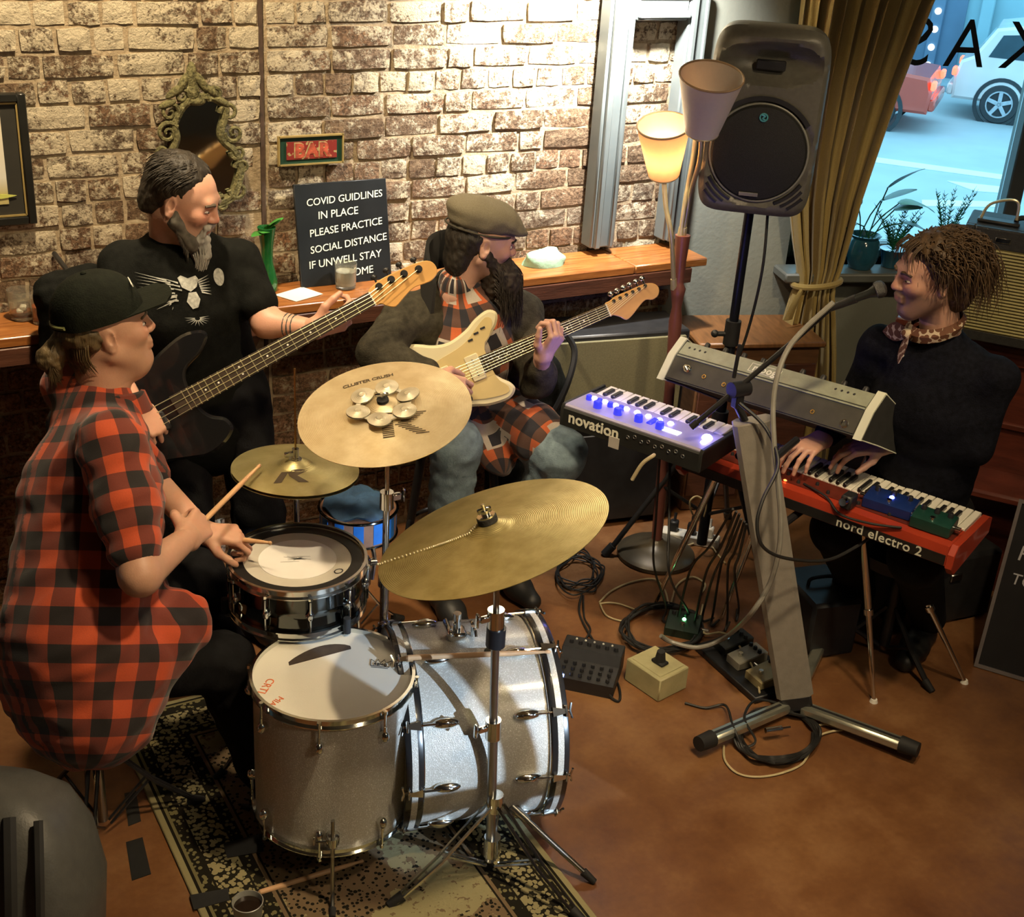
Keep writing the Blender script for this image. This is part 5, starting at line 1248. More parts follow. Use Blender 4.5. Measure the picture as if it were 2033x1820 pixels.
def fern(label, x, n, hgt, seed, tall=1.0):
    r = random.Random(seed); t = thing('potted_fern', label, 'plant', FM @ T_(x, -.03, .952))
    MB().lathe([(.035, 0), (.05, .07), (.053, .075), (.048, .075), (.0, .068)], 24, None, True, True).build('pot', M_POTB, t)
    for k in range(n):
        m = MB(); a = r.uniform(0, 2 * PI); L = hgt * r.uniform(.6, 1.0); d = Vector((math.cos(a) * .45 / tall, math.sin(a) * .25, 1)).normalized()
        pts = [Vector((0, 0, .07)) + d * L * s + Vector((math.cos(a), math.sin(a) * .5, 0)) * .25 * L * s * s / tall for s in (0, .25, .5, .75, 1)]
        m.tube(pts, [.002, .0018, .0015, .001, .0005], 5)
        for s in range(10):
            c = pts[min(4, int(s / 10 * 4))].lerp(pts[min(4, int(s / 10 * 4) + 1)], (s / 10 * 4) % 1)
            for sg in (-1, 1):
                e = c + Vector((sg * .026 * (1 - s / 14), r.uniform(-.01, .01), .014)); m.tube([c, e], [.0022, .0006], 4)
        m.build('frond', mat('fern_green_%d_%d' % (seed, k), (.015, .11 + r.random() * .08, .06), .5), t)
    return t
fern('feathery fern standing on the sill behind the keyboard player', .95, 18, .20, 4)
fern('upright rosemary like plant on the sill near the window mullion', 1.18, 18, .28, 9, 2.2)
# combo amplifier behind the player
ao = WP(1915, 418, (3.66, 3.02, 0), (-.80, -.60, 0)); ax = Vector((.60, -.80, 0)).normalized()
AZ = .98; AMW, AMH, AMD = .62, .40, .24; A0_ = W(1912, 690, AZ)
A0_ = Vector((3.545, 3.02, AZ)); AMP = frame(A0_, ax)
am = thing('guitar_amplifier', 'black combo amplifier with ribbed beige grille behind the keyboard player', 'amplifier', AMP)
m = MB()
for c, s in (((AMW / 2, AMD / 2 + .012, AMH / 2), (AMW, AMD - .024, AMH)), ((.016, .012, AMH / 2), (.032, .03, AMH)), ((AMW - .016, .012, AMH / 2), (.032, .03, AMH)), ((AMW / 2, .012, .02), (AMW - .064, .03, .04)), ((AMW / 2, .012, AMH - .035), (AMW - .064, .03, .07))): m.box(c, s, None, .005)
m.build('cabinet', mat('black_tolex', (.02, .02, .018), .55, 0, .25, 60, .2, 300), am)
m = MB(); m.box((AMW / 2, .004, .185), (AMW - .06, .01, .30)); gr = m.build('grille_backing', mat('grille_dark_gap', (.10, .085, .03), .8), am)
for k in range(26):
    m = MB(); m.box((AMW / 2, -.003, .045 + k * .0112), (AMW - .064, .006, .0070), None, .002); m.build('grille_rib', mat('beige_rib', (.40, .35, .15), .7) if k == 0 else bpy.data.materials['beige_rib'], gr)
m = MB(); m.tube(spl([(AMW * .25, .1, AMH + .004), (AMW * .3, .1, AMH + .03), (AMW * .7, .1, AMH + .03), (AMW * .75, .1, AMH + .004)], 6), .009, 8); m.build('handle', M_BLKRUB, am)
m = MB(); m.box((.13, -.006, AMH - .035), (.05, .004, .018), None, .002); m.build('badge', M_CHROME, am)
t = thing('clip_lamp', 'small clip lamp with bent arm standing on the amplifier', 'lamp', AMP @ T_(.10, .08, AMH + .001))
m = MB(); m.box((0, 0, .006), (.14, .05, .012), None, .004); m.build('base', M_BLKPLAST, t); m = MB(); m.tube(spl([(-.06, 0, .012), (-.04, 0, .06), (.02, 0, .085), (.05, 0, .075), (.055, 0, .02)], 6), .005, 8); m.build('bent_arm', M_LMET, t)
# bench the amplifier and player use: dark red wood booth
M_BOOTH = mat('dark_red_wood', (.10, .022, .012), .4, 0, .3, 8, .1, 40, stretch=(1, 1, 6))
bn = thing('wooden_bench', 'dark red wooden booth bench along the right side', 'bench', frame((3.60, 3.03, 0), ax))
m = MB(); m.box((.55, .22, .965), (1.5, .34, .028), None, .005); m.build('ledge', M_BOOTH, bn)
m = MB(); m.box((.55, .06, .60), (1.5, .03, .70), None, .004); m.build('back_panel', M_BOOTH, bn)
m = MB(); m.box((.55, .035, .90), (1.5, .02, .03), None, .005); m.build('rail', M_BOOTH, bn)
m = MB(); m.box((.55, .035, .66), (1.5, .02, .025), None, .005); m.build('rail', M_BOOTH, bn)
m = MB(); m.box((.55, -.05, .46), (1.5, .24, .035), None, .01); m.build('seat_board', M_BOOTH, bn)
m = MB(); m.box((.55, .03, .22), (1.5, .03, .44)); m.build('seat_riser', M_BOOTH, bn)
# wooden chest under the loudspeaker
wc = thing('wooden_chest', 'low brown wooden chest in the corner under the loudspeaker', 'chest', FM @ T_(.06, -.34, 0))
m = MB(); m.box((.24, .15, .36), (.50, .30, .72), None, .006); m.build('body', mat('brown_chest_wood', (.13, .06, .025), .5, 0, .3, 8, stretch=(1, 1, 6)), wc)
m = MB(); m.box((.24, .145, .732), (.53, .33, .024), None, .006); m.build('lid', mat('brown_lid_wood', (.19, .085, .03), .4, 0, .3, 8, stretch=(6, 1, 1)), wc)
for x in (.11, .37): m = MB(); m.box((x, -.004, .36), (.22, .012, .58), None, .004); m.build('panel', M_DKWOOD, wc)
# olive fronted cabinet below the shelf end
oc = thing('bass_cabinet', 'dark bass cabinet with olive grey front standing under the shelf end', 'cabinet', frame((2.40, 3.83, 0), (.985, -.17, 0)))
m = MB(); m.box((.30, .11, .42), (.60, .22, .80), None, .008); m.build('box', M_BLKPLAST, oc)
m = MB(); m.box((.30, -.005, .62), (.56, .012, .36), None, .003); m.build('front_cloth', mat('olive_front_cloth', (.16, .15, .085), .85, 0, .15, 200), oc)
m = MB(); m.box((.30, -.006, .22), (.56, .012, .38), None, .003); m.build('lower_grille', M_BLKPLAST, oc)
# leaning chalk sign at the right edge
lsg = thing('leaning_sign', 'black chalk sign board leaning against the bench at the right edge', 'sign', frame((3.36, 2.42, .002), (.55, -.83, 0), (.25, .16, 1)))
m = MB(); m.box((.25, .01, .30), (.5, .014, .6), None, .004); m.build('board', mat('sign_slate', (.013, .013, .015), .4), lsg)
m = MB()
for c, s in (((.006, .002, .3), (.012, .012, .6)), ((.25, .002, .006), (.476, .012, .012)), ((.25, .002, .594), (.476, .012, .012)), ((.494, .002, .3), (.012, .012, .6))): m.box(c, s)
m.build('edge_trim', mat('grey_trim', (.14, .12, .12), .5), lsg)
for txt, z, sz in (('PAIN', .42, .075), ('TOGAN', .33, .055)):
    me = text_mesh(txt, sz, Matrix(((1, 0, 0, .04), (0, 0, -1, .001), (0, 1, 0, z), (0, 0, 0, 1))), .0006, .1, 1, 'LEFT'); link('chalk_lettering', me, mat('grey_chalk', (.45, .45, .48), .7), lsg)
# grey moulded monitor speaker at the lower left corner
gm = thing('floor_monitor', 'grey moulded plastic speaker cabinet at the lower left corner', 'loudspeaker', Matrix(((.83, .56, 0, .20), (-.56, .83, 0, 2.44), (0, 0, 1, 0), (0, 0, 0, 1))) @ R_(-14, 'X') @ Matrix.Scale(1.08, 4))
m = MB(); rings = []
for k, (z, sx_, sy_, ox) in enumerate(((0.01, .17, .14, 0), (.1, .185, .15, 0), (.25, .185, .15, .0), (.36, .165, .135, -.01), (.43, .13, .11, -.02), (.465, .08, .07, -.03), (.475, .02, .02, -.03))):
    rings.append([Vector((ox + sx_ * abs(math.cos(a)) ** .6 * (1 if math.cos(a) > 0 else -1), sy_ * abs(math.sin(a)) ** .6 * (1 if math.sin(a) > 0 else -1), z)) for a in [2 * PI * q / 40 for q in range(40)]])
m.ring_loft(rings); m.build('cabinet', mat('grey_moulded_plastic', (.085, .085, .08), .45, 0, .1, 40, .1, 200), gm, 60)
for dx, w in ((.07, .014), (.13, .010)):
    m = MB(); pts = [Vector((dx, -.155, .02)), Vector((dx, -.158, .25)), Vector((dx - .01, -.14, .36)), Vector((dx - .03, -.10, .44))]; m.tube(spl(pts, 5), w, 6); m.build('moulded_rib', mat('dark_rib', (.03, .03, .03), .5), gm)
m = MB(); m.prism([(-.14, .03), (-.02, .03), (-.02, .22), (-.06, .30), (-.14, .33)], .150, .156, Matrix(((1, 0, 0, 0), (0, 0, -1, 0), (0, 1, 0, 0), (0, 0, 0, 1)))); m.build('grille', M_GRILLE, gm)
# ================================================================= the street beyond the window
ZG = -1.8
def G(px, py): return W(px, py, ZG)
M_ROAD = mat('street_asphalt', (.42, .45, .47), .7, 0, .06, 1.5); M_LINE = mat('road_paint', (.80, .82, .80), .6, 0, .04, 4)
m = MB(); m.box((18, 19, ZG - .1), (44, 24, .2)); tag(m.build('street', M_ROAD, None, 0), 'pale street surface outside the window', 'street'); 
bpy.context.scene.objects['street']['kind'] = 'structure'; del bpy.context.scene.objects['street']['label'], bpy.context.scene.objects['street']['category']; bpy.context.scene.objects['street'].name = 'floor_street'
for k, quad in enumerate(([(1700, 308), (2020, 352), (2025, 362), (1700, 318)], [(1880, 360), (1990, 372), (1990, 384), (1935, 380)], [(1830, 398), (2010, 402), (2010, 412), (1830, 410)])):
    q = [G(*p) for p in quad]; m = MB(); m.ring_loft([[p + Vector((0, 0, .002)) for p in q], [p + Vector((0, 0, .012)) for p in q]])
    tag(m.build('road_marking', M_LINE, None, 0), ('long white line painted across the street', 'white wedge marking painted on the street', 'short white bar painted on the street nearest the window')[k], 'road marking', 'painted street markings')
rd_ = (G(1975, 245) - G(1845, 228)); rdir = Vector((rd_.x, rd_.y, 0)).normalized()
M_TYRE = mat('tyre_rubber', (.03, .035, .04), .7); M_RIM = mat('alloy_wheel', (.55, .56, .60), .3, .8); M_CARGL = mat('car_glass', (.03, .06, .08), .08, 0, .1, 5)
def car(label, origin, direction, col, suv=True, flip=1):
    F = frame(origin, direction); t = thing('car', label, 'car', F)
    L, Wc = 4.4, 1.8
    if suv: pr = [(0, .35), (-.02, .75), (.05, 1.02), (.25, 1.12), (.55, 1.62), (.95, 1.70), (2.3, 1.70), (2.95, 1.12), (4.1, 1.0), (4.38, .8), (4.4, .35)]
    else: pr = [(0, .35), (-.03, .7), (.05, .95), (.7, 1.0), (1.2, 1.38), (2.2, 1.42), (2.95, .98), (4.0, .88), (4.3, .7), (4.3, .35)]
    PY = Matrix(((1, 0, 0, 0), (0, 0, -1, Wc), (0, 1, 0, 0), (0, 0, 0, 1)))
    cm = mat(label[:10] + '_paint', col, .25, 0, .05, 3, coat=.7)
    MB().prism(pr, 0, Wc, PY, .05).build('body', cm, t)
    wn = [(.5, 1.13), (.68, 1.52), (1.35, 1.60), (1.35, 1.13)] if suv else [(.9, .99), (1.28, 1.30), (1.8, 1.34), (1.8, .99)]
    w2 = [(1.42, 1.13), (1.42, 1.60), (2.25, 1.60), (2.75, 1.13)] if suv else [(1.88, .99), (1.88, 1.34), (2.15, 1.34), (2.75, .99)]
    for y in (-.003, Wc + .003):
        for w in (wn, w2): MB().prism(w, 0, .006, Matrix(((1, 0, 0, 0), (0, 0, -1, y + .003), (0, 1, 0, 0), (0, 0, 0, 1)))).build('side_window', M_CARGL, t)
    for x in (.85, 3.5):
        for y in (0.06, Wc - .06):
            sg = -1 if y < 1 else 1
            MY = Matrix(((1, 0, 0, x), (0, 0, -sg, y), (0, 1, 0, .34), (0, 0, 0, 1)))
            MB().lathe([(.46, -.02), (.46, -.07), (.39, -.07), (.39, -.02)], 32, MY, False, False).build('wheel_arch', M_TYRE, t)
            w = MB().lathe([(.20, .1), (.32, .1), (.34, .05), (.34, -.05), (.32, -.10), (.23, -.10), (.22, -.07), (0, -.07)], 32, MY, True, True).build('wheel', M_TYRE, t)
            for k in range(5):
                m = MB(); m.box((0, .11, -.085), (.075, .22, .03), MY @ R_(72 * k, 'Z'), .008); m.build('spoke', M_RIM, w)
            m = MB(); m.torus(.225, .018, MY @ T_(0, 0, -.095), 28, 6); m.build('rim', M_RIM, w)
    for y in (.12, Wc - .12):
        m = MB(); m.box((-.03, y, .82), (.08, .28, .14), None, .02); m.build('tail_light', mat('red_tail_light', (.8, .08, .05), .3, emis=(1, .12, .06), estr=3.0), t)
    m = MB(); m.box((-.05, Wc / 2, .5), (.12, Wc - .1, .2), None, .03); m.build('bumper', cm, t)
    return t
wc_ = G(1975, 245)
car('white car parked in the street seen through the window', wc_ - rdir * .85 + Vector((0, 0, .0)), rdir, (.74, .66, .64))
rc_ = G(1852, 236)
car('red car with glowing tail lights half hidden by the curtain', rc_ - rdir * .0, -rdir, (.55, .06, .03), False)
# building over the road
bd_ = rdir; bo = G(1900, 168)
bl = thing('shop_building', 'pale blue shop front across the street', 'building', frame(bo - bd_ * 9, bd_))
M_SHOPB = mat('pale_blue_shop_wall', (.32, .50, .56), .6, 0, .12, .8); M_SHOPD = mat('dark_blue_shop_wall', (.10, .16, .24), .6, 0, .2, 1)
m = MB(); m.box((9, .5, 2.4), (20, 1.0, 4.8)); m.build('wall', M_SHOPB, bl)
m = MB(); m.box((6.6, -.05, 2.2), (4.6, .1, 4.4)); m.build('dark_shop_window', M_SHOPD, bl)
for x in (8.35, 9.3): m = MB(); m.box((x, -.12, 2.3), (.26, .12, 4.6), None, .02); m.build('pilaster', M_SHOPD if x < 9 else M_SHOPB, bl)
for x in (10.6, 12.0, 13.2): m = MB(); m.box((x, -.08, 2.3), (.12, .1, 4.4)); m.build('window_post', mat('teal_post_%d' % int(x * 10), (.10, .32, .38), .5), bl)
M_DOT = mat('white_bulb_dot', (.9, .92, .9), .4, emis=(.8, .95, 1), estr=2)
for k in range(9): m = MB(); m.ell((8.35, -.2, .35 + k * .36), (.07, .04, .07), None, 10, 6); m.build('round_light', M_DOT, bl)
m = MB(); m.box((9, -.6, .06), (20, 1.2, .12)); m.build('kerb', mat('kerb_stone', (.30, .36, .40), .8), bl)
# ================================================================= bodies: smooth blended volumes turned into one surface
def np3(v): return np.array([v[0], v[1], v[2]], dtype=np.float32)
def cap(a, b, ra, rb=None, k=.02, flat=None, op='add'):
    return dict(t='c', a=np3(a), b=np3(b), ra=ra, rb=ra if rb is None else rb, k=k, flat=flat, op=op)
def elp(c, r, R=None, k=.02, op='add'):
    return dict(t='e', c=np3(c), r=np3(r), R=np.eye(3, dtype=np.float32) if R is None else np.array(R, dtype=np.float32), k=k, op=op)
def chain(pts, rads, k=.02, flat=None):
    return [cap(pts[i], pts[i + 1], rads[i], rads[i + 1], k, flat) for i in range(len(pts) - 1)]
def pdist(p, X, Y, Z):
    if p['t'] == 'c':
        a, b = p['a'], p['b']; ba = b - a; L = float(ba @ ba) + 1e-12
        x, y, z = X - a[0], Y - a[1], Z - a[2]
        h = np.clip((x * ba[0] + y * ba[1] + z * ba[2]) / L, 0, 1)
        x, y, z = x - ba[0] * h, y - ba[1] * h, z - ba[2] * h
        if p['flat'] is not None:
            d, f = p['flat']; s = x * d[0] + y * d[1] + z * d[2]; q = s * (f - 1)
            x, y, z = x + q * d[0], y + q * d[1], z + q * d[2]
        return np.sqrt(x * x + y * y + z * z) - (p['ra'] + (p['rb'] - p['ra']) * h)
    c, r, R = p['c'], p['r'], p['R']; x, y, z = X - c[0], Y - c[1], Z - c[2]
    u = (R[0, 0] * x + R[1, 0] * y + R[2, 0] * z); v = (R[0, 1] * x + R[1, 1] * y + R[2, 1] * z); w = (R[0, 2] * x + R[1, 2] * y + R[2, 2] * z)
    k0 = np.sqrt((u / r[0]) ** 2 + (v / r[1]) ** 2 + (w / r[2]) ** 2); k1 = np.sqrt((u / r[0] ** 2) ** 2 + (v / r[1] ** 2) ** 2 + (w / r[2] ** 2) ** 2) + 1e-9
    return k0 * (k0 - 1) / k1
def pbox(p):
    if p['t'] == 'c':
        m = max(p['ra'], p['rb']); return np.minimum(p['a'], p['b']) - m, np.maximum(p['a'], p['b']) + m
    m = float(p['r'].max()); return p['c'] - m, p['c'] + m
def surf(prims, h, smooth=1, extra=None):
    """zero surface of the blended primitives as (verts, quads)"""
    adds = [p for p in prims if p['op'] == 'add']
    lo = np.min([pbox(p)[0] for p in adds], 0) - 4 * h; hi = np.max([pbox(p)[1] for p in adds], 0) + 4 * h
    n = np.ceil((hi - lo) / h).astype(int) + 1
    D = np.full(tuple(n), 1e3, dtype=np.float32); ax = [lo[i] + h * np.arange(n[i], dtype=np.float32) for i in range(3)]
    for p in prims:
        b0, b1 = pbox(p); e = p['k'] + 4 * h + .008
        i0 = np.clip(((b0 - e - lo) / h).astype(int), 0, n - 1); i1 = np.clip(((b1 + e - lo) / h).astype(int) + 2, 1, n)
        s = tuple(slice(i0[k], i1[k]) for k in range(3))
        X, Y, Z = ax[0][s[0]][:, None, None], ax[1][s[1]][None, :, None], ax[2][s[2]][None, None, :]
        d = pdist(p, X, Y, Z).astype(np.float32); c = D[s]; k = max(p['k'], 1e-5)
        if p['op'] == 'add':
            q = np.clip(k - np.abs(c - d), 0, None) / k; D[s] = np.minimum(c, d) - q * q * k * .25
        else:
            d = -d; q = np.clip(k - np.abs(c - d), 0, None) / k; D[s] = np.maximum(c, d) + q * q * k * .25
    ins = D < 0
    A = ins[:-1, :-1, :-1].astype(np.int8)
    for dx in (0, 1):
        for dy in (0, 1):
            for dz in (0, 1):
                if dx or dy or dz: A = A + ins[dx:n[0] - 1 + dx, dy:n[1] - 1 + dy, dz:n[2] - 1 + dz]
    act = np.argwhere((A > 0) & (A < 8)); N = len(act)
    corner = np.array([(i, j, k) for i in (0, 1) for j in (0, 1) for k in (0, 1)])
    cv = np.stack([D[act[:, 0] + c[0], act[:, 1] + c[1], act[:, 2] + c[2]] for c in corner], 1).clip(-1, 1)
    acc = np.zeros((N, 3)); cnt = np.zeros(N)
    for i in range(8):
        for j in range(i + 1, 8):
            if np.abs(corner[i] - corner[j]).sum() != 1: continue
            m = (cv[:, i] < 0) != (cv[:, j] < 0); t = cv[m, i] / (cv[m, i] - cv[m, j])
            acc[m] += corner[i] + (corner[j] - corner[i]) * t[:, None]; cnt[m] += 1
    vs = lo + (act + acc / cnt[:, None]) * h
    idx = np.full(tuple(n - 1), -1, dtype=np.int64); idx[act[:, 0], act[:, 1], act[:, 2]] = np.arange(N)
    fs = []
    for axi in range(3):
        o1, o2 = (axi + 1) % 3, (axi + 2) % 3
        a = [slice(1, n[q] - 1) for q in range(3)]; a[axi] = slice(0, n[axi] - 1); b = list(a); b[axi] = slice(1, n[axi])
        s0, s1 = ins[tuple(a)], ins[tuple(b)]; w = np.argwhere(s0 != s1)
        if not len(w): continue
        flip = s0[w[:, 0], w[:, 1], w[:, 2]]; w = w.copy(); w[:, o1] += 1; w[:, o2] += 1
        def cell(d1, d2):
            q = w.copy(); q[:, o1] -= d1; q[:, o2] -= d2; return idx[q[:, 0], q[:, 1], q[:, 2]]
        f = np.stack([cell(1, 1), cell(0, 1), cell(0, 0), cell(1, 0)], 1); f[~flip] = f[~flip][:, ::-1]; fs.append(f)
    F = np.concatenate(fs); F = F[(F >= 0).all(1)]
    for _ in range(smooth): vs = lap(vs, F)
    return vs, F
def lap(vs, F, w=.5):
    acc = np.zeros_like(vs); cnt = np.zeros(len(vs))
    for k in range(4):
        a, b = F[:, k], F[:, (k + 1) % 4]
        np.add.at(acc, a, vs[b]); np.add.at(cnt, a, 1); np.add.at(acc, b, vs[a]); np.add.at(cnt, b, 1)
    return vs * (1 - w) + w * acc / np.maximum(cnt, 1)[:, None]
def normals(vs, F):
    n = np.cross(vs[F[:, 2]] - vs[F[:, 0]], vs[F[:, 3]] - vs[F[:, 1]]); N = np.zeros_like(vs)
    for k in range(4): np.add.at(N, F[:, k], n)
    return N / (np.linalg.norm(N, axis=1, keepdims=True) + 1e-9)
def wrinkle(vs, F, amp, seed, wl=.07):
    r = np.random.RandomState(seed); N = normals(vs, F); d = np.zeros(len(vs))
    for _ in range(7):
        k = r.randn(3); k[2] *= .8; k = k / np.linalg.norm(k) * 2 * np.pi / (wl * r.uniform(.6, 1.8)); ph = r.uniform(0, 6)
        d += np.sin(vs @ k + ph + 1.2 * np.sin(vs @ (k[[1, 2, 0]] * .4) + ph))
    d = np.sign(d) * np.abs(d / 7) ** .8
    return vs + N * (amp * d)[:, None]
def arrays_mesh(name, vs, F, mt, parent, tint=None, uv=None):
    me = bpy.data.meshes.new(name); me.from_pydata(vs.tolist(), [], F.tolist()); me.update()
    me.polygons.foreach_set('use_smooth', np.ones(len(me.polygons), dtype=bool))
    if tint is not None:
        at = me.color_attributes.new('tint', 'FLOAT_COLOR', 'POINT'); at.data.foreach_set('color', np.concatenate([tint, np.ones((len(tint), 1))], 1).astype(np.float32).ravel())
    if uv is not None:
        u = me.uv_layers.new(name='UVMap'); u.data.foreach_set('uv', uv.astype(np.float32).ravel())
    return link(name, me, mt, parent)
def joinv(parts):
    V_, F_, o = [], [], 0
    for v, f in parts: V_.append(v); F_.append(f + o); o += len(v)
    return np.concatenate(V_), np.concatenate(F_)
def bone_uv(vs, F, bones):
    """bones: (a, b, radius, reference direction); each face takes the nearest bone's cylinder map"""
    c = vs[F].mean(1); best = np.full(len(c), 1e9); bid = np.zeros(len(c), int)
    for i, (a, b, r, ref) in enumerate(bones):
        a, b = np3(a).astype(float), np3(b).astype(float); ba = b - a; h = np.clip(((c - a) @ ba) / (ba @ ba), 0, 1)
        d = np.linalg.norm(c - a - h[:, None] * ba, axis=1) - r; m = d < best; best[m] = d[m]; bid[m] = i
    uv = np.zeros((len(F), 4, 2))
    for i, (a, b, r, ref) in enumerate(bones):
        m = bid == i
        if not m.any(): continue
        a, b = np3(a).astype(float), np3(b).astype(float); z = (b - a) / np.linalg.norm(b - a); x = np.array(ref, float); x -= z * (x @ z); x /= np.linalg.norm(x); y = np.cross(z, x)
        p = vs[F[m]] - a; an = np.arctan2(p @ y, p @ x); ref_an = an[:, :1]; an = ref_an + (an - ref_an + np.pi) % (2 * np.pi) - np.pi
        uv[m, :, 0] = an * r; uv[m, :, 1] = p @ z
    return uv.reshape(-1, 2)

# ----------------------------------------------------------------- anatomy
def basis3(fwd, up):
    f = Vector(fwd).normalized(); u = Vector(up); u = (u - f * u.dot(f)).normalized(); l = u.cross(f); return f, l, u
class Head:
    def __init__(s, c, fwd, up=(0, 0, 1), sc=1.0): s.c = Vector(c); s.f, s.l, s.u = basis3(fwd, up); s.s = sc
    def p(s, x, y, z): return s.c + (s.f * x + s.l * y + s.u * z) * s.s
    def R(s): return [[s.f.x, s.l.x, s.u.x], [s.f.y, s.l.y, s.u.y], [s.f.z, s.l.z, s.u.z]]
    def M(s): return Matrix(((s.f.x, s.l.x, s.u.x, s.c.x), (s.f.y, s.l.y, s.u.y, s.c.y), (s.f.z, s.l.z, s.u.z, s.c.z), (0, 0, 0, 1)))
    def local(s, vs): 
        A = np.array([s.f, s.l, s.u]); return (vs - np.array(s.c)) @ A.T / s.s
    def e(s, x, y, z, rx, ry, rz, k=.015, op='add', rot=None):
        R = np.array(s.R())
        if rot is not None: R = R @ np.array(Matrix.Rotation(math.radians(rot[0]), 3, rot[1]))
        return elp(s.p(x, y, z), (rx * s.s, ry * s.s, rz * s.s), R, k * s.s, op)
    def cc(s, a, b, ra, rb=None, k=.012, op='add'):
        d = cap(s.p(*a), s.p(*b), ra * s.s, (ra if rb is None else rb) * s.s, k * s.s); d['op'] = op; return d
    def prims(s, neck_to, neck_r=.054, jaw=1.0, nose=1.0, cheeks=1.0):
        q = [s.e(-.018, 0, .038, .098, .077, .084, .02), s.e(.022, 0, .02, .070, .068, .075, .03), s.e(.030, 0, -.045, .060, .056 * jaw, .070, .03)]
        q += [s.cc((.060, 0, -.103), (.068, 0, -.098), .021 * jaw, None, .03)]
        for sg in (-1, 1):
            q += [s.cc((-.004, sg * .056 * jaw, -.048), (.054, sg * .018, -.102), .020, .018, .03), s.e(.066, sg * .040, -.016, .024 * cheeks, .023, .022, .022)]
        q += [s.cc((.084, -.034, .026), (.084, .034, .026), .0125, None, .02)]
        for sg in (-1, 1): q += [s.e(.100, sg * .033, .004, .018, .020, .011, .012, 'sub')]
        q += [s.cc((.090, 0, .020), (.101 + .006 * nose, 0, -.022), .0078, .0115 * nose, .012), s.e(.098, .011, -.026, .011, .008, .008, .008), s.e(.098, -.011, -.026, .011, .008, .008, .008)]
        q += [s.cc((.092, -.018, -.052), (.092, .018, -.052), .0075, None, .008), s.cc((.090, -.015, -.065), (.090, .015, -.065), .0085, None, .008), s.cc((.104, -.022, -.0585), (.104, .022, -.0585), .0028, None, .004, 'sub')]
        for sg in (-1, 1):      # ears
            q += [s.e(-.006, sg * .077, -.004, .019, .007, .031, .006, 'add', (sg * 18, 'Z')), s.cc((-.002, sg * .074, -.026), (-.004, sg * .077, -.030), .009, None, .006), s.e(.001, sg * .084, .001, .010, .006, .016, .005, 'sub', (sg * 18, 'Z'))]
            q += [s.cc((.084, sg * .026, .0105), (.078, sg * .045, .008), .006, .005, .006)]      # upper lids
        a = s.p(-.028, 0, -.055); q += [cap(a, neck_to, neck_r * s.s, neck_r * 1.12 * s.s, .03)]
        return q
    def tint(s, vs, base, stubble=0.0, red=.5, grey=(.30, .22, .18)):
        L = s.local(vs); t = np.tile(np.array(base), (len(vs), 1)); x, y, z = L[:, 0], L[:, 1], L[:, 2]
        def blend(m, col): return t * (1 - m[:, None]) + np.array(col) * m[:, None]
        lip = np.exp(-((z + .0585) / .010) ** 2 - (y / .020) ** 2) * (x > .075); t = blend(.55 * lip, (base[0] * .8, base[1] * .42, base[2] * .42))
        ck = np.exp(-((z + .012) / .022) ** 2 - ((np.abs(y) - .042) / .02) ** 2) * (x > .03) + np.exp(-((z + .02) / .016) ** 2 - (y / .014) ** 2) * (x > .09); t = blend(np.clip(red * .6 * ck, 0, 1), (base[0] * .98, base[1] * .55, base[2] * .50))
        if stubble:
            m = np.clip((-.028 - z) / .02, 0, 1) * (x > -.03) * (z > -.135) * np.clip((x + .03) / .03, 0, 1); m *= 1 - np.exp(-((z + .0585) / .007) ** 2 - (y / .018) ** 2); must = np.exp(-((z + .040) / .008) ** 2 - (y / .030) ** 2) * (x > .07)
            t = blend(np.clip(stubble * (m * .8 + must), 0, .85), grey)
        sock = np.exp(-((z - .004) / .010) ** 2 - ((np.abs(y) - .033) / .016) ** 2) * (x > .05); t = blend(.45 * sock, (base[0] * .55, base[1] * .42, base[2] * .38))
        return t
    def features(s, parent, brow_mat, open_=.6):
        for sg in (-1, 1):
            m = MB(); m.ell((0, 0, 0), (.0115, .0125, .0085 * open_ + .002), T_(s.p(.0800, sg * .033, .002)) @ s.M().to_3x3().to_4x4(), 14, 9); e = m.build('eye', M_EYE, parent)
            m = MB(); m.ell((0, 0, 0), (.004, .0052, .0052 * open_ + .001), T_(s.p(.0898, sg * .032, .0015)) @ s.M().to_3x3().to_4x4(), 12, 8); m.build('iris', M_IRIS, e)
            m = MB(); m.tube(spl([s.p(.0985, sg * .014, .021), s.p(.0975, sg * .031, .027), s.p(.084, sg * .052, .022)], 5), [.0045, .0055, .006, .006, .006, .006, .0055, .005, .0045, .004, .003], 6); m.build('eyebrow', brow_mat, parent)
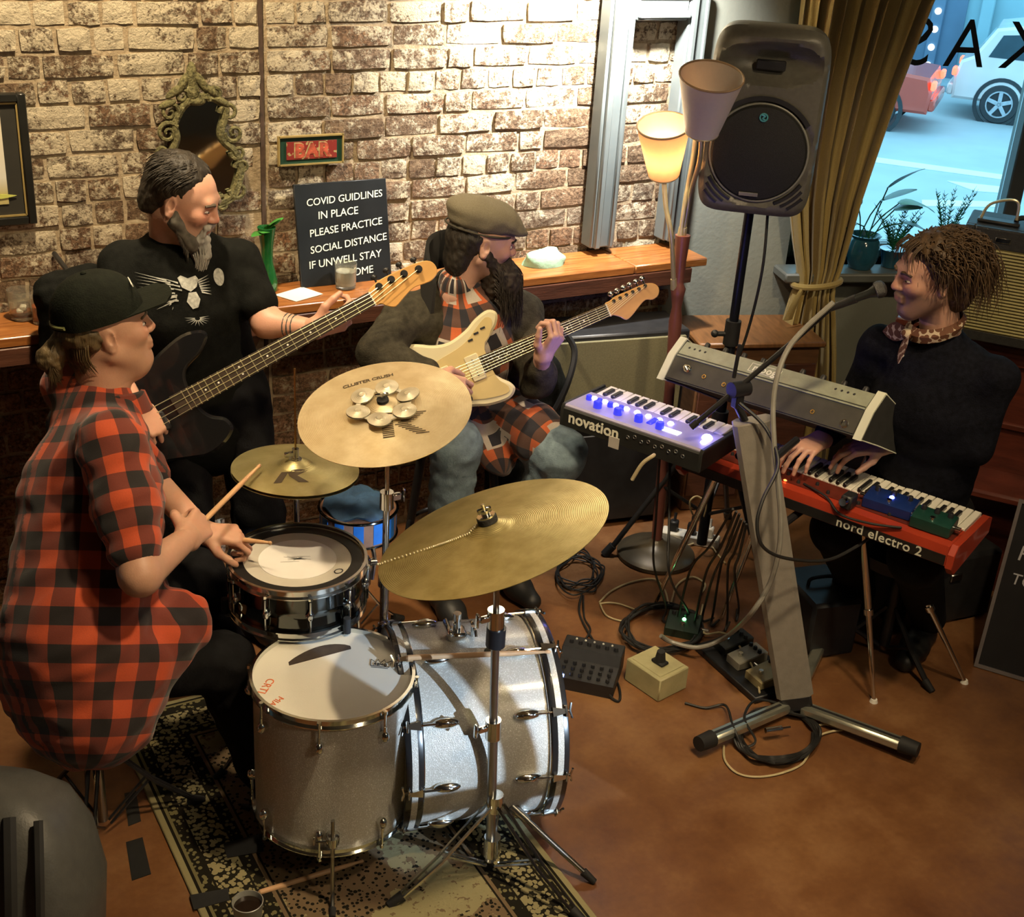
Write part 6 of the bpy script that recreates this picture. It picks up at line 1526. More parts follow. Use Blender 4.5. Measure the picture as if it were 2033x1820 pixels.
def hand_prims(wrist, fd, dors, thumb_side, curls, spread=0.0, thumb=(.35, 20), sc=1.0, forearm=None):
    """fd: wrist->knuckles, dors: back of hand, thumb_side: +1/-1 along (dors x fd); curls per finger (a1,a2,a3) in degrees"""
    f = Vector(fd).normalized(); d = Vector(dors); d = (d - f * d.dot(f)).normalized(); t = d.cross(f) * thumb_side; w = Vector(wrist)
    P = lambda x, y, z: w + (f * x + t * y + d * z) * sc
    q = []; ys = (.031, .0105, -.010, -.029); xs = (.088, .092, .087, .077); Ls = ((.041, .026, .021), (.045, .029, .022), (.042, .027, .021), (.033, .020, .018)); rs = (.0088, .0090, .0086, .0076)
    q += [cap(P(.0, .012, 0), P(.0, -.012, 0), .021 * sc, .020 * sc, .02)]
    for i in range(4): q += [cap(P(.005, ys[i] * .55, 0), P(xs[i], ys[i], .002), .0150 * sc, .0105 * sc, .014)]
    for i in range(4):
        p = P(xs[i], ys[i], .002); an = 0; sp = (1.5 - i) * spread
        for j in range(3):
            an += math.radians(curls[i][j]); dr = (f * math.cos(an) - d * math.sin(an)); dr = (dr + t * math.sin(math.radians(sp)) * (1 if j == 0 else .5)).normalized()
            e = p + dr * Ls[i][j] * sc; q += [cap(p, e, (rs[i] - .0006 * j) * sc, (rs[i] - .0006 * (j + 1)) * sc, .0045)]; p = e
    a = P(.018, .024, -.006); b = a + (f * .62 + t * .70 - d * thumb[0]).normalized() * .042 * sc; ca = math.radians(thumb[1])
    dr = (f * .85 + t * (.5 - math.sin(ca)) - d * (thumb[0] + math.sin(ca) * .5)).normalized(); c = b + dr * .034 * sc; dr2 = (dr + (-t * .3 - d * .2) * math.sin(ca) * 2).normalized(); e = c + dr2 * .026 * sc
    q += [cap(a, b, .0165 * sc, .0125 * sc, .012), cap(b, c, .0115 * sc, .0105 * sc, .006), cap(c, e, .0105 * sc, .0085 * sc, .004)]
    if forearm is not None: q += [cap(P(.0, 0, 0), forearm[0], .0235 * sc, forearm[1], .02, (np3(d), 1.15))]
    return q
g = NT('skin'); _a = g.n('Attribute', attribute_name='tint').outputs['Color']; _o = g.n('TexCoord').outputs['Object']; _n = g.noise(_o, 70, 4, .6)
_c = g.mix(g.math('MULTIPLY', _n, .28), _a, (.36, .16, .10)); g.bump(g.noise(_o, 260, 3), .12, .004)
M_SKIN = g.base(_c, .48, Subsurface_Weight=.12, Subsurface_Radius=(.012, .004, .002), Subsurface_Scale=.6)
M_EYE = mat('eye_white', (.55, .48, .44), .25, 0, .04, 10); M_IRIS = mat('dark_iris', (.02, .014, .01), .15)
def strands(name, parent, mt, roots, seed, r0=.0022, wob=.004):
    """roots: list of (points) polylines, tapered"""
    m = MB(); r = random.Random(seed)
    for pts in roots:
        n = len(pts); q = [Vector(p) + Vector((r.uniform(-wob, wob), r.uniform(-wob, wob), r.uniform(-wob, wob))) * (i / n) for i, p in enumerate(pts)]
        m.tube(spl(q, 3), [r0 * (1 - .85 * i / (3 * (n - 1))) for i in range(3 * (n - 1) + 1)], 4)
    me = bpy.data.meshes.new(name); me.from_pydata([tuple(q) for q in m.v], [], m.f); me.update(); me.polygons.foreach_set('use_smooth', [True] * len(me.polygons))
    return link(name, me, mt, parent)
def skin_t(vs, base): return np.tile(np.array(base), (len(vs), 1))
def shoe(parent, heel, toe, mt):
    heel, toe = Vector(heel), Vector(toe); d = (toe - heel).normalized(); F = frame(heel, d); L = (toe - heel).length
    pr = [cap(F @ Vector((.03, 0, .05)), F @ Vector((L * .5, 0, .05)), .043, .044, .03), cap(F @ Vector((L * .5, 0, .045)), F @ Vector((L - .035, 0, .036)), .046, .034, .03), cap(F @ Vector((.04, 0, .06)), F @ Vector((.05, 0, .12)), .042, .045, .02)]
    v, f = surf(pr, .006); v[:, 2] = np.maximum(v[:, 2], heel.z + .001); arrays_mesh('shoe', v, f, mt, parent)
def plaid_mat(name, c_light, c_mid, c_dark, sx, sy, extra=None, off=(0, 0)):
    g = NT(name); uv = g.n('UVMap').outputs[0]; s = g.n('SeparateXYZ', i_0=uv); o = g.n('TexCoord').outputs['Object']; wv = g.noise(o, 300, 2)
    def sq(inp, size, ofs, duty=.5): 
        fr = g.math('FRACT', g.math('ADD', g.math('DIVIDE', inp, size), 100 + ofs)); return g.math('LESS_THAN', fr, duty)
    a, b = sq(s.outputs[0], sx, off[0]), sq(s.outputs[1], sy, off[1]); both = g.math('MULTIPLY', a, b); one = g.math('ABSOLUTE', g.math('SUBTRACT', a, b))
    c = g.mix(one, g.mix(both, c_light, c_dark), c_mid)
    if extra:
        a2, b2 = sq(s.outputs[0], sx * 2, .25), sq(s.outputs[1], sy * 2, .25); c = g.mix(g.math('MULTIPLY', g.math('SUBTRACT', 1, both), g.math('MULTIPLY', a2, b2)), c, extra)
    c = g.mix(g.math('MULTIPLY', wv, .25), c, (.02, .01, .01)); g.bump(wv, .2, .002)
    return g.base(c, .85, Sheen_Weight=.2)
M_DENIM = mat('blue_denim', (.17, .24, .29), .85, 0, .25, 40, .3, 200); M_BLKJEAN = mat('black_jeans', (.006, .006, .007), .85, 0, .3, 40, .2, 150, spec=.15); M_BLKTEE = mat('black_cotton', (.0065, .007, .006), .9, 0, .3, 60, .2, 250, spec=.12)
M_SHOE = mat('black_shoe', (.012, .012, .012), .5)
# ----------------------------------------------------------------- bass player
SK1 = (.60, .33, .235)
bp_ = thing('person', 'bearded man in black owl t-shirt standing and playing a black bass', 'person', (1.05, 3.64, 0), world=True)
Hd = Head((1.005, 3.555, 1.510), (.76, -.55, -.26), (.20, -.12, 1), .98)
nk = Vector((.985, 3.62, 1.36))
hv = surf(Hd.prims(nk, .054), .0028)
LS, RS = Vector((1.18, 3.60, 1.305)), Vector((.85, 3.64, 1.315))
LE, LW = Vector((1.215, 3.47, 1.15)), Vector((1.322, 3.355, 1.16))
RE, RW = Vector((.755, 3.50, 1.09)), Vector((.80, 3.365, .985))
# fretting hand wraps the neck from behind: fingers up over the far side, thumb behind
lh = surf(hand_prims(LW, (.93, -.20, .30), (.30, -.90, -.05), 1, [(35, 60, 40), (30, 65, 45), (35, 65, 45), (40, 60, 40)], 5, (.1, 10), .98, (LE, .040)), .0026)
rh = surf(hand_prims(RW, (.62, -.30, -.72), (.25, -.80, .55), 1, [(30, 45, 30), (35, 50, 30), (40, 55, 35), (45, 55, 35)], 4, (.3, 15), .98, (RE, .040)), .0026)
hp = Vector((1.085, 3.63, .86)); tf = (np3((.25, -.96, 0)), 1.45)
HL, HR_ = Vector((1.17, 3.62, .86)), Vector((1.0, 3.65, .86)); KL, KR = Vector((1.20, 3.54, .48)), Vector((.98, 3.57, .48)); AL, AR = Vector((1.20, 3.58, .09)), Vector((.95, 3.60, .09))
tor = chain([hp + Vector((0, 0, -.03)), hp + Vector((-.03, 0, .2)), Vector((1.02, 3.61, 1.22)), nk + Vector((.01, 0, -.03))], [.155, .150, .165, .07], .06, tf)
bodyp = tor + chain([LS, LE, LW], [.05, .044, .026]) + chain([RS, RE, RW], [.05, .044, .026]) + chain([HL, KL, AL], [.085, .058, .042]) + chain([HR_, KR, AR], [.085, .058, .042])
bv = surf(bodyp, .012)
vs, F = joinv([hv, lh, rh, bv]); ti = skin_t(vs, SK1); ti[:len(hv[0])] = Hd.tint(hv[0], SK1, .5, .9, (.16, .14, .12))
arrays_mesh('body', vs, F, M_SKIN, bp_, ti); M_BROW1 = mat('grey_brown_brow', (.10, .075, .055), .9); Hd.features(bp_, M_BROW1, .25)
# t-shirt with short sleeves
tt = (np3((.25, -.96, 0)), 1.38)
shp = chain([hp + Vector((0, 0, -.08)), hp + Vector((-.02, 0, .12)), Vector((1.025, 3.61, 1.18)), Vector((1.01, 3.615, 1.27))], [.17, .165, .178, .15], .05, tt)
shp += [cap(Vector((1.012, 3.615, 1.325)), LS, .070, .058, .04), cap(Vector((1.012, 3.615, 1.325)), RS, .070, .058, .04), cap(LS, LS.lerp(LE, .66), .058, .060, .03), cap(RS, RS.lerp(RE, .66), .058, .060, .03), cap(Vector((1.0, 3.615, 1.29)), nk + Vector((.0, 0, -.005)), .09, .062, .03)]
e_ = cap(nk + Vector((.02, -.015, .05)), nk + Vector((.0, 0, .02)), .06, .055, .01); e_['op'] = 'sub'; shp.append(e_)
v, f = surf(shp, .0075); v = wrinkle(v, f, .0045, 5, .10); tee = arrays_mesh('t_shirt', v, f, M_BLKTEE, bp_)
# owl print: wings, body and talons as flat print lying on the chest
M_OWL = mat('grey_owl_print', (.42, .43, .40), .9, 0, .3, 120)
on = Vector((.2, -.95, .12)).normalized()
def project_to(verts, o, lift=.0025):
    """move print vertices onto the cloth along the print normal"""
    from mathutils.bvhtree import BVHTree
    t = BVHTree.FromPolygons([tuple(q) for q in v.tolist()], [tuple(q) for q in f.tolist()]); out = []
    for p in verts:
        hit = t.ray_cast(p - (-o) * .25, -o); out.append(hit[0] + o * lift if hit[0] is not None else p)
    return out
def owl_poly(polys, name):
    bm = bmesh.new()
    for poly in polys:
        q = [WP(px, py, (1.0, 3.45, 1.2), on) for px, py in poly]
        bm.faces.new([bm.verts.new(x) for x in q])
    bmesh.ops.triangulate(bm, faces=bm.faces)
    for _ in range(3):
        es = [e for e in bm.edges if e.calc_length() > .012]
        if es: bmesh.ops.subdivide_edges(bm, edges=es, cuts=1); bmesh.ops.triangulate(bm, faces=bm.faces)
    cs = project_to([x.co.copy() for x in bm.verts], on)
    for x, c in zip(bm.verts, cs): x.co = c
    me = bpy.data.meshes.new(name); bm.to_mesh(me); bm.free(); link(name, me, M_OWL, tee)
feath = []
for k in range(11):
    t = k / 10; bx, by = 352 + 10 * t + (k * 7 % 5) * 2.2 - 4, 562 + 40 * t; ex, ey = 305 + 26 * t * t, 553 + 70 * t
    nx, ny = -(ey - by), ex - bx; L_ = math.hypot(nx, ny); nx, ny = nx / L_ * 1.5, ny / L_ * 1.5
    feath.append([(bx - nx, by - ny), (ex, ey), (bx + nx, by + ny)])
feath += [[(366 + 3 * (k % 3) - 6 * (k // 3), 566 + 7 * k - 2), (340 + 5 * (k % 4), 558 + 9 * k), (366 + 3 * (k % 3) - 6 * (k // 3), 566 + 7 * k + 1.5)] for k in range(8)]
owl_poly(feath, 'owl_wing_print')
fe2 = []
for k in range(7):
    t = k / 6; bx, by = 402 + 6 * t, 560 + 22 * t; ex, ey = 424 + 3 * t, 548 + 38 * t; fe2.append([(bx, by - 1.8), (ex, ey), (bx, by + 1.8)])
owl_poly(fe2, 'owl_wing_print')
owl_poly([[(366, 556), (372, 551), (384, 556), (398, 550), (403, 557), (400, 572), (388, 582), (372, 574)]], 'owl_face_print')
owl_poly([[(384, 584), (398, 582), (404, 596), (400, 612), (390, 616), (380, 602)]], 'owl_body_print')
tl = []
for k in range(11):
    a = math.radians(-20 + 20 * k); cx_, cy_ = 398, 634; tl.append([(cx_ + 5 * math.cos(a + .25), cy_ + 4 * math.sin(a + .25)), (cx_ + 24 * math.cos(a), cy_ + 16 * math.sin(a)), (cx_ + 5 * math.cos(a - .25), cy_ + 4 * math.sin(a - .25))])
owl_poly(tl, 'owl_tail_print')
owl_poly([[(446 + 12 * math.cos(a * PI / 8), 553 + 17 * math.sin(a * PI / 8)) for a in range(16)]], 'round_print')
# jeans
jp = chain([hp + Vector((.0, 0, .06)), hp], [.168, .17], .04, (np3((.25, -.96, 0)), 1.4)) + chain([HL, KL, AL + Vector((0, 0, .02))], [.10, .075, .066], .04) + chain([HR_, KR, AR + Vector((0, 0, .02))], [.10, .075, .066], .04)
v, f = surf(jp, .01); v = wrinkle(v, f, .006, 8, .08); arrays_mesh('jeans', v, f, M_BLKJEAN, bp_)
shoe(bp_, (1.19, 3.64, 0), (1.26, 3.40, 0), M_SHOE); shoe(bp_, (.95, 3.66, 0), (.93, 3.42, 0), M_SHOE)
# hair: dark, swept back, thin on top
M_HAIR1 = mat('dark_brown_hair', (.016, .011, .006), .6, 0, .4, 60, .3, 200, stretch=(1, 1, .3))
hr = [Hd.e(-.020, 0, .046, .099, .0845, .090, .01), Hd.e(-.075, 0, -.02, .045, .066, .06, .03)]
sb_ = [Hd.e(.108, 0, -.02, .098, .10, .125, .02, 'sub'), Hd.e(.108, 0, .045, .050, .048, .06, .02, 'sub'), Hd.e(0, 0, -.11, .2, .2, .055, .01, 'sub')]
v, f = surf(hr + sb_, .004); v = wrinkle(v, f, .003, 3, .02); arrays_mesh('hair', v, f, M_HAIR1, bp_)
r = random.Random(21); roots = []
for k in range(620):
    y = r.uniform(-1, 1); x = r.uniform(-.6, .62); z = math.sqrt(max(0, 1 - y * y * .95)); p0 = Vector((-.02 + .098 * x, .083 * y, .046 + .088 * z * math.sqrt(max(.05, 1 - x * x))))
    dr = Vector((-.6, .35 * y, -.45 - .4 * abs(y))).normalized() * r.uniform(.03, .06)
    roots.append([Hd.p(*p0), Hd.p(*(p0 + dr * .5 + Vector((0, .006 * y, .006)))), Hd.p(*(p0 + dr))])
strands('hair_strands', bp_, M_HAIR1, roots, 4, .0020)
# grey beard
M_BEARD1 = mat('grey_beard', (.34, .33, .30), .8, 0, .5, 45, .3, 150, stretch=(1, 1, .25)); M_BEARD1D = mat('dark_grey_beard', (.085, .075, .06), .85, 0, .4, 45)
v, f = surf([Hd.cc((.012, .060, -.045), (.060, .030, -.100), .019, .022, .02), Hd.cc((.012, -.060, -.045), (.060, -.030, -.100), .019, .022, .02), Hd.cc((.062, .024, -.108), (.062, -.024, -.108), .024, None, .02), Hd.cc((.010, .062, -.02), (.012, .060, -.045), .012, .018, .02), Hd.cc((.010, -.062, -.02), (.012, -.060, -.045), .012, .018, .02)], .004); v = wrinkle(v, f, .003, 6, .02); arrays_mesh('side_beard', v, f, M_BEARD1D, bp_)
v, f = surf([Hd.cc((.082, 0, -.095), (.090, 0, -.135), .026, .024, .02), Hd.cc((.090, 0, -.135), (.092, 0, -.20), .025, .010, .02), Hd.cc((.097, -.024, -.044), (.097, .024, -.044), .0075, .0075, .01), Hd.cc((.094, .024, -.046), (.080, .026, -.09), .008, .012, .01), Hd.cc((.094, -.024, -.046), (.080, -.026, -.09), .008, .012, .01)], .0035); v = wrinkle(v, f, .003, 7, .016); arrays_mesh('beard', v, f, M_BEARD1, bp_)
roots = []
for k in range(520):
    y = r.uniform(-1, 1); t = r.random(); p0 = Vector((.075 + .02 * (1 - y * y), .030 * y, -.09 - .05 * t)); p1 = p0 + Vector((.012 + .01 * r.random(), -.006 * y + r.uniform(-.008, .008), -.03)); p2 = p1 + Vector((-.006, -.010 * y, -r.uniform(.02, .085)))
    roots.append([Hd.p(*p0), Hd.p(*p1), Hd.p(*p2)])
strands('beard_strands', bp_, M_BEARD1, roots, 5, .0019)
roots = []
for k in range(420):
    sg = r.choice((-1, 1)); t = r.random(); b0 = Vector((.012, .064, -.03)).lerp(Vector((.060, .036, -.112)), t); b0.y *= sg; p1 = b0 + Vector((.006, sg * .008, -.016)); p2 = p1 + Vector((.004, -sg * .002, -r.uniform(.012, .03)))
    roots.append([Hd.p(*b0), Hd.p(*p1), Hd.p(*p2)])
strands('beard_strands', bp_, M_BEARD1D, roots, 6, .0019)
# forearm tattoo bands
for s_ in (.42, .50, .58):
    m = MB(); c = LE.lerp(LW, s_); d = (LW - LE).normalized(); rr = .040 + (.0235 - .040) * s_; m.torus(rr + .0008, .0028, zframe(c, d), 24, 5); m.build('tattoo_band', mat('tattoo_ink', (.04, .05, .05), .7), bp_)
# ---- bass guitar
def stringed(name, label, nut, joint, nrm, scale_len, body_pts, body_t, body_mat, edge, neck_w0, neck_w1, nfret, head_pts, nstr, fret_mat, head_mat, joint_x, tuners, tuner_off, cat):
    """nut, joint: world points on the neck line; local x runs bridge -> nut, z out of the face"""
    nut, joint = Vector(nut), Vector(joint); x = (nut - joint).normalized(); F = frame(nut - x * scale_len, x, nrm); t = thing(name, label, cat, F)
    pts = [(q.x, q.y) for q in spl([Vector((a, b, 0)) for a, b in body_pts], 4, True)]
    MB().prism(pts, -body_t, 0, None, .008).build('body', body_mat, t)
    nx0 = joint_x - .06
    MB().ring_loft([[Vector((xx, w * math.cos(a), -.004 - .019 * abs(math.sin(a)) ** .8 if math.sin(a) < 0 else .0)) for a in [PI + PI * k / 10 for k in range(11)]] for xx, w in ((nx0, neck_w1), (scale_len, neck_w0))], True).build('neck', head_mat, t)
    fb = MB(); fb.prism([(nx0, -neck_w1), (scale_len, -neck_w0), (scale_len, neck_w0), (nx0, neck_w1)], -.001, .006, None, .001); fbo = fb.build('fingerboard', fret_mat, t)
    M_FRET = M_DKCHROME
    for k in range(1, nfret + 1):
        xx = scale_len * 2 ** (-k / 12)
        if xx < nx0: break
        w = neck_w1 + (neck_w0 - neck_w1) * (xx - nx0) / (scale_len - nx0); m = MB(); m.box((xx, 0, .0066), (.0024, 2 * w, .0016)); m.build('fret', M_DKCHROME if nstr == 6 else M_PALEMET, fbo)
        if k in (3, 5, 7, 9, 12, 15, 17):
            xm = (xx + scale_len * 2 ** (-(k - 1) / 12)) / 2; m = MB()
            for yy in ((0,) if k != 12 else (-.011, .011)): m.cyl((xm, yy, .006), (xm, yy, .0064), .003, n=10)
            m.build('position_dot', M_WHITE, fbo)
    hp_ = [(scale_len + a, b) for a, b in head_pts]; hp_ = [(q.x, q.y) for q in spl([Vector((a, b, 0)) for a, b in hp_], 3, True)]
    hdz = MB().prism(hp_, -.016, -.003, None, .002).build('headstock', head_mat, t)
    m = MB(); m.box((scale_len + .002, 0, .004), (.004, 2 * neck_w0, .010)); m.build('nut', M_WHITE, t)
    for k, (a, b) in enumerate(tuners):
        m = MB(); m.cyl((scale_len + a, b, -.003), (scale_len + a, b, .012), .0065 if nstr == 4 else .004, n=12); m.cyl((scale_len + a, b, -.003), (scale_len + a, b, .0), .011 if nstr == 4 else .006, n=14); m.cyl((scale_len + a, b, -.012), (scale_len + a, b + tuner_off, -.012), .003, n=8); m.ell((scale_len + a, b + tuner_off, -.012), (.010, .008, .004), None, 10, 6)
        m.build('tuner', M_BLKMETAL if nstr == 4 else M_CHROME, hdz)
        yb = (k - (nstr - 1) / 2); y0 = -yb * (.0205 if nstr == 4 else .0100); y1 = -yb * (.0100 if nstr == 4 else .0068)
        if nstr == 6 or nstr == 4: y0, y1 = -y0, -y1
        y0, y1 = -y0, -y1
        m = MB(); m.tube([(0.0, y0, .016), (scale_len, y1, .0105), (scale_len + a, b, .006)], (.0013 - .00015 * k) if nstr == 4 else .0007, 5); m.build('string', M_PALEMET, t)
    return t, F
M_PALEMET = mat('pale_string_metal', (.75, .70, .45), .3, .8); M_ROSEW = mat('dark_rosewood', (.035, .022, .014), .5, 0, .3, 40, stretch=(.2, 1, 1)); M_MAPLE = mat('amber_maple', (.62, .34, .11), .35, 0, .12, 20, coat=.3, stretch=(.3, 1, 1))
M_GLOSSBLK = mat('gloss_black', (.008, .008, .009), .12, 0, .1, 8, coat=.5)
BODY_B = [(-.12, 0), (-.115, .08), (-.08, .145), (-.01, .165), (.06, .15), (.12, .125), (.19, .125), (.27, .150), (.35, .165), (.405, .150), (.41, .125), (.37, .095), (.315, .075), (.295, .035), (.295, -.035), (.31, -.07), (.34, -.095), (.345, -.13), (.31, -.155), (.25, -.165), (.19, -.145), (.13, -.125), (.07, -.135), (.0, -.17), (-.07, -.17), (-.11, -.12)]
HEAD_B = [(0, -.021), (0, .021), (.02, .030), (.05, .036), (.10, .034), (.15, .030), (.19, .020), (.205, .0), (.20, -.025), (.175, -.036), (.15, -.034), (.12, -.030), (.085, -.040), (.05, -.052), (.03, -.040), (.015, -.024)]
bg_, BGF = stringed('bass_guitar', 'black four string bass guitar with amber headstock held by the standing man', WY(738, 593, 3.25), WY(400, 778, 3.34), (-.30, -.88, .36), .864, BODY_B, .045, M_GLOSSBLK, None, .021, .031, 20, HEAD_B, 4, M_ROSEW, M_MAPLE, .295, [(.035, .020), (.075, .021), (.115, .018), (.158, .010)], .030, 'bass guitar')
m = MB(); m.box((.02, 0, .008), (.06, .085, .014), None, .003); m.build('bridge', M_DKCHROME, bg_)
for x_, y_ in ((.15, .02), (.185, -.02)): m = MB(); m.box((x_, y_, .006), (.03, .055, .012), None, .004); m.build('pickup', M_BLKPLAST, bg_)
for x_, y_ in ((.02, -.115), (-.03, -.12)): put(KN, 'knob', bg_, T_(x_, y_, .0))
# strap over the shoulder
m = MB(); sp_ = [BGF @ Vector((.41, .135, -.02)), Vector((1.175, 3.455, 1.16)), Vector((1.155, 3.50, 1.30)), Vector((1.12, 3.60, 1.395)), Vector((1.05, 3.74, 1.30)), Vector((.93, 3.80, 1.10)), Vector((.82, 3.72, .95)), BGF @ Vector((-.12, .0, -.02))]
sp_ = spl(sp_, 6); rings = []
for i, p in enumerate(sp_):
    d = (sp_[min(i + 1, len(sp_) - 1)] - sp_[max(i - 1, 0)]).normalized(); out_ = (p - Vector((1.02, 3.62, p.z))); out_.z = .25; out_ = (out_ - d * out_.dot(d)).normalized(); s_ = d.cross(out_).normalized()
    rings.append([p - s_ * .028, p - s_ * .028 + out_ * .003, p + s_ * .028 + out_ * .003, p + s_ * .028])
m.ring_loft(rings); m.build('strap', mat('black_strap', (.02, .02, .018), .6), bg_)
# ----------------------------------------------------------------- guitar player
SK2 = (.60, .36, .28)
gp = thing('person', 'man with flat cap and long dark beard sitting and playing a cream guitar', 'person', (1.95, 3.66, 0), world=True)
Hd = Head(WY(958, 478, 3.52), (.93, -.30, -.16), (.12, -.03, 1), .98)
nk = Hd.p(-.05, 0, -.185)
hv = surf(Hd.prims(nk, .050), .0028)
RS, LS = WY(808, 625, 3.58), WY(1035, 620, 3.56)
RE, RWr = WY(752, 700, 3.46), WY(865, 752, 3.32)
LE, LWr = WY(1066, 752, 3.36), WY(1078, 708, 3.27)
lh = surf(hand_prims(LWr, (.30, -.35, .88), (.30, -.92, -.10), 1, [(50, 75, 45), (50, 80, 45), (50, 80, 45), (45, 70, 45)], 5, (.1, 10), .98, (LE, .036)), .0026)
rh = surf(hand_prims(RWr, (.85, -.30, -.40), (.10, -.85, .5), 1, [(30, 45, 30), (35, 50, 30), (40, 55, 35), (45, 55, 35)], 4, (.3, 15), .98, (RE, .038)), .0028)
hip = Vector((1.96, 3.66, .70)); RKn, LKn = W(905, 885, .68), W(1112, 900, .66); RAn, LAn = Vector((RKn.x + .02, RKn.y + .08, .12)), Vector((LKn.x - .02, LKn.y + .26, .12))
tf = (np3((.30, -.95, 0)), 1.4); ch = WY(930, 665, 3.58)
bodyp = chain([hip, (hip + ch) / 2, ch, nk], [.15, .145, .155, .06], .06, tf) + chain([RS, RE, RWr], [.05, .042, .026]) + chain([LS, LE, LWr], [.05, .042, .026]) + chain([hip + Vector((-.09, 0, 0)), RKn, RAn], [.08, .06, .04]) + chain([hip + Vector((.09, 0, 0)), LKn, LAn], [.08, .06, .04])
bv = surf(bodyp, .012)
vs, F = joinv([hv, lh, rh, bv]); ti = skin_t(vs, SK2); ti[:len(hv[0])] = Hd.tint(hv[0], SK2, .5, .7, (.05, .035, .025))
arrays_mesh('body', vs, F, M_SKIN, gp, ti); M_DKHAIR = mat('near_black_hair', (.016, .012, .008), .6, 0, .5, 60, .3, 200, stretch=(1, 1, .3)); Hd.features(gp, M_DKHAIR, .5)
# flannel shirt, worn open and hanging
M_FLAN = plaid_mat('orange_white_flannel', (.55, .12, .035), (.10, .045, .03), (.012, .012, .02), .085, .085, (.52, .46, .40), (.3, .1))
hem_a, hem_b = W(985, 905, .60), W(1060, 850, .66)
sh_ = chain([hip + Vector((.0, -.02, -.03)), (hip + ch) / 2 + Vector((0, -.01, 0)), ch + Vector((0, -.01, .0)), ch + Vector((0, 0, .10))], [.17, .165, .175, .14], .05, (np3((.30, -.95, 0)), 1.28))
sh_ += [cap(ch + Vector((0, 0, .12)), nk + Vector((0, 0, .03)), .085, .060, .03), cap(hip + Vector((.04, -.06, -.02)), hem_a, .11, .075, .06, (np3((.5, -.5, .7)), 1.5)), cap(hip + Vector((.10, -.08, .0)), LKn.lerp(hip, .22) + Vector((0, 0, .03)), .10, .098, .05), cap(hip + Vector((-.08, -.05, 0)), RKn.lerp(hip, .45) + Vector((0, 0, .02)), .10, .085, .05)]
v, f = surf(sh_, .0075); v = wrinkle(v, f, .006, 15, .08)
uv = bone_uv(v, f, [(hip, nk, .15, (1, 0, 0)), (hip + Vector((.10, -.08, 0)), LKn, .10, (0, 0, 1)), (hip + Vector((.04, -.06, 0)), hem_a, .09, (1, 0, 0))])
arrays_mesh('flannel_shirt', v, f, M_FLAN, gp, None, uv)
# jacket: two front halves, back and sleeves
M_JACK = mat('dark_olive_jacket', (.042, .037, .025), .8, 0, .35, 50, .3, 200, spec=.2)
up_ = (nk - hip).normalized(); rt = (RS - LS).normalized(); fw = up_.cross(rt).normalized(); fw = fw if fw.y < 0 else -fw
jk = []
for S_, sg in ((RS, 1), (LS, -1)):
    jk += [cap(S_ + Vector((0, 0, -.02)) - rt * sg * .055 + fw * .05, hip + rt * sg * .16 + fw * .06 + Vector((0, 0, .10)), .062, .070, .04, (np3(fw), 1.3)), cap(S_, ch + Vector((0, 0, .15)), .066, .055, .04)]
jk += [cap(ch - fw * .06 + Vector((0, 0, .08)), hip - fw * .05, .15, .16, .05, (np3(fw), 1.7))]
jk += chain([RS, RE, RE.lerp(RWr, .8)], [.068, .062, .048], .03) + chain([LS, LE, LE.lerp(LWr, .55)], [.068, .062, .046], .03)
e_ = cap(ch + fw * .20 + Vector((.015, 0, .16)), hip + fw * .22, .095, .10, .02); e_['op'] = 'sub'; jk.append(e_)
v, f = surf(jk, .0075); v = wrinkle(v, f, .007, 17, .07); jko = arrays_mesh('jacket', v, f, M_JACK, gp)
m = MB(); c0_ = nk - fw * .035 + Vector((0, 0, .035)); pts = [c0_ + rt * .085 + fw * .075 - Vector((0, 0, .06)), c0_ + rt * .085 + Vector((0, 0, .03)), c0_ - fw * .03 + Vector((0, 0, .05)), c0_ - rt * .08 + Vector((0, 0, .03)), c0_ - rt * .085 + fw * .07 - Vector((0, 0, .05))]
rings = [[p + Vector((0, 0, .075)), p + Vector((0, 0, -.05)) + (p - nk).normalized() * .012, p + Vector((0, 0, -.05)) + (p - nk).normalized() * .03, p + Vector((0, 0, .075)) + (p - nk).normalized() * .014] for p in spl(pts, 6)]
m.ring_loft(rings); m.build('jacket_collar', mat('black_collar_cord', (.014, .013, .012), .9), jko)
# pocket flap
pk = WY(855, 600, 3.44)
# jeans
jn = chain([hip + Vector((-.08, 0, -.01)), RKn, RAn], [.10, .082, .062], .03) + chain([hip + Vector((.09, 0, -.01)), LKn, LAn], [.10, .085, .062], .03)
v, f = surf(jn, .009); v = wrinkle(v, f, .005, 19, .06); arrays_mesh('jeans', v, f, M_DENIM, gp)
shoe(gp, (RAn.x, RAn.y + .04, 0), (RAn.x - .02, RAn.y - .22, 0), M_SHOE); shoe(gp, (LAn.x, LAn.y + .04, 0), (LAn.x + .02, LAn.y - .2, 0), M_SHOE)
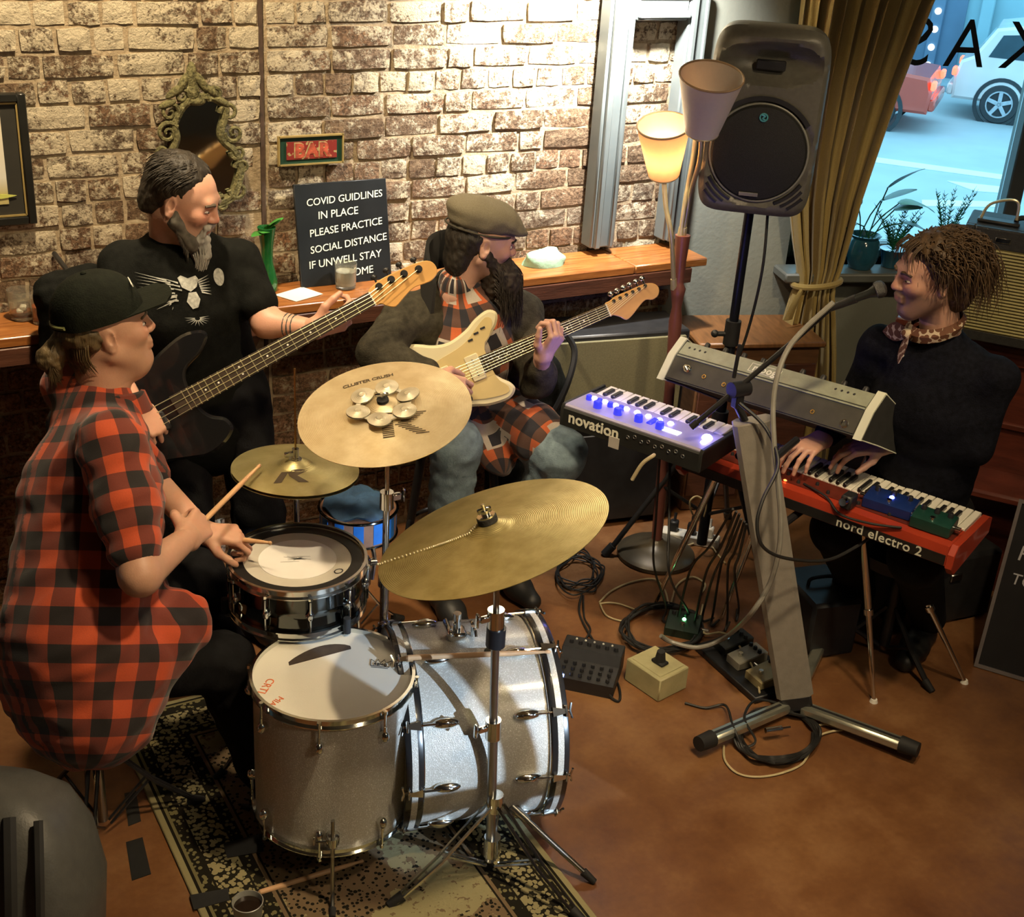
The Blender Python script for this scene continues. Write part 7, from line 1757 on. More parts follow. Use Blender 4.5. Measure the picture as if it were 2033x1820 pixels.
# flat cap
g = NT('olive_tweed'); o = g.n('TexCoord').outputs['Object']; n = g.noise(o, 240, 3); g.bump(n, .4, .003); M_TWEED = g.base(g.mix(n, (.115, .10, .065), (.20, .175, .12)), .9)
v, f = surf([Hd.e(-.024, 0, .092, .116, .092, .050, .03, 'add', (4, 'Y')), Hd.e(.032, 0, .082, .085, .078, .034, .04, 'add', (10, 'Y')), Hd.e(.090, 0, .060, .050, .066, .012, .03, 'add', (12, 'Y')), Hd.e(-.022, 0, .062, .105, .086, .042, .02)], .0045); v = wrinkle(v, f, .0025, 23, .06); cp_ = arrays_mesh('flat_cap', v, f, M_TWEED, gp)
m = MB(); m.tube([Hd.p(-.02 + .112 * math.cos(a), .090 * math.sin(a), .040 + .018 * (1 - math.cos(a)) * 0 - .004 * math.cos(a)) for a in [2 * PI * k / 36 for k in range(36)]], .0035 * 1.0, 6, True); m.build('cap_band', mat('dark_cap_band', (.04, .034, .022), .9), cp_)
m = MB(); m.ell((0, 0, 0), (.007, .007, .004), T_(Hd.p(-.02, 0, .128)), 10, 6); m.build('cap_button', M_TWEED, cp_)
# hair and beard
v, f = surf([Hd.e(-.045, 0, .010, .078, .084, .075, .02), Hd.e(-.07, 0, -.065, .045, .070, .07, .03), Hd.e(.10, 0, -.01, .115, .2, .14, .02, 'sub')], .0045); v = wrinkle(v, f, .003, 25, .03); arrays_mesh('hair', v, f, M_DKHAIR, gp)
M_BEARD2 = mat('dark_brown_beard', (.028, .020, .014), .75, 0, .5, 50, .35, 160, stretch=(1, 1, .3))
v, f = surf([Hd.cc((.005, .062, -.03), (.062, .036, -.085), .022, .026, .03), Hd.cc((.005, -.062, -.03), (.062, -.036, -.085), .022, .026, .03), Hd.cc((.086, .018, -.048), (.086, -.018, -.048), .013, None, .02), Hd.e(.080, 0, -.105, .062, .066, .058, .03), Hd.cc((.095, 0, -.13), (.125, 0, -.215), .062, .040, .03), Hd.cc((.075, .01, -.14), (.085, .01, -.215), .052, .036, .03)], .0045); v = wrinkle(v, f, .005, 27, .025); arrays_mesh('beard', v, f, M_BEARD2, gp)
r = random.Random(31); roots = []
for k in range(800):
    t = r.random(); y = r.uniform(-1, 1); p0 = Vector((.035 + .085 * (1 - y * y) + .03 * t, .068 * y, -.055 - .12 * t)); p1 = p0 + Vector((.022 + .012 * r.random(), .010 * y, -.028)); p2 = p1 + Vector((.014 * r.random(), r.uniform(-.015, .015), -r.uniform(.03, .075)))
    roots.append([Hd.p(*p0), Hd.p(*p1), Hd.p(*p2)])
strands('beard_strands', gp, M_BEARD2, roots, 8, .0020)
# ---- cream offset guitar
M_CREAMG = mat('cream_lacquer', (.66, .60, .40), .25, 0, .05, 6, coat=.5); M_TAN = mat('tan_scratchplate', (.58, .46, .22), .3, 0, .08, 8)
BODY_G = [(-.115, .02), (-.125, .075), (-.105, .125), (-.055, .150), (.0, .145), (.06, .115), (.11, .105), (.17, .118), (.215, .140), (.262, .150), (.285, .130), (.270, .098), (.235, .070), (.205, .040), (.20, -.03), (.215, -.062), (.24, -.090), (.245, -.115), (.215, -.135), (.15, -.130), (.09, -.110), (.03, -.110), (-.03, -.145), (-.085, -.150), (-.125, -.115), (-.13, -.05)]
HEAD_G = [(0, -.020), (0, .020), (.02, .024), (.04, .030), (.09, .030), (.135, .030), (.165, .022), (.178, .002), (.168, -.020), (.145, -.026), (.125, -.018), (.10, -.028), (.07, -.045), (.045, -.052), (.03, -.036), (.012, -.022)]
gt, GF = stringed('electric_guitar', 'cream offset electric guitar with tan scratchplate played by the seated man', WY(1206, 616, 3.24), WY(960, 722, 3.36), (-.33, -.88, .34), .61, BODY_G, .042, M_CREAMG, None, .0205, .0275, 21, HEAD_G, 6, M_ROSEW, M_MAPLE, .20, [(.030 + .022 * k, .019 + .001 * k) for k in range(6)], .024, 'guitar')
pgp = [(.205, .045), (.235, .075), (.262, .115), (.245, .132), (.205, .112), (.165, .088), (.12, .075), (.05, .065), (.0, .05), (-.02, .0), (-.02, -.06), (.02, -.09), (.09, -.088), (.15, -.105), (.215, -.115), (.228, -.095), (.205, -.055)]
m = MB(); m.prism([(q.x, q.y) for q in spl([Vector((a, b, 0)) for a, b in pgp], 3, True)], .0002, .0035); pg = m.build('scratchplate', M_TAN, gt)
for x_ in (.155, .055): m = MB(); m.box((x_, 0, .006), (.045, .085, .008), None, .003); pu = m.build('pickup', M_CREAMG, gt)
for x_ in (.155, .055):
    for k in range(6): m = MB(); m.cyl((x_, -.026 + k * .0104, .0098), (x_, -.026 + k * .0104, .0108), .0026, n=8); m.build('pole_piece', M_DKCHROME, gt)
m = MB(); m.box((0, 0, .009), (.02, .075, .014), None, .003); m.build('bridge', M_CHROME, gt)
m = MB(); m.box((-.06, 0, .004), (.06, .06, .006), None, .003); m.build('tailpiece', M_CHROME, gt)
for x_, y_ in ((.20, .098), (.175, .085), (.225, .105)): m = MB(); m.box((x_, y_, .0045), (.016, .006, .004)); m.build('switch', M_BLKPLAST, pg)
for x_, y_ in ((.10, -.085), (.06, -.08)): put(KN, 'knob', gt, T_(x_, y_, .0035))
m = MB(); sp_ = [GF @ Vector((.275, .13, -.01)), WY(985, 628, 3.40), WY(975, 585, 3.47), WY(950, 560, 3.58), Vector((1.85, 3.72, 1.05)), Vector((1.75, 3.70, .95)), GF @ Vector((-.12, .05, -.04))]
sp_ = spl(sp_, 6); rings = []
for i, p in enumerate(sp_):
    d = (sp_[min(i + 1, len(sp_) - 1)] - sp_[max(i - 1, 0)]).normalized(); o_ = p - Vector((1.93, 3.60, p.z)); o_.z = .2; o_ = (o_ - d * o_.dot(d)).normalized(); s_ = d.cross(o_).normalized(); rings.append([p - s_ * .026, p - s_ * .026 + o_ * .004, p + s_ * .026 + o_ * .004, p + s_ * .026])
m.ring_loft(rings); m.build('strap', mat('black_leather_strap', (.015, .016, .014), .35), gt)
# stool he sits on
gs = thing('bar_stool', 'dark wooden bar stool under the seated guitar player', 'stool', (1.96, 3.64, 0))
MB().lathe([(.15, .575), (.165, .585), (.165, .605), (.15, .612), (0, .612)], 32, None, True, True).build('seat', M_DKWOOD, gs)
for k in range(4):
    a = math.radians(45 + 90 * k); m = MB(); m.cyl((.12 * math.cos(a), .12 * math.sin(a), .58), (.19 * math.cos(a), .19 * math.sin(a), .0), .017, .014, 10); m.build('leg', M_BLKMETAL, gs)
m = MB(); m.torus(.165, .008, T_(0, 0, .22), 32, 8); m.build('foot_ring', M_BLKMETAL, gs)
# ----------------------------------------------------------------- keyboard player
SK3 = (.56, .32, .235)
kp_ = thing('person', 'long haired man in a black henley and brown neckerchief playing keyboards', 'person', (3.15, 2.70, 0), world=True)
Hd = Head(WD(1848, 548, 3.84), (-.91, .34, -.09), (-.05, 0, 1), 1.0)
nk = Hd.p(-.055, 0, -.19)
hv = surf(Hd.prims(nk, .054, .98, 1.05), .0028)
fw = Vector((-.92, -.39, 0)).normalized(); rt = Vector((fw.y, -fw.x, 0))            # his right
ch = nk + Vector((.02, .0, -.22)); hip = nk + Vector((.10, .04, -.62))
RS, LS = nk + rt * .185 + Vector((.01, 0, -.085)), nk - rt * .185 + Vector((.01, 0, -.085))
RWr, LWr = W(1632, 872, .835), W(1752, 884, .835); RE, LE = RS + Vector((.0, .06, -.26)), W(1935, 885, .90)
kd = Vector((-.92, -.39, -.12))
rh = surf(hand_prims(RWr, (-.92, -.20, -.16), (-.1, -.1, 1), -1, [(22, 28, 18), (18, 28, 18), (22, 30, 20), (28, 28, 18)], 7, (.25, 5), 1.0, (RE, .040)), .0026)
lh = surf(hand_prims(LWr, (-.80, .42, -.16), (-.1, -.1, 1), 1, [(22, 28, 18), (18, 28, 18), (22, 30, 20), (28, 28, 18)], 7, (.25, 5), 1.0, (LE, .040)), .0026)
tf = (np3(fw), 1.4); RKn, LKn = hip + fw * .30 + rt * .13 + Vector((0, 0, -.02)), hip + fw * .30 - rt * .13 + Vector((0, 0, -.02))
bodyp = chain([hip, (hip + ch) / 2, ch, nk], [.15, .14, .155, .06], .06, tf) + chain([RS, RE, RWr], [.05, .042, .026]) + chain([LS, LE, LWr], [.05, .042, .026]) + chain([hip + rt * .09, RKn, Vector((RKn.x + .40, RKn.y + .22, .10))], [.08, .06, .04]) + chain([hip - rt * .09, LKn, Vector((LKn.x + .40, LKn.y + .22, .10))], [.08, .06, .04])
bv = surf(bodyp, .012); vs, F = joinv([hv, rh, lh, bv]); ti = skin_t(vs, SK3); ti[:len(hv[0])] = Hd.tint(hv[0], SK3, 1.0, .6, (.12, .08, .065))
arrays_mesh('body', vs, F, M_SKIN, kp_, ti); M_BRHAIR = mat('brown_hair', (.075, .042, .018), .55, 0, .5, 60, .3, 200, stretch=(1, 1, .3)); Hd.features(kp_, M_BRHAIR, .35)
M_NAVY = mat('navy_black_knit', (.006, .0065, .011), .9, 0, .4, 70, .3, 250, spec=.12)
sw = chain([hip + Vector((0, 0, -.02)), (hip + ch) / 2, ch, ch + Vector((0, 0, .10))], [.17, .165, .178, .14], .05, (np3(fw), 1.3)) + [cap(nk + Vector((0, 0, -.08)), RS, .068, .058, .04), cap(nk + Vector((0, 0, -.08)), LS, .068, .058, .04), cap(ch + Vector((0, 0, .1)), nk + Vector((0, 0, -.025)), .10, .07, .03)]
sw += chain([RS, RE, RE.lerp(RWr, .82)], [.058, .054, .042], .03) + chain([LS, LE, LE.lerp(LWr, .55)], [.058, .055, .044], .03)
v, f = surf(sw, .0075); v = wrinkle(v, f, .006, 33, .08); swo = arrays_mesh('henley_shirt', v, f, M_NAVY, kp_)
from mathutils.bvhtree import BVHTree
_bvh = BVHTree.FromPolygons([tuple(q) for q in v.tolist()], [tuple(q) for q in f.tolist()])
def on_cloth(px, py):
    o = Vector((0, 0, CAMH)); d = Vector(_ray(px, py)).normalized(); h = _bvh.ray_cast(o, d); return (h[0], h[1]) if h[0] is not None else (WD(px, py, 3.8), Vector((-1, 0, 0)))
for px, py in ((1788, 672), (1792, 706)):
    p, n = on_cloth(px, py); m = MB(); m.lathe([(.0055, .0), (.006, .003), (.003, .004), (0, .003)], 14, zframe(p, n), True, True); m.build('button', M_WHITE, swo)
jn = chain([hip + rt * .09, RKn, Vector((RKn.x + .40, RKn.y + .22, .12))], [.105, .08, .06], .03) + chain([hip - rt * .09, LKn, Vector((LKn.x + .40, LKn.y + .22, .12))], [.105, .08, .06], .03)
v, f = surf(jn, .010); arrays_mesh('trousers', v, f, M_BLKJEAN, kp_)
for K_ in (RKn, LKn): shoe(kp_, (K_.x + .43, K_.y + .24, 0), (K_.x + .20, K_.y + .12, 0), M_SHOE)
# cuff
m = MB(); d = (LWr - LE).normalized(); c = LE.lerp(LWr, .52); m.tube([c, c + d * .05], [.046, .043], 20); m.build('pale_cuff', mat('tan_cuff', (.42, .25, .15), .85), kp_)
# neckerchief
g = NT('brown_bandana'); o = g.n('TexCoord').outputs['Object']; vv = g.n('TexVoronoi', i_Scale=60.0, i_Vector=o).outputs['Distance']
M_BAND_ = g.base(g.mix(g.math('GREATER_THAN', g.math('ADD', vv, g.math('MULTIPLY', g.noise(o, 25, 2), .35)), .80), (.12, .045, .02), (.52, .42, .30)), .8)
pts = [Hd.p(-.035 + .076 * math.cos(a), .078 * math.sin(a), -.150 + .022 * -math.cos(a)) for a in [2 * PI * k / 28 for k in range(28)]]
m = MB(); rings = []
for i, p in enumerate(pts + [pts[0]]):
    o_ = (p - Hd.p(-.035, 0, -.15)).normalized(); rings.append([p + Vector((0, 0, .018)) - o_ * .004, p + o_ * .010, p - Vector((0, 0, .022)) + o_ * .004, p - o_ * .006])
m.ring_loft(rings, True, False, False); nb = m.build('neckerchief', M_BAND_, kp_)
kt = Hd.p(.052, .0, -.178)
for dv, L_, w_ in ((Hd.f * .3 + Hd.l * -.9 - Hd.u * .10, .10, .030), (Hd.f * .45 + Hd.l * .55 - Hd.u * .75, .085, .034)):
    leaf(MB(), kt, dv, L_, w_, .15, 7, tuple(Hd.f)).build('scarf_tail', M_BAND_, nb)
m = MB(); m.ell((0, 0, 0), (.018, .020, .017), T_(kt), 12, 8); m.build('scarf_knot', M_BAND_, nb)
# shaggy hair
hr = [Hd.e(-.028, 0, .050, .112, .096, .092, .02), Hd.e(-.072, 0, -.03, .062, .088, .085, .04), Hd.e(.108, 0, -.035, .095, .12, .118, .02, 'sub'), Hd.e(0, 0, -.20, .2, .2, .08, .01, 'sub')]
v, f = surf(hr, .0045); v = wrinkle(v, f, .006, 35, .03); arrays_mesh('hair', v, f, M_BRHAIR, kp_)
r = random.Random(41); roots = []
for k in range(1300):
    th = r.uniform(0, 2 * PI); u = r.uniform(-.15, 1); cr_ = math.sqrt(max(0, 1 - u * u)); p0 = Vector((-.028 + .108 * cr_ * math.cos(th), .092 * cr_ * math.sin(th), .045 + .088 * u))
    if p0.x > .045 and p0.z < .075: continue
    out_ = Vector((cr_ * math.cos(th), cr_ * math.sin(th), .3 * u)); L_ = r.uniform(.05, .13) * (1.2 if p0.x < 0 else .8)
    p1 = p0 + out_ * .022 + Vector((-.02, 0, .004)) + Vector((r.uniform(-.014, .014), r.uniform(-.014, .014), 0)); p2 = p1 + Vector((-.014, .0, -L_ * .55)) + Vector((r.uniform(-.018, .018), r.uniform(-.018, .018), 0)); p3 = p2 + Vector((r.uniform(-.02, .012), r.uniform(-.02, .02), -L_ * .5))
    roots.append([Hd.p(*p0), Hd.p(*p1), Hd.p(*p2), Hd.p(*p3)])
for k in range(26):                                         # fringe falling over the temple
    y = r.uniform(-.06, .06); roots.append([Hd.p(.055, y, .115), Hd.p(.088, y * 1.15, .085), Hd.p(.090, y * 1.35 + .008, .05 - r.random() * .02)])
strands('hair_strands', kp_, M_BRHAIR, roots, 9, .0024, .010)
# the player's stool
pst = thing('piano_stool', 'black round stool under the keyboard player', 'stool', (hip.x, hip.y, 0))
hz_ = hip.z - .14
MB().lathe([(.15, hz_ - .06), (.17, hz_ - .05), (.17, hz_ - .01), (.15, hz_), (0, hz_ + .003)], 32, None, True, True).build('seat', M_BLKPLAST, pst)
m = MB(); m.cyl((0, 0, .05), (0, 0, hz_ - .05), .02, n=12); m.build('pole', M_BLKMETAL, pst); tripod(pst, 'leg', .2, .22, 30, False, M_BLKMETAL, .01)
# ----------------------------------------------------------------- drummer
SK4 = (.60, .34, .23)
dp = thing('person', 'drummer in black cap and red checked shirt seen from behind', 'person', (.51, 2.83, 0), world=True)
fw = Vector((.93, .36, 0)).normalized(); rt = Vector((fw.y, -fw.x, 0))
Hd = Head(WD(212, 652, 3.27), (.96, -.10, .18), (-.20, .02, 1), 1.0)
nk = Hd.p(-.055, 0, -.175)
hv = surf(Hd.prims(nk, .062, 1.10, .92, 1.12) + [Hd.cc((-.02, 0, -.10), (.035, 0, -.115), .05, .035, .03)], .0028)
hip = Vector((.515, 2.84, .565)); RS = WD(222, 885, 3.10); RE = WD(278, 1142, 3.03); RWr = WD(372, 1068, 3.24)
LS = RS + Vector((.0, .36, .01)); LE = LS + Vector((.13, -.02, -.24)); LWr = Vector((.86, 2.98, .78))
HD_ = WD(405, 1034, 3.33); tip = WD(517, 922, 3.60)
fd = (HD_ - RWr).normalized(); sd = (tip - HD_).normalized()
rh = surf(hand_prims(RWr, fd, (.05, -.85, .5), 1, [(45, 75, 50), (55, 80, 55), (60, 80, 55), (60, 75, 55)], 2, (.35, 25), 1.04, (RE, .049)), .0026)
lh = surf(hand_prims(LWr, (.80, -.35, -.1), (0, -.2, 1), -1, [(40, 70, 50), (50, 80, 55), (55, 80, 55), (55, 75, 55)], 2, (.35, 25), 1.0, (LE, .044)), .0028)
ch = hip.lerp(nk, .62); RKn = Vector((.85, 2.82, .47)); LKn = Vector((.88, 3.16, .53)); RAn = Vector((.93, 2.77, .13)); LAn = Vector((.98, 3.12, .14))
tf = (np3(fw), 1.25)
bodyp = chain([hip, hip.lerp(nk, .35), ch, nk], [.17, .165, .165, .07], .06, tf) + chain([RS, RE, RWr], [.055, .048, .03]) + chain([LS, LE, LWr], [.055, .048, .03]) + chain([hip + rt * .08 + fw * .05, RKn, RAn], [.07, .062, .045]) + chain([hip - rt * .08 + fw * .05, LKn, LAn], [.07, .062, .045])
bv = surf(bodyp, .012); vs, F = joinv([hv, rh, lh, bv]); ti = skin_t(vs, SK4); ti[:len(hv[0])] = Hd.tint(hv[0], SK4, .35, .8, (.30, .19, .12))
arrays_mesh('body', vs, F, M_SKIN, dp, ti); M_BLOND = mat('dark_blond_hair', (.11, .075, .032), .6, 0, .5, 60, .3, 200, stretch=(1, 1, .3)); Hd.features(dp, M_BLOND, .5)
# checked overshirt, untucked, sleeves rolled to the elbow
M_CHECK = plaid_mat('red_black_check', (.60, .085, .022), (.19, .032, .016), (.012, .009, .009), .088, .088)
sh_ = chain([hip + Vector((-.02, .0, -.10)), hip + Vector((-.02, .01, .06)), hip.lerp(nk, .35) - fw * .02, ch - fw * .015, hip.lerp(nk, .84)], [.192, .19, .183, .178, .12], .06, (np3(fw), 1.12))
sh_ += [cap(hip + rt * .10 - fw * .04 + Vector((0, 0, -.09)), hip - rt * .10 - fw * .04 + Vector((0, 0, -.09)), .125, None, .06), cap(hip.lerp(nk, .86), RS, .085, .075, .05), cap(hip.lerp(nk, .86), LS, .085, .075, .05), cap(hip.lerp(nk, .84), nk + Vector((-.005, 0, .015)), .10, .072, .03), cap(hip + fw * .06 + rt * .1, hip + fw * .20 + rt * .10 + Vector((0, 0, .06)), .115, .085, .05), cap(hip + fw * .05 - rt * .1, hip + fw * .2 - rt * .08 + Vector((0, 0, .06)), .115, .085, .05)]
sh_ += chain([RS, RS.lerp(RE, .5), RS.lerp(RE, .80)], [.076, .074, .062], .03) + chain([LS, LE, LE.lerp(LWr, .2)], [.078, .07, .06], .03)
v, f = surf(sh_, .007); v = wrinkle(v, f, .0075, 43, .085)
uv = bone_uv(v, f, [(hip, nk, .175, tuple(fw)), (RS, RE, .074, tuple(fw)), (LS, LE, .074, tuple(fw)), (RE, RWr, .06, tuple(fw))])
so = arrays_mesh('checked_shirt', v, f, M_CHECK, dp, None, uv)
# collar
m = MB(); c0_ = nk + Vector((0, 0, .012)); rings = []
ups = (nk - hip).normalized()
for k in range(25):
    a = math.radians(-150 + 300 * k / 24); o_ = (-fw * math.cos(a) + rt * math.sin(a)); p = c0_ + o_ * (.074 + .012 * abs(a) / 2.6) - Vector((0, 0, .03 * (abs(a) / 2.6) ** 2)) + fw * .01
    rings.append([p + Vector((0, 0, .028)), p + Vector((0, 0, .026)) + o_ * .010, p + o_ * .028 - Vector((0, 0, .024)), p + o_ * .018 - Vector((0, 0, .026))])
m.ring_loft(rings); me = m.mesh('collar', 50); cl_ = link('collar', me, M_CHECK, dp)
u = me.uv_layers.new(name='UVMap')
for li, lp_ in enumerate(me.loops):
    co = me.vertices[lp_.vertex_index].co; q = co - c0_; u.data[li].uv = (math.atan2(q.dot(rt), q.dot(-fw)) * .09, q.z)
# trousers and shoes
jn = chain([hip + rt * .08 + fw * .05, RKn, RAn], [.09, .080, .062], .03) + chain([hip - rt * .08 + fw * .05, LKn, LAn], [.09, .085, .065], .03)
v, f = surf(jn, .009); v = wrinkle(v, f, .006, 47, .07); arrays_mesh('trousers', v, f, M_BLKJEAN, dp)
shoe(dp, (RAn.x - .04, RAn.y + .005, .07), (RAn.x + .21, RAn.y - .06, .065), M_SHOE); shoe(dp, (LAn.x - .04, LAn.y, .045), (LAn.x + .2, LAn.y - .02, .045), M_SHOE)
# baseball cap
HM = Hd.M() @ T_(-.012, 0, .052) @ R_(-3, 'Y')
M_CAP = mat('black_green_cap', (.009, .011, .007), .8, 0, .3, 60, .25, 250, spec=.15)
m = MB(); rings = []
for j in range(13):
    t = j / 12; ph_ = t * PI / 2; rings.append([Vector((.112 * math.cos(ph_) ** .75 * math.cos(a) * (1.0 + .02 * math.cos(6 * a)), .090 * math.cos(ph_) ** .75 * math.sin(a) * (1.0 + .02 * math.cos(6 * a)), -.012 + .112 * math.sin(ph_))) for a in [2 * PI * k / 48 for k in range(48)]])
m.ring_loft(rings, True, False, True, HM); cpo = m.build('cap', M_CAP, dp, 60)
m = MB(); top_, bot_ = [], []; nb_ = 18; rings = []
for j in range(8):
    t = j / 7; row = []
    for k in range(nb_ + 1):
        a = math.radians(-68 + 136 * k / nb_); bx, by = .108 * math.cos(a), .088 * math.sin(a); ex, ey = .108 + .080 * math.cos(a * .9) ** .6, .082 * math.sin(a) * 1.02
        x, y = bx + (ex - bx) * t, by + (ey - by) * t; row.append(Vector((x, y, -.008 - .22 * y * y * 6 * (.4 + .6 * t) * .5 + .01 * t)))
    rings.append(row + [q - Vector((0, 0, .003)) for q in reversed(row)])
m.ring_loft(rings, True, True, True, HM); m.build('cap_brim', M_CAP, cpo, 50)
m = MB(); m.ell((0, 0, .102), (.008, .008, .005), HM, 12, 6); m.build('cap_button', M_CAP, cpo)
m = MB(); m.prism([(-.03, -.0035), (.03, -.0035), (.03, .0035), (-.03, .0035)], 0, .002, HM @ T_(.098, -.018, .052) @ R_(72, 'Y') @ R_(90, 'Z')); m.build('cap_front_print', M_WHITE, cpo)
m = MB(); m.tube([HM @ Vector((-.112 * math.cos(a), .09 * math.sin(a), .000)) for a in [math.radians(-40 + 80 * k / 12) for k in range(13)]], .005, 6); m.build('cap_strap', mat('olive_cap_strap', (.16, .17, .06), .6), cpo)
# hair at the back and short pony tail
v, f = surf([Hd.e(-.045, 0, .012, .074, .082, .062, .02), Hd.e(-.075, 0, -.055, .038, .055, .045, .03), Hd.e(.09, 0, -.02, .105, .2, .12, .02, 'sub'), Hd.cc((-.115, .0, .0), (-.15, 0, -.04), .022, .030, .02), Hd.cc((-.15, 0, -.04), (-.148, 0, -.095), .030, .012, .02)], .0045); v = wrinkle(v, f, .004, 51, .02); arrays_mesh('hair', v, f, M_BLOND, dp)
r = random.Random(51); roots = []
for k in range(260):
    a = r.uniform(0, 2 * PI); p0 = Vector((-.118, .016 * math.cos(a), .004 + .016 * math.sin(a))); p1 = Vector((-.150, .030 * math.cos(a), -.035 + .02 * math.sin(a))); p2 = Vector((-.150 + r.uniform(-.02, .015), .028 * math.cos(a), -.085 + r.uniform(-.03, .015)))
    roots.append([Hd.p(*p0), Hd.p(*p1), Hd.p(*p2)])
for k in range(300):
    y = r.uniform(-1, 1); p0 = Vector((-.05 - .055 * math.sqrt(1 - y * y), .078 * y, .0)); p1 = p0 + Vector((-.006, 0, -.04)); p2 = p1 + Vector((.012, -.008 * y, -r.uniform(.02, .05))); roots.append([Hd.p(*p0), Hd.p(*p1), Hd.p(*p2)])
strands('hair_strands', dp, M_BLOND, roots, 10, .0022)
# his sticks
gp_ = HD_ + Vector((.0, -.0, .0)); stick('wooden drumstick in the drummer right hand pointing at the hi-hat', HD_ - sd * .11, tip)
stick('wooden drumstick in the drummer left hand over the snare', WD(395, 1062, 3.50), WD(540, 1078, 3.43))
# ================================================================= floor clutter: boxes, pedals, cables
M_CABLE = mat('black_cable', (.012, .012, .012), .55, 0, .2, 30); M_CABLEW = mat('pale_cable', (.52, .44, .26), .5, 0, .1, 30); M_CABLEG = mat('grey_cable', (.26, .25, .22), .35, 0, .1, 30)
def cable(label, pts, r=.0042, mt=None, n=8, plug=False):
    """pts: (px, py, z) sampled from the photograph with their height above the floor"""
    q = spl([W(*p) if len(p) == 3 else Vector(p[1:]) for p in pts], n); m = MB(); m.tube(q, r, 6)
    return tag(m.build('cable', mt or M_CABLE, None), label, 'cable')
# mixer
mx0, mx1, mx2 = W(1098, 1338, .05), W(1214, 1362, .05), W(1148, 1265, .05)
MX = frame(Vector((mx0.x, mx0.y, 0)), Vector((mx1.x - mx0.x, mx1.y - mx0.y, 0))); 
mx = thing('mixer', 'small black mixing desk with knobs on the floor beside the bass drum', 'mixer', MX)
MB().prism([(0, 0), (0, .045), (.10, .055), (.12, .085), (.19, .085), (.19, 0)], 0, .20, PX, .003).build('case', M_BLKPLAST, mx)
for i in range(6):
    for j in range(3): put(KN, 'knob', mx, T_(.025 + .03 * i, .02 + .028 * j, .048 + .0028 * j) @ Matrix.Scale(.65, 4))
    put(KN, 'jack_knob', mx, T_(.025 + .03 * i, .15, .085) @ Matrix.Scale(.75, 4))
m = MB(); m.box((.022, .006, .048), (.024, .012, .006)); m.build('blue_display', mat('blue_display_glow', (.3, .5, 1), .3, emis=(.35, .5, 1), estr=8), mx)
for i in range(5): m = MB(); m.ell((.04 + .03 * i, .16, .095), (.004, .004, .004), None, 8, 5); m.build('knob_cap', M_WHITE, mx)
# cream box with switch
bx0, bx1, bx2 = W(1246, 1306, .085), W(1312, 1350, .085), W(1300, 1282, .085)
BX = frame(Vector((bx0.x, bx0.y, 0)), Vector((bx1.x - bx0.x, bx1.y - bx0.y, 0))); M_CBOX = mat('cream_box_paint', (.40, .37, .20), .5, 0, .15, 12, .1, 60)
bx = thing('control_box', 'cream metal box with a dark plug on top standing on the floor', 'box', BX)
MB().box((.075, .065, .042), (.155, .135, .084), None, .004).build('housing', M_CBOX, bx)
m = MB(); m.prism([(.012, .01), (.138, .01), (.138, .12), (.012, .12)], .0842, .0866, None, .001); m.build('lid', M_CBOX, bx)
m = MB(); m.box((.082, .066, .092), (.05, .035, .012), None, .004); m.cyl((.082, .066, .095), (.085, .062, .135), .019, .013, 12); m.build('dark_plug', M_BLKRUB, bx)
# power strip
s0, s1 = W(1322, 1052, .03), W(1408, 1068, .03); SM = frame(Vector((s0.x, s0.y, 0)), s1 - s0)
psr = thing('power_strip', 'white power strip with plugs on the floor under the small synthesizer', 'power strip', SM)
MB().box((.10, 0, .018), (.23, .06, .036), None, .005).build('housing', M_WHITE, psr)
for k in range(3): m = MB(); m.box((.03 + .07 * k, 0, .058), (.034, .034, .044), None, .005); m.cyl((.03 + .07 * k, 0, .08), (.03 + .07 * k, .01, .11), .006, n=8); m.build('plug', M_BLKPLAST if k < 2 else M_WHITE, psr)
# pedal board with pedals
PB = frame(W(1395, 1300, 0), W(1500, 1395, 0) - W(1395, 1300, 0))
pb = thing('pedal_board', 'dark pedal board on the floor behind the cream box', 'pedal board', PB)
MB().box((.13, .09, .012), (.34, .20, .024), None, .004).build('board', M_BLKMETAL, pb)
def fpedal(label, M, w, d, h, col, led=None):
    t = thing('effects_pedal', label, 'effects pedal', M)
    MB().prism([(-d / 2, 0), (-d / 2, h * .6), (d / 2 - .02, h), (d / 2, h * .95), (d / 2, 0)], -w / 2, w / 2, PX, .003).build('housing', mat(label[:14] + '_paint', col, .4, .2, .15, 20), t)
    for k in range(3): put(KN, 'knob', t, T_(-w / 2 + (k + .5) * w / 3, d * .25, h * .95) @ Matrix.Scale(.75, 4))
    m = MB(); m.cyl((0, -d * .25, h * .7), (0, -d * .25, h * .7 + .014), .008, n=10); m.build('foot_switch', M_CHROME, t)
    m = MB(); m.cyl((w / 2, 0, h * .4), (w / 2 + .03, 0, h * .4), .008, n=10); m.build('side_plug', M_CHROME, t)
    if led: m = MB(); m.ell((0, d * .05, h * .9), (.007, .007, .006), None, 8, 5); m.build('indicator_light', mat('green_indicator', led, .4, emis=led, estr=10), t)
fpedal('black effects pedal at the left of the pedal board', PB @ T_(.03, .10, .025), .07, .12, .045, (.02, .022, .02))
fpedal('silver effects pedal in the middle of the pedal board', PB @ T_(.12, .09, .025), .07, .12, .045, (.30, .29, .24))
fpedal('beige effects pedal at the right end of the pedal board', PB @ T_(.23, .09, .025), .085, .12, .045, (.42, .36, .19))
fpedal('dark pedal with a green light amid the cable tangle', frame(W(1355, 1252, 0), (.7, -.7, 0)), .12, .10, .05, (.015, .03, .02), (.2, 1, .3))
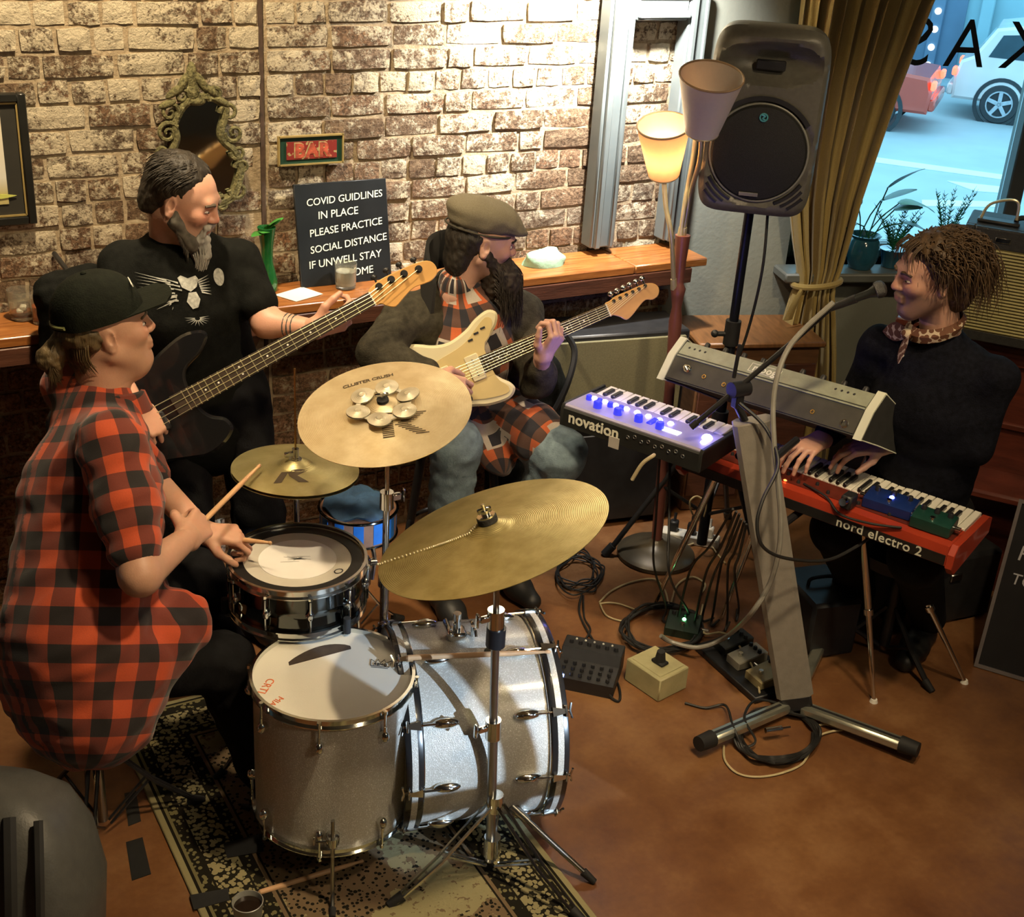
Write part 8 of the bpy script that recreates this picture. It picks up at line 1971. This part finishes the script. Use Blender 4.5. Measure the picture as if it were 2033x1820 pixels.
# tangle of black lead behind the mixer
r = random.Random(61); pts = []
for k in range(46):
    a = k * .95; rr = 24 + 22 * r.random(); pts.append((1150 + rr * math.cos(a) * 1.15 + r.uniform(-8, 8), 1135 + rr * math.sin(a) * .95 + r.uniform(-8, 8), .008 + .018 * r.random()))
cable('tangled thin black lead in a heap on the floor behind the mixer', pts, .0032)
cable('thin black lead running from the heap to the mixer', [(1155, 1180, .01), (1150, 1215, .006), (1168, 1255, .006), (1190, 1290, .006), (1205, 1320, .006), (1228, 1360, .006), (1230, 1390, .006), (1215, 1385, .01), (1198, 1358, .03)], .0042)
cable('second thin black lead between the heap and the mixer', [(1158, 1182, .01), (1160, 1225, .006), (1172, 1250, .006), (1158, 1275, .01), (1150, 1290, .06)], .0036)
# loops around the pedals
pts = []
for k in range(60):
    a = k * .62; rr = 62 + 20 * r.random(); pts.append((1315 + rr * math.cos(a) * 1.05, 1245 + rr * math.sin(a) * .62, .008 + .03 * r.random()))
cable('thick tangle of black leads around the pedals', pts, .0045)
for k, (x0, x1, zt) in enumerate(((1298, 1318, .80), (1372, 1345, .70), (1402, 1378, .70), (1416, 1395, .68), (1432, 1412, .68), (1445, 1440, .66), (1458, 1462, .66), (1330, 1362, .75))):
    tx = (1310, 1455, 1462, 1468, 1472, 1478, 1482, 1330)[k]; ty = (900, 1010, 1015, 1020, 1030, 1035, 1040, 905)[k]
    p0 = W(tx, ty, zt); x_m = (x0, 1130 + 6 * k)
    pm = W(x0, 1120 + 8 * (k % 4), .30 + .02 * k); p1 = W(x1, 1232 + 10 * (k % 3), .012); m = MB(); m.tube(spl([p0, p0.lerp(pm, .5) + Vector((0, 0, -.02)), pm, p1 + Vector((0, 0, .06)), p1, p1 + Vector((.05, -.06 + .02 * k, 0))], 8), .0042, 6)
    tag(m.build('cable', M_CABLE, None), ('black lead hanging down from the small synthesizer', 'black lead hanging below the column, nearest the lamp base', 'second black lead hanging below the keyboards from the lamp base', 'third black lead hanging below the keyboards from the lamp base', 'fourth black lead hanging below the keyboards from the lamp base', 'fifth black lead hanging below the keyboards from the lamp base', 'black lead hanging closest to the grey column', 'black lead hanging in front of the lamp base')[k], 'cable', 'black leads hanging from the keyboards')
# pale leads
cable('pale lead looping on the floor in front of the lamp base', [(1190, 1195, .006), (1215, 1172, .006), (1255, 1155, .006), (1300, 1150, .008), (1320, 1172, .02), (1330, 1200, .01), (1345, 1160, .008), (1375, 1145, .008), (1400, 1160, .006), (1390, 1180, .006)], .0036, M_CABLEW)
cable('short pale lead end on the floor by the black heap', [(1190, 1198, .006), (1210, 1196, .006), (1235, 1200, .006), (1265, 1215, .006), (1240, 1232, .006), (1205, 1222, .006), (1192, 1200, .006)], .0032, M_CABLEW)
cable('pale lead curling up from the power strip', [(1412, 1075, .02), (1395, 1040, .10), (1375, 1020, .2), (1370, 995, .28), (1385, 985, .30), (1402, 1000, .28), (1398, 1025, .22)], .0036, M_CABLEW)
cable('pale lead running from the power strip to the pedals', [(1318, 1062, .02), (1345, 1085, .01), (1400, 1075, .01), (1425, 1100, .01), (1440, 1118, .01)], .0034, M_CABLEW)
cable('pale lead dropping between the pedals and the column', [(1395, 1200, .01), (1390, 1235, .01), (1400, 1258, .02), (1430, 1255, .03), (1455, 1268, .05), (1480, 1300, .05), (1502, 1340, .04), (1508, 1375, .03)], .0038, M_CABLEW)
cable('pale lead lying in a wide loop in front of the column foot', [(1437, 1480, .006), (1440, 1510, .006), (1465, 1535, .006), (1505, 1542, .006), (1550, 1535, .006), (1590, 1518, .006), (1608, 1492, .01), (1625, 1462, .012), (1650, 1452, .008), (1672, 1448, .006), (1640, 1438, .006), (1622, 1440, .006)], .0036, M_CABLEW)
# coil of black cable at the foot of the column
pts = []
for k in range(84):
    a = k * .42; rr = 1 + .06 * math.sin(k * 1.3); t = k / 83; pts.append((1535 + 78 * rr * math.cos(a) + 16 * t, 1455 + 50 * rr * math.sin(a) + 8 * t, .006 + .028 * ((k * 7) % 13) / 13))
cable('coil of black cable lying at the foot of the grey column', pts, .0048)
cable('loose black cable loop over the left column foot', [(1360, 1395, .006), (1400, 1405, .006), (1440, 1400, .02), (1455, 1440, .06), (1475, 1480, .02), (1500, 1470, .03), (1478, 1425, .06), (1500, 1390, .05), (1550, 1398, .04), (1580, 1420, .02)], .0042)
t = thing('jack_plug', 'chrome jack plug lying on the black cable coil', 'plug', frame(W(1520, 1450, .045), W(1568, 1443, .045) - W(1520, 1450, .045)))
m = MB(); m.cyl((0, 0, 0), (.055, 0, 0), .009, n=12); m.build('barrel', M_CHROME, t); m = MB(); m.cyl((.055, 0, 0), (.085, 0, 0), .0035, n=8); m.build('tip', M_CHROME, t)
# grey microphone cable winding down the column
mc_ = [WD(1655, 600, 3.70), WD(1600, 650, 3.73), WD(1566, 690, 3.74), WD(1545, 740, 3.74), WD(1535, 800, 3.75), WD(1537, 880, 3.76), WD(1545, 960, 3.78), WD(1550, 1040, 3.82), WD(1545, 1100, 3.86), WD(1525, 1165, 3.92), WD(1485, 1225, 3.98)]
q = spl(mc_ + [W(1435, 1268, .10), W(1385, 1285, .06), W(1335, 1275, .05), W(1312, 1262, .08)], 8); m = MB(); m.tube(q, .0078, 8); tag(m.build('cable', M_CABLEG, None), 'thick grey microphone cable looping down beside the column', 'cable')
mc_ = [WD(1468, 800, 3.80), WD(1520, 850, 3.78), WD(1545, 920, 3.74), WD(1515, 990, 3.72), WD(1503, 1040, 3.72), WD(1515, 1085, 3.74), WD(1560, 1108, 3.80), WD(1640, 1112, 3.90), WD(1700, 1085, 3.95), WD(1735, 1060, 3.95)]
m = MB(); m.tube(spl(mc_, 8), .0052, 7); tag(m.build('cable', M_CABLE, None), 'black cable looping across the grey column to the red keyboard', 'cable')
mc_ = [NG @ Vector((.45 * NLEN, .06, .068)), NG @ Vector((.55 * NLEN, .02, .072)), NG @ Vector((.62 * NLEN, -.012, .05)), NG @ Vector((.72 * NLEN, -.014, .055)), NG @ Vector((.82 * NLEN, .0, .07))]
m = MB(); m.tube(spl(mc_, 8), .004, 6); tag(m.build('cable', M_CABLE, None), 'black patch lead draped along the red keyboard', 'cable')
mc_ = [sp.matrix_world @ Vector((.06, .1, .0)), sp.matrix_world @ Vector((.07, .06, -.2)), sp.matrix_world @ Vector((.05, .08, -.45)), sp.matrix_world @ Vector((.0, .10, -.7))]
m = MB(); m.tube(spl(mc_, 8), .005, 6); tag(m.build('cable', M_CABLE, None), 'black speaker cable hanging from the loudspeaker', 'cable')
mc_ = [VG @ Vector((.36, -.03, .02)), VG @ Vector((.37, -.05, .03)), VG @ Vector((.345, -.065, .0)), VG @ Vector((.32, -.07, -.06))]
m = MB(); m.tube(spl(mc_, 8), .006, 8); tag(m.build('cable', M_CABLEW, None), 'cream cable end curling from the small synthesizer back', 'cable')
# dark cases under the red keyboard
cs_ = thing('equipment_case', 'black equipment case on the floor under the red keyboard', 'case', frame(W(1600, 1312, 0), W(1705, 1298, 0) - W(1600, 1312, 0)))
MB().box((.09, .13, .11), (.19, .26, .22), None, .012).build('body', M_BLKPLAST, cs_); m = MB(); m.tube(spl([(.04, .13, .222), (.05, .13, .245), (.13, .13, .245), (.14, .13, .222)], 4), .007, 6); m.build('handle', M_BLKRUB, cs_)
bg0 = W(1715, 1200, .0); bgt = thing('drum_bag', 'round glossy black drum bag behind the chrome legs', 'bag', Matrix.Translation((bg0.x + .08, bg0.y + .12, .19)) @ R_(25, 'Z') @ R_(72, 'X'))
MB().lathe([(.0, -.09), (.15, -.09), (.175, -.07), (.18, 0), (.175, .07), (.15, .09), (0, .09)], 36, None, True, True).build('shell', mat('glossy_black_vinyl', (.010, .014, .016), .22, 0, .2, 12), bgt)
m = MB(); m.torus(.178, .006, T_(0, 0, .05), 36, 6); m.build('zip_line', M_BLKRUB, bgt)
c2 = thing('equipment_case', 'long low black case lying beside the bench', 'case', frame(W(1790, 1262, 0), W(1960, 1225, 0) - W(1790, 1262, 0)))
MB().box((.2, .22, .14), (.42, .42, .28), None, .015).build('body', M_BLKPLAST, c2); m = MB(); m.box((.2, .008, .2), (.05, .012, .03), None, .003); m.build('latch', M_DKCHROME, c2)
# gig bag leaning behind the guitar player, jacket over a chair behind the bassist
gb = thing('gig_bag', 'soft black guitar bag leaning against the wall behind the guitarist', 'bag', (2.33, 3.80, 0))
v, f = surf([cap((0, -.01, .10), (0, .02, .62), .15, .17, .04, (np.array((0, 1, 0), np.float32), 2.6)), cap((0, .02, .62), (-.02, .03, .86), .14, .06, .05, (np.array((0, 1, 0), np.float32), 2.0))], .012); v = wrinkle(v, f, .006, 71, .1); arrays_mesh('bag_body', v, f, M_BLKTEE, gb)
m = MB(); m.tube(spl([(.05, -.085, .55), (.10, -.10, .68), (.14, -.07, .80), (.10, -.03, .88)], 6), .012, 6); m.build('bag_strap', M_BLKRUB, gb)
hj = thing('hanging_jacket', 'black jacket hanging behind the bassist shoulder', 'jacket', (.74, 3.80, 1.02))
v, f = surf([cap((-.05, 0, .18), (.06, 0, .20), .045, .05, .04), cap((-.06, .0, .17), (-.06, .01, -.05), .045, .05, .05), cap((.03, 0, .16), (.03, .02, -.2), .07, .08, .05, (np.array((0, 1, 0), np.float32), 1.6))], .010); v = wrinkle(v, f, .008, 73, .06); arrays_mesh('jacket_cloth', v, f, M_BLKTEE, hj)
m = MB(); m.cyl((.01, .02, .20), (.01, .29, .20), .008, n=8); m.build('wall_hook', M_BLKMETAL, hj)
for _o in bpy.data.objects:
    if '_w' in _o: del _o['_w']
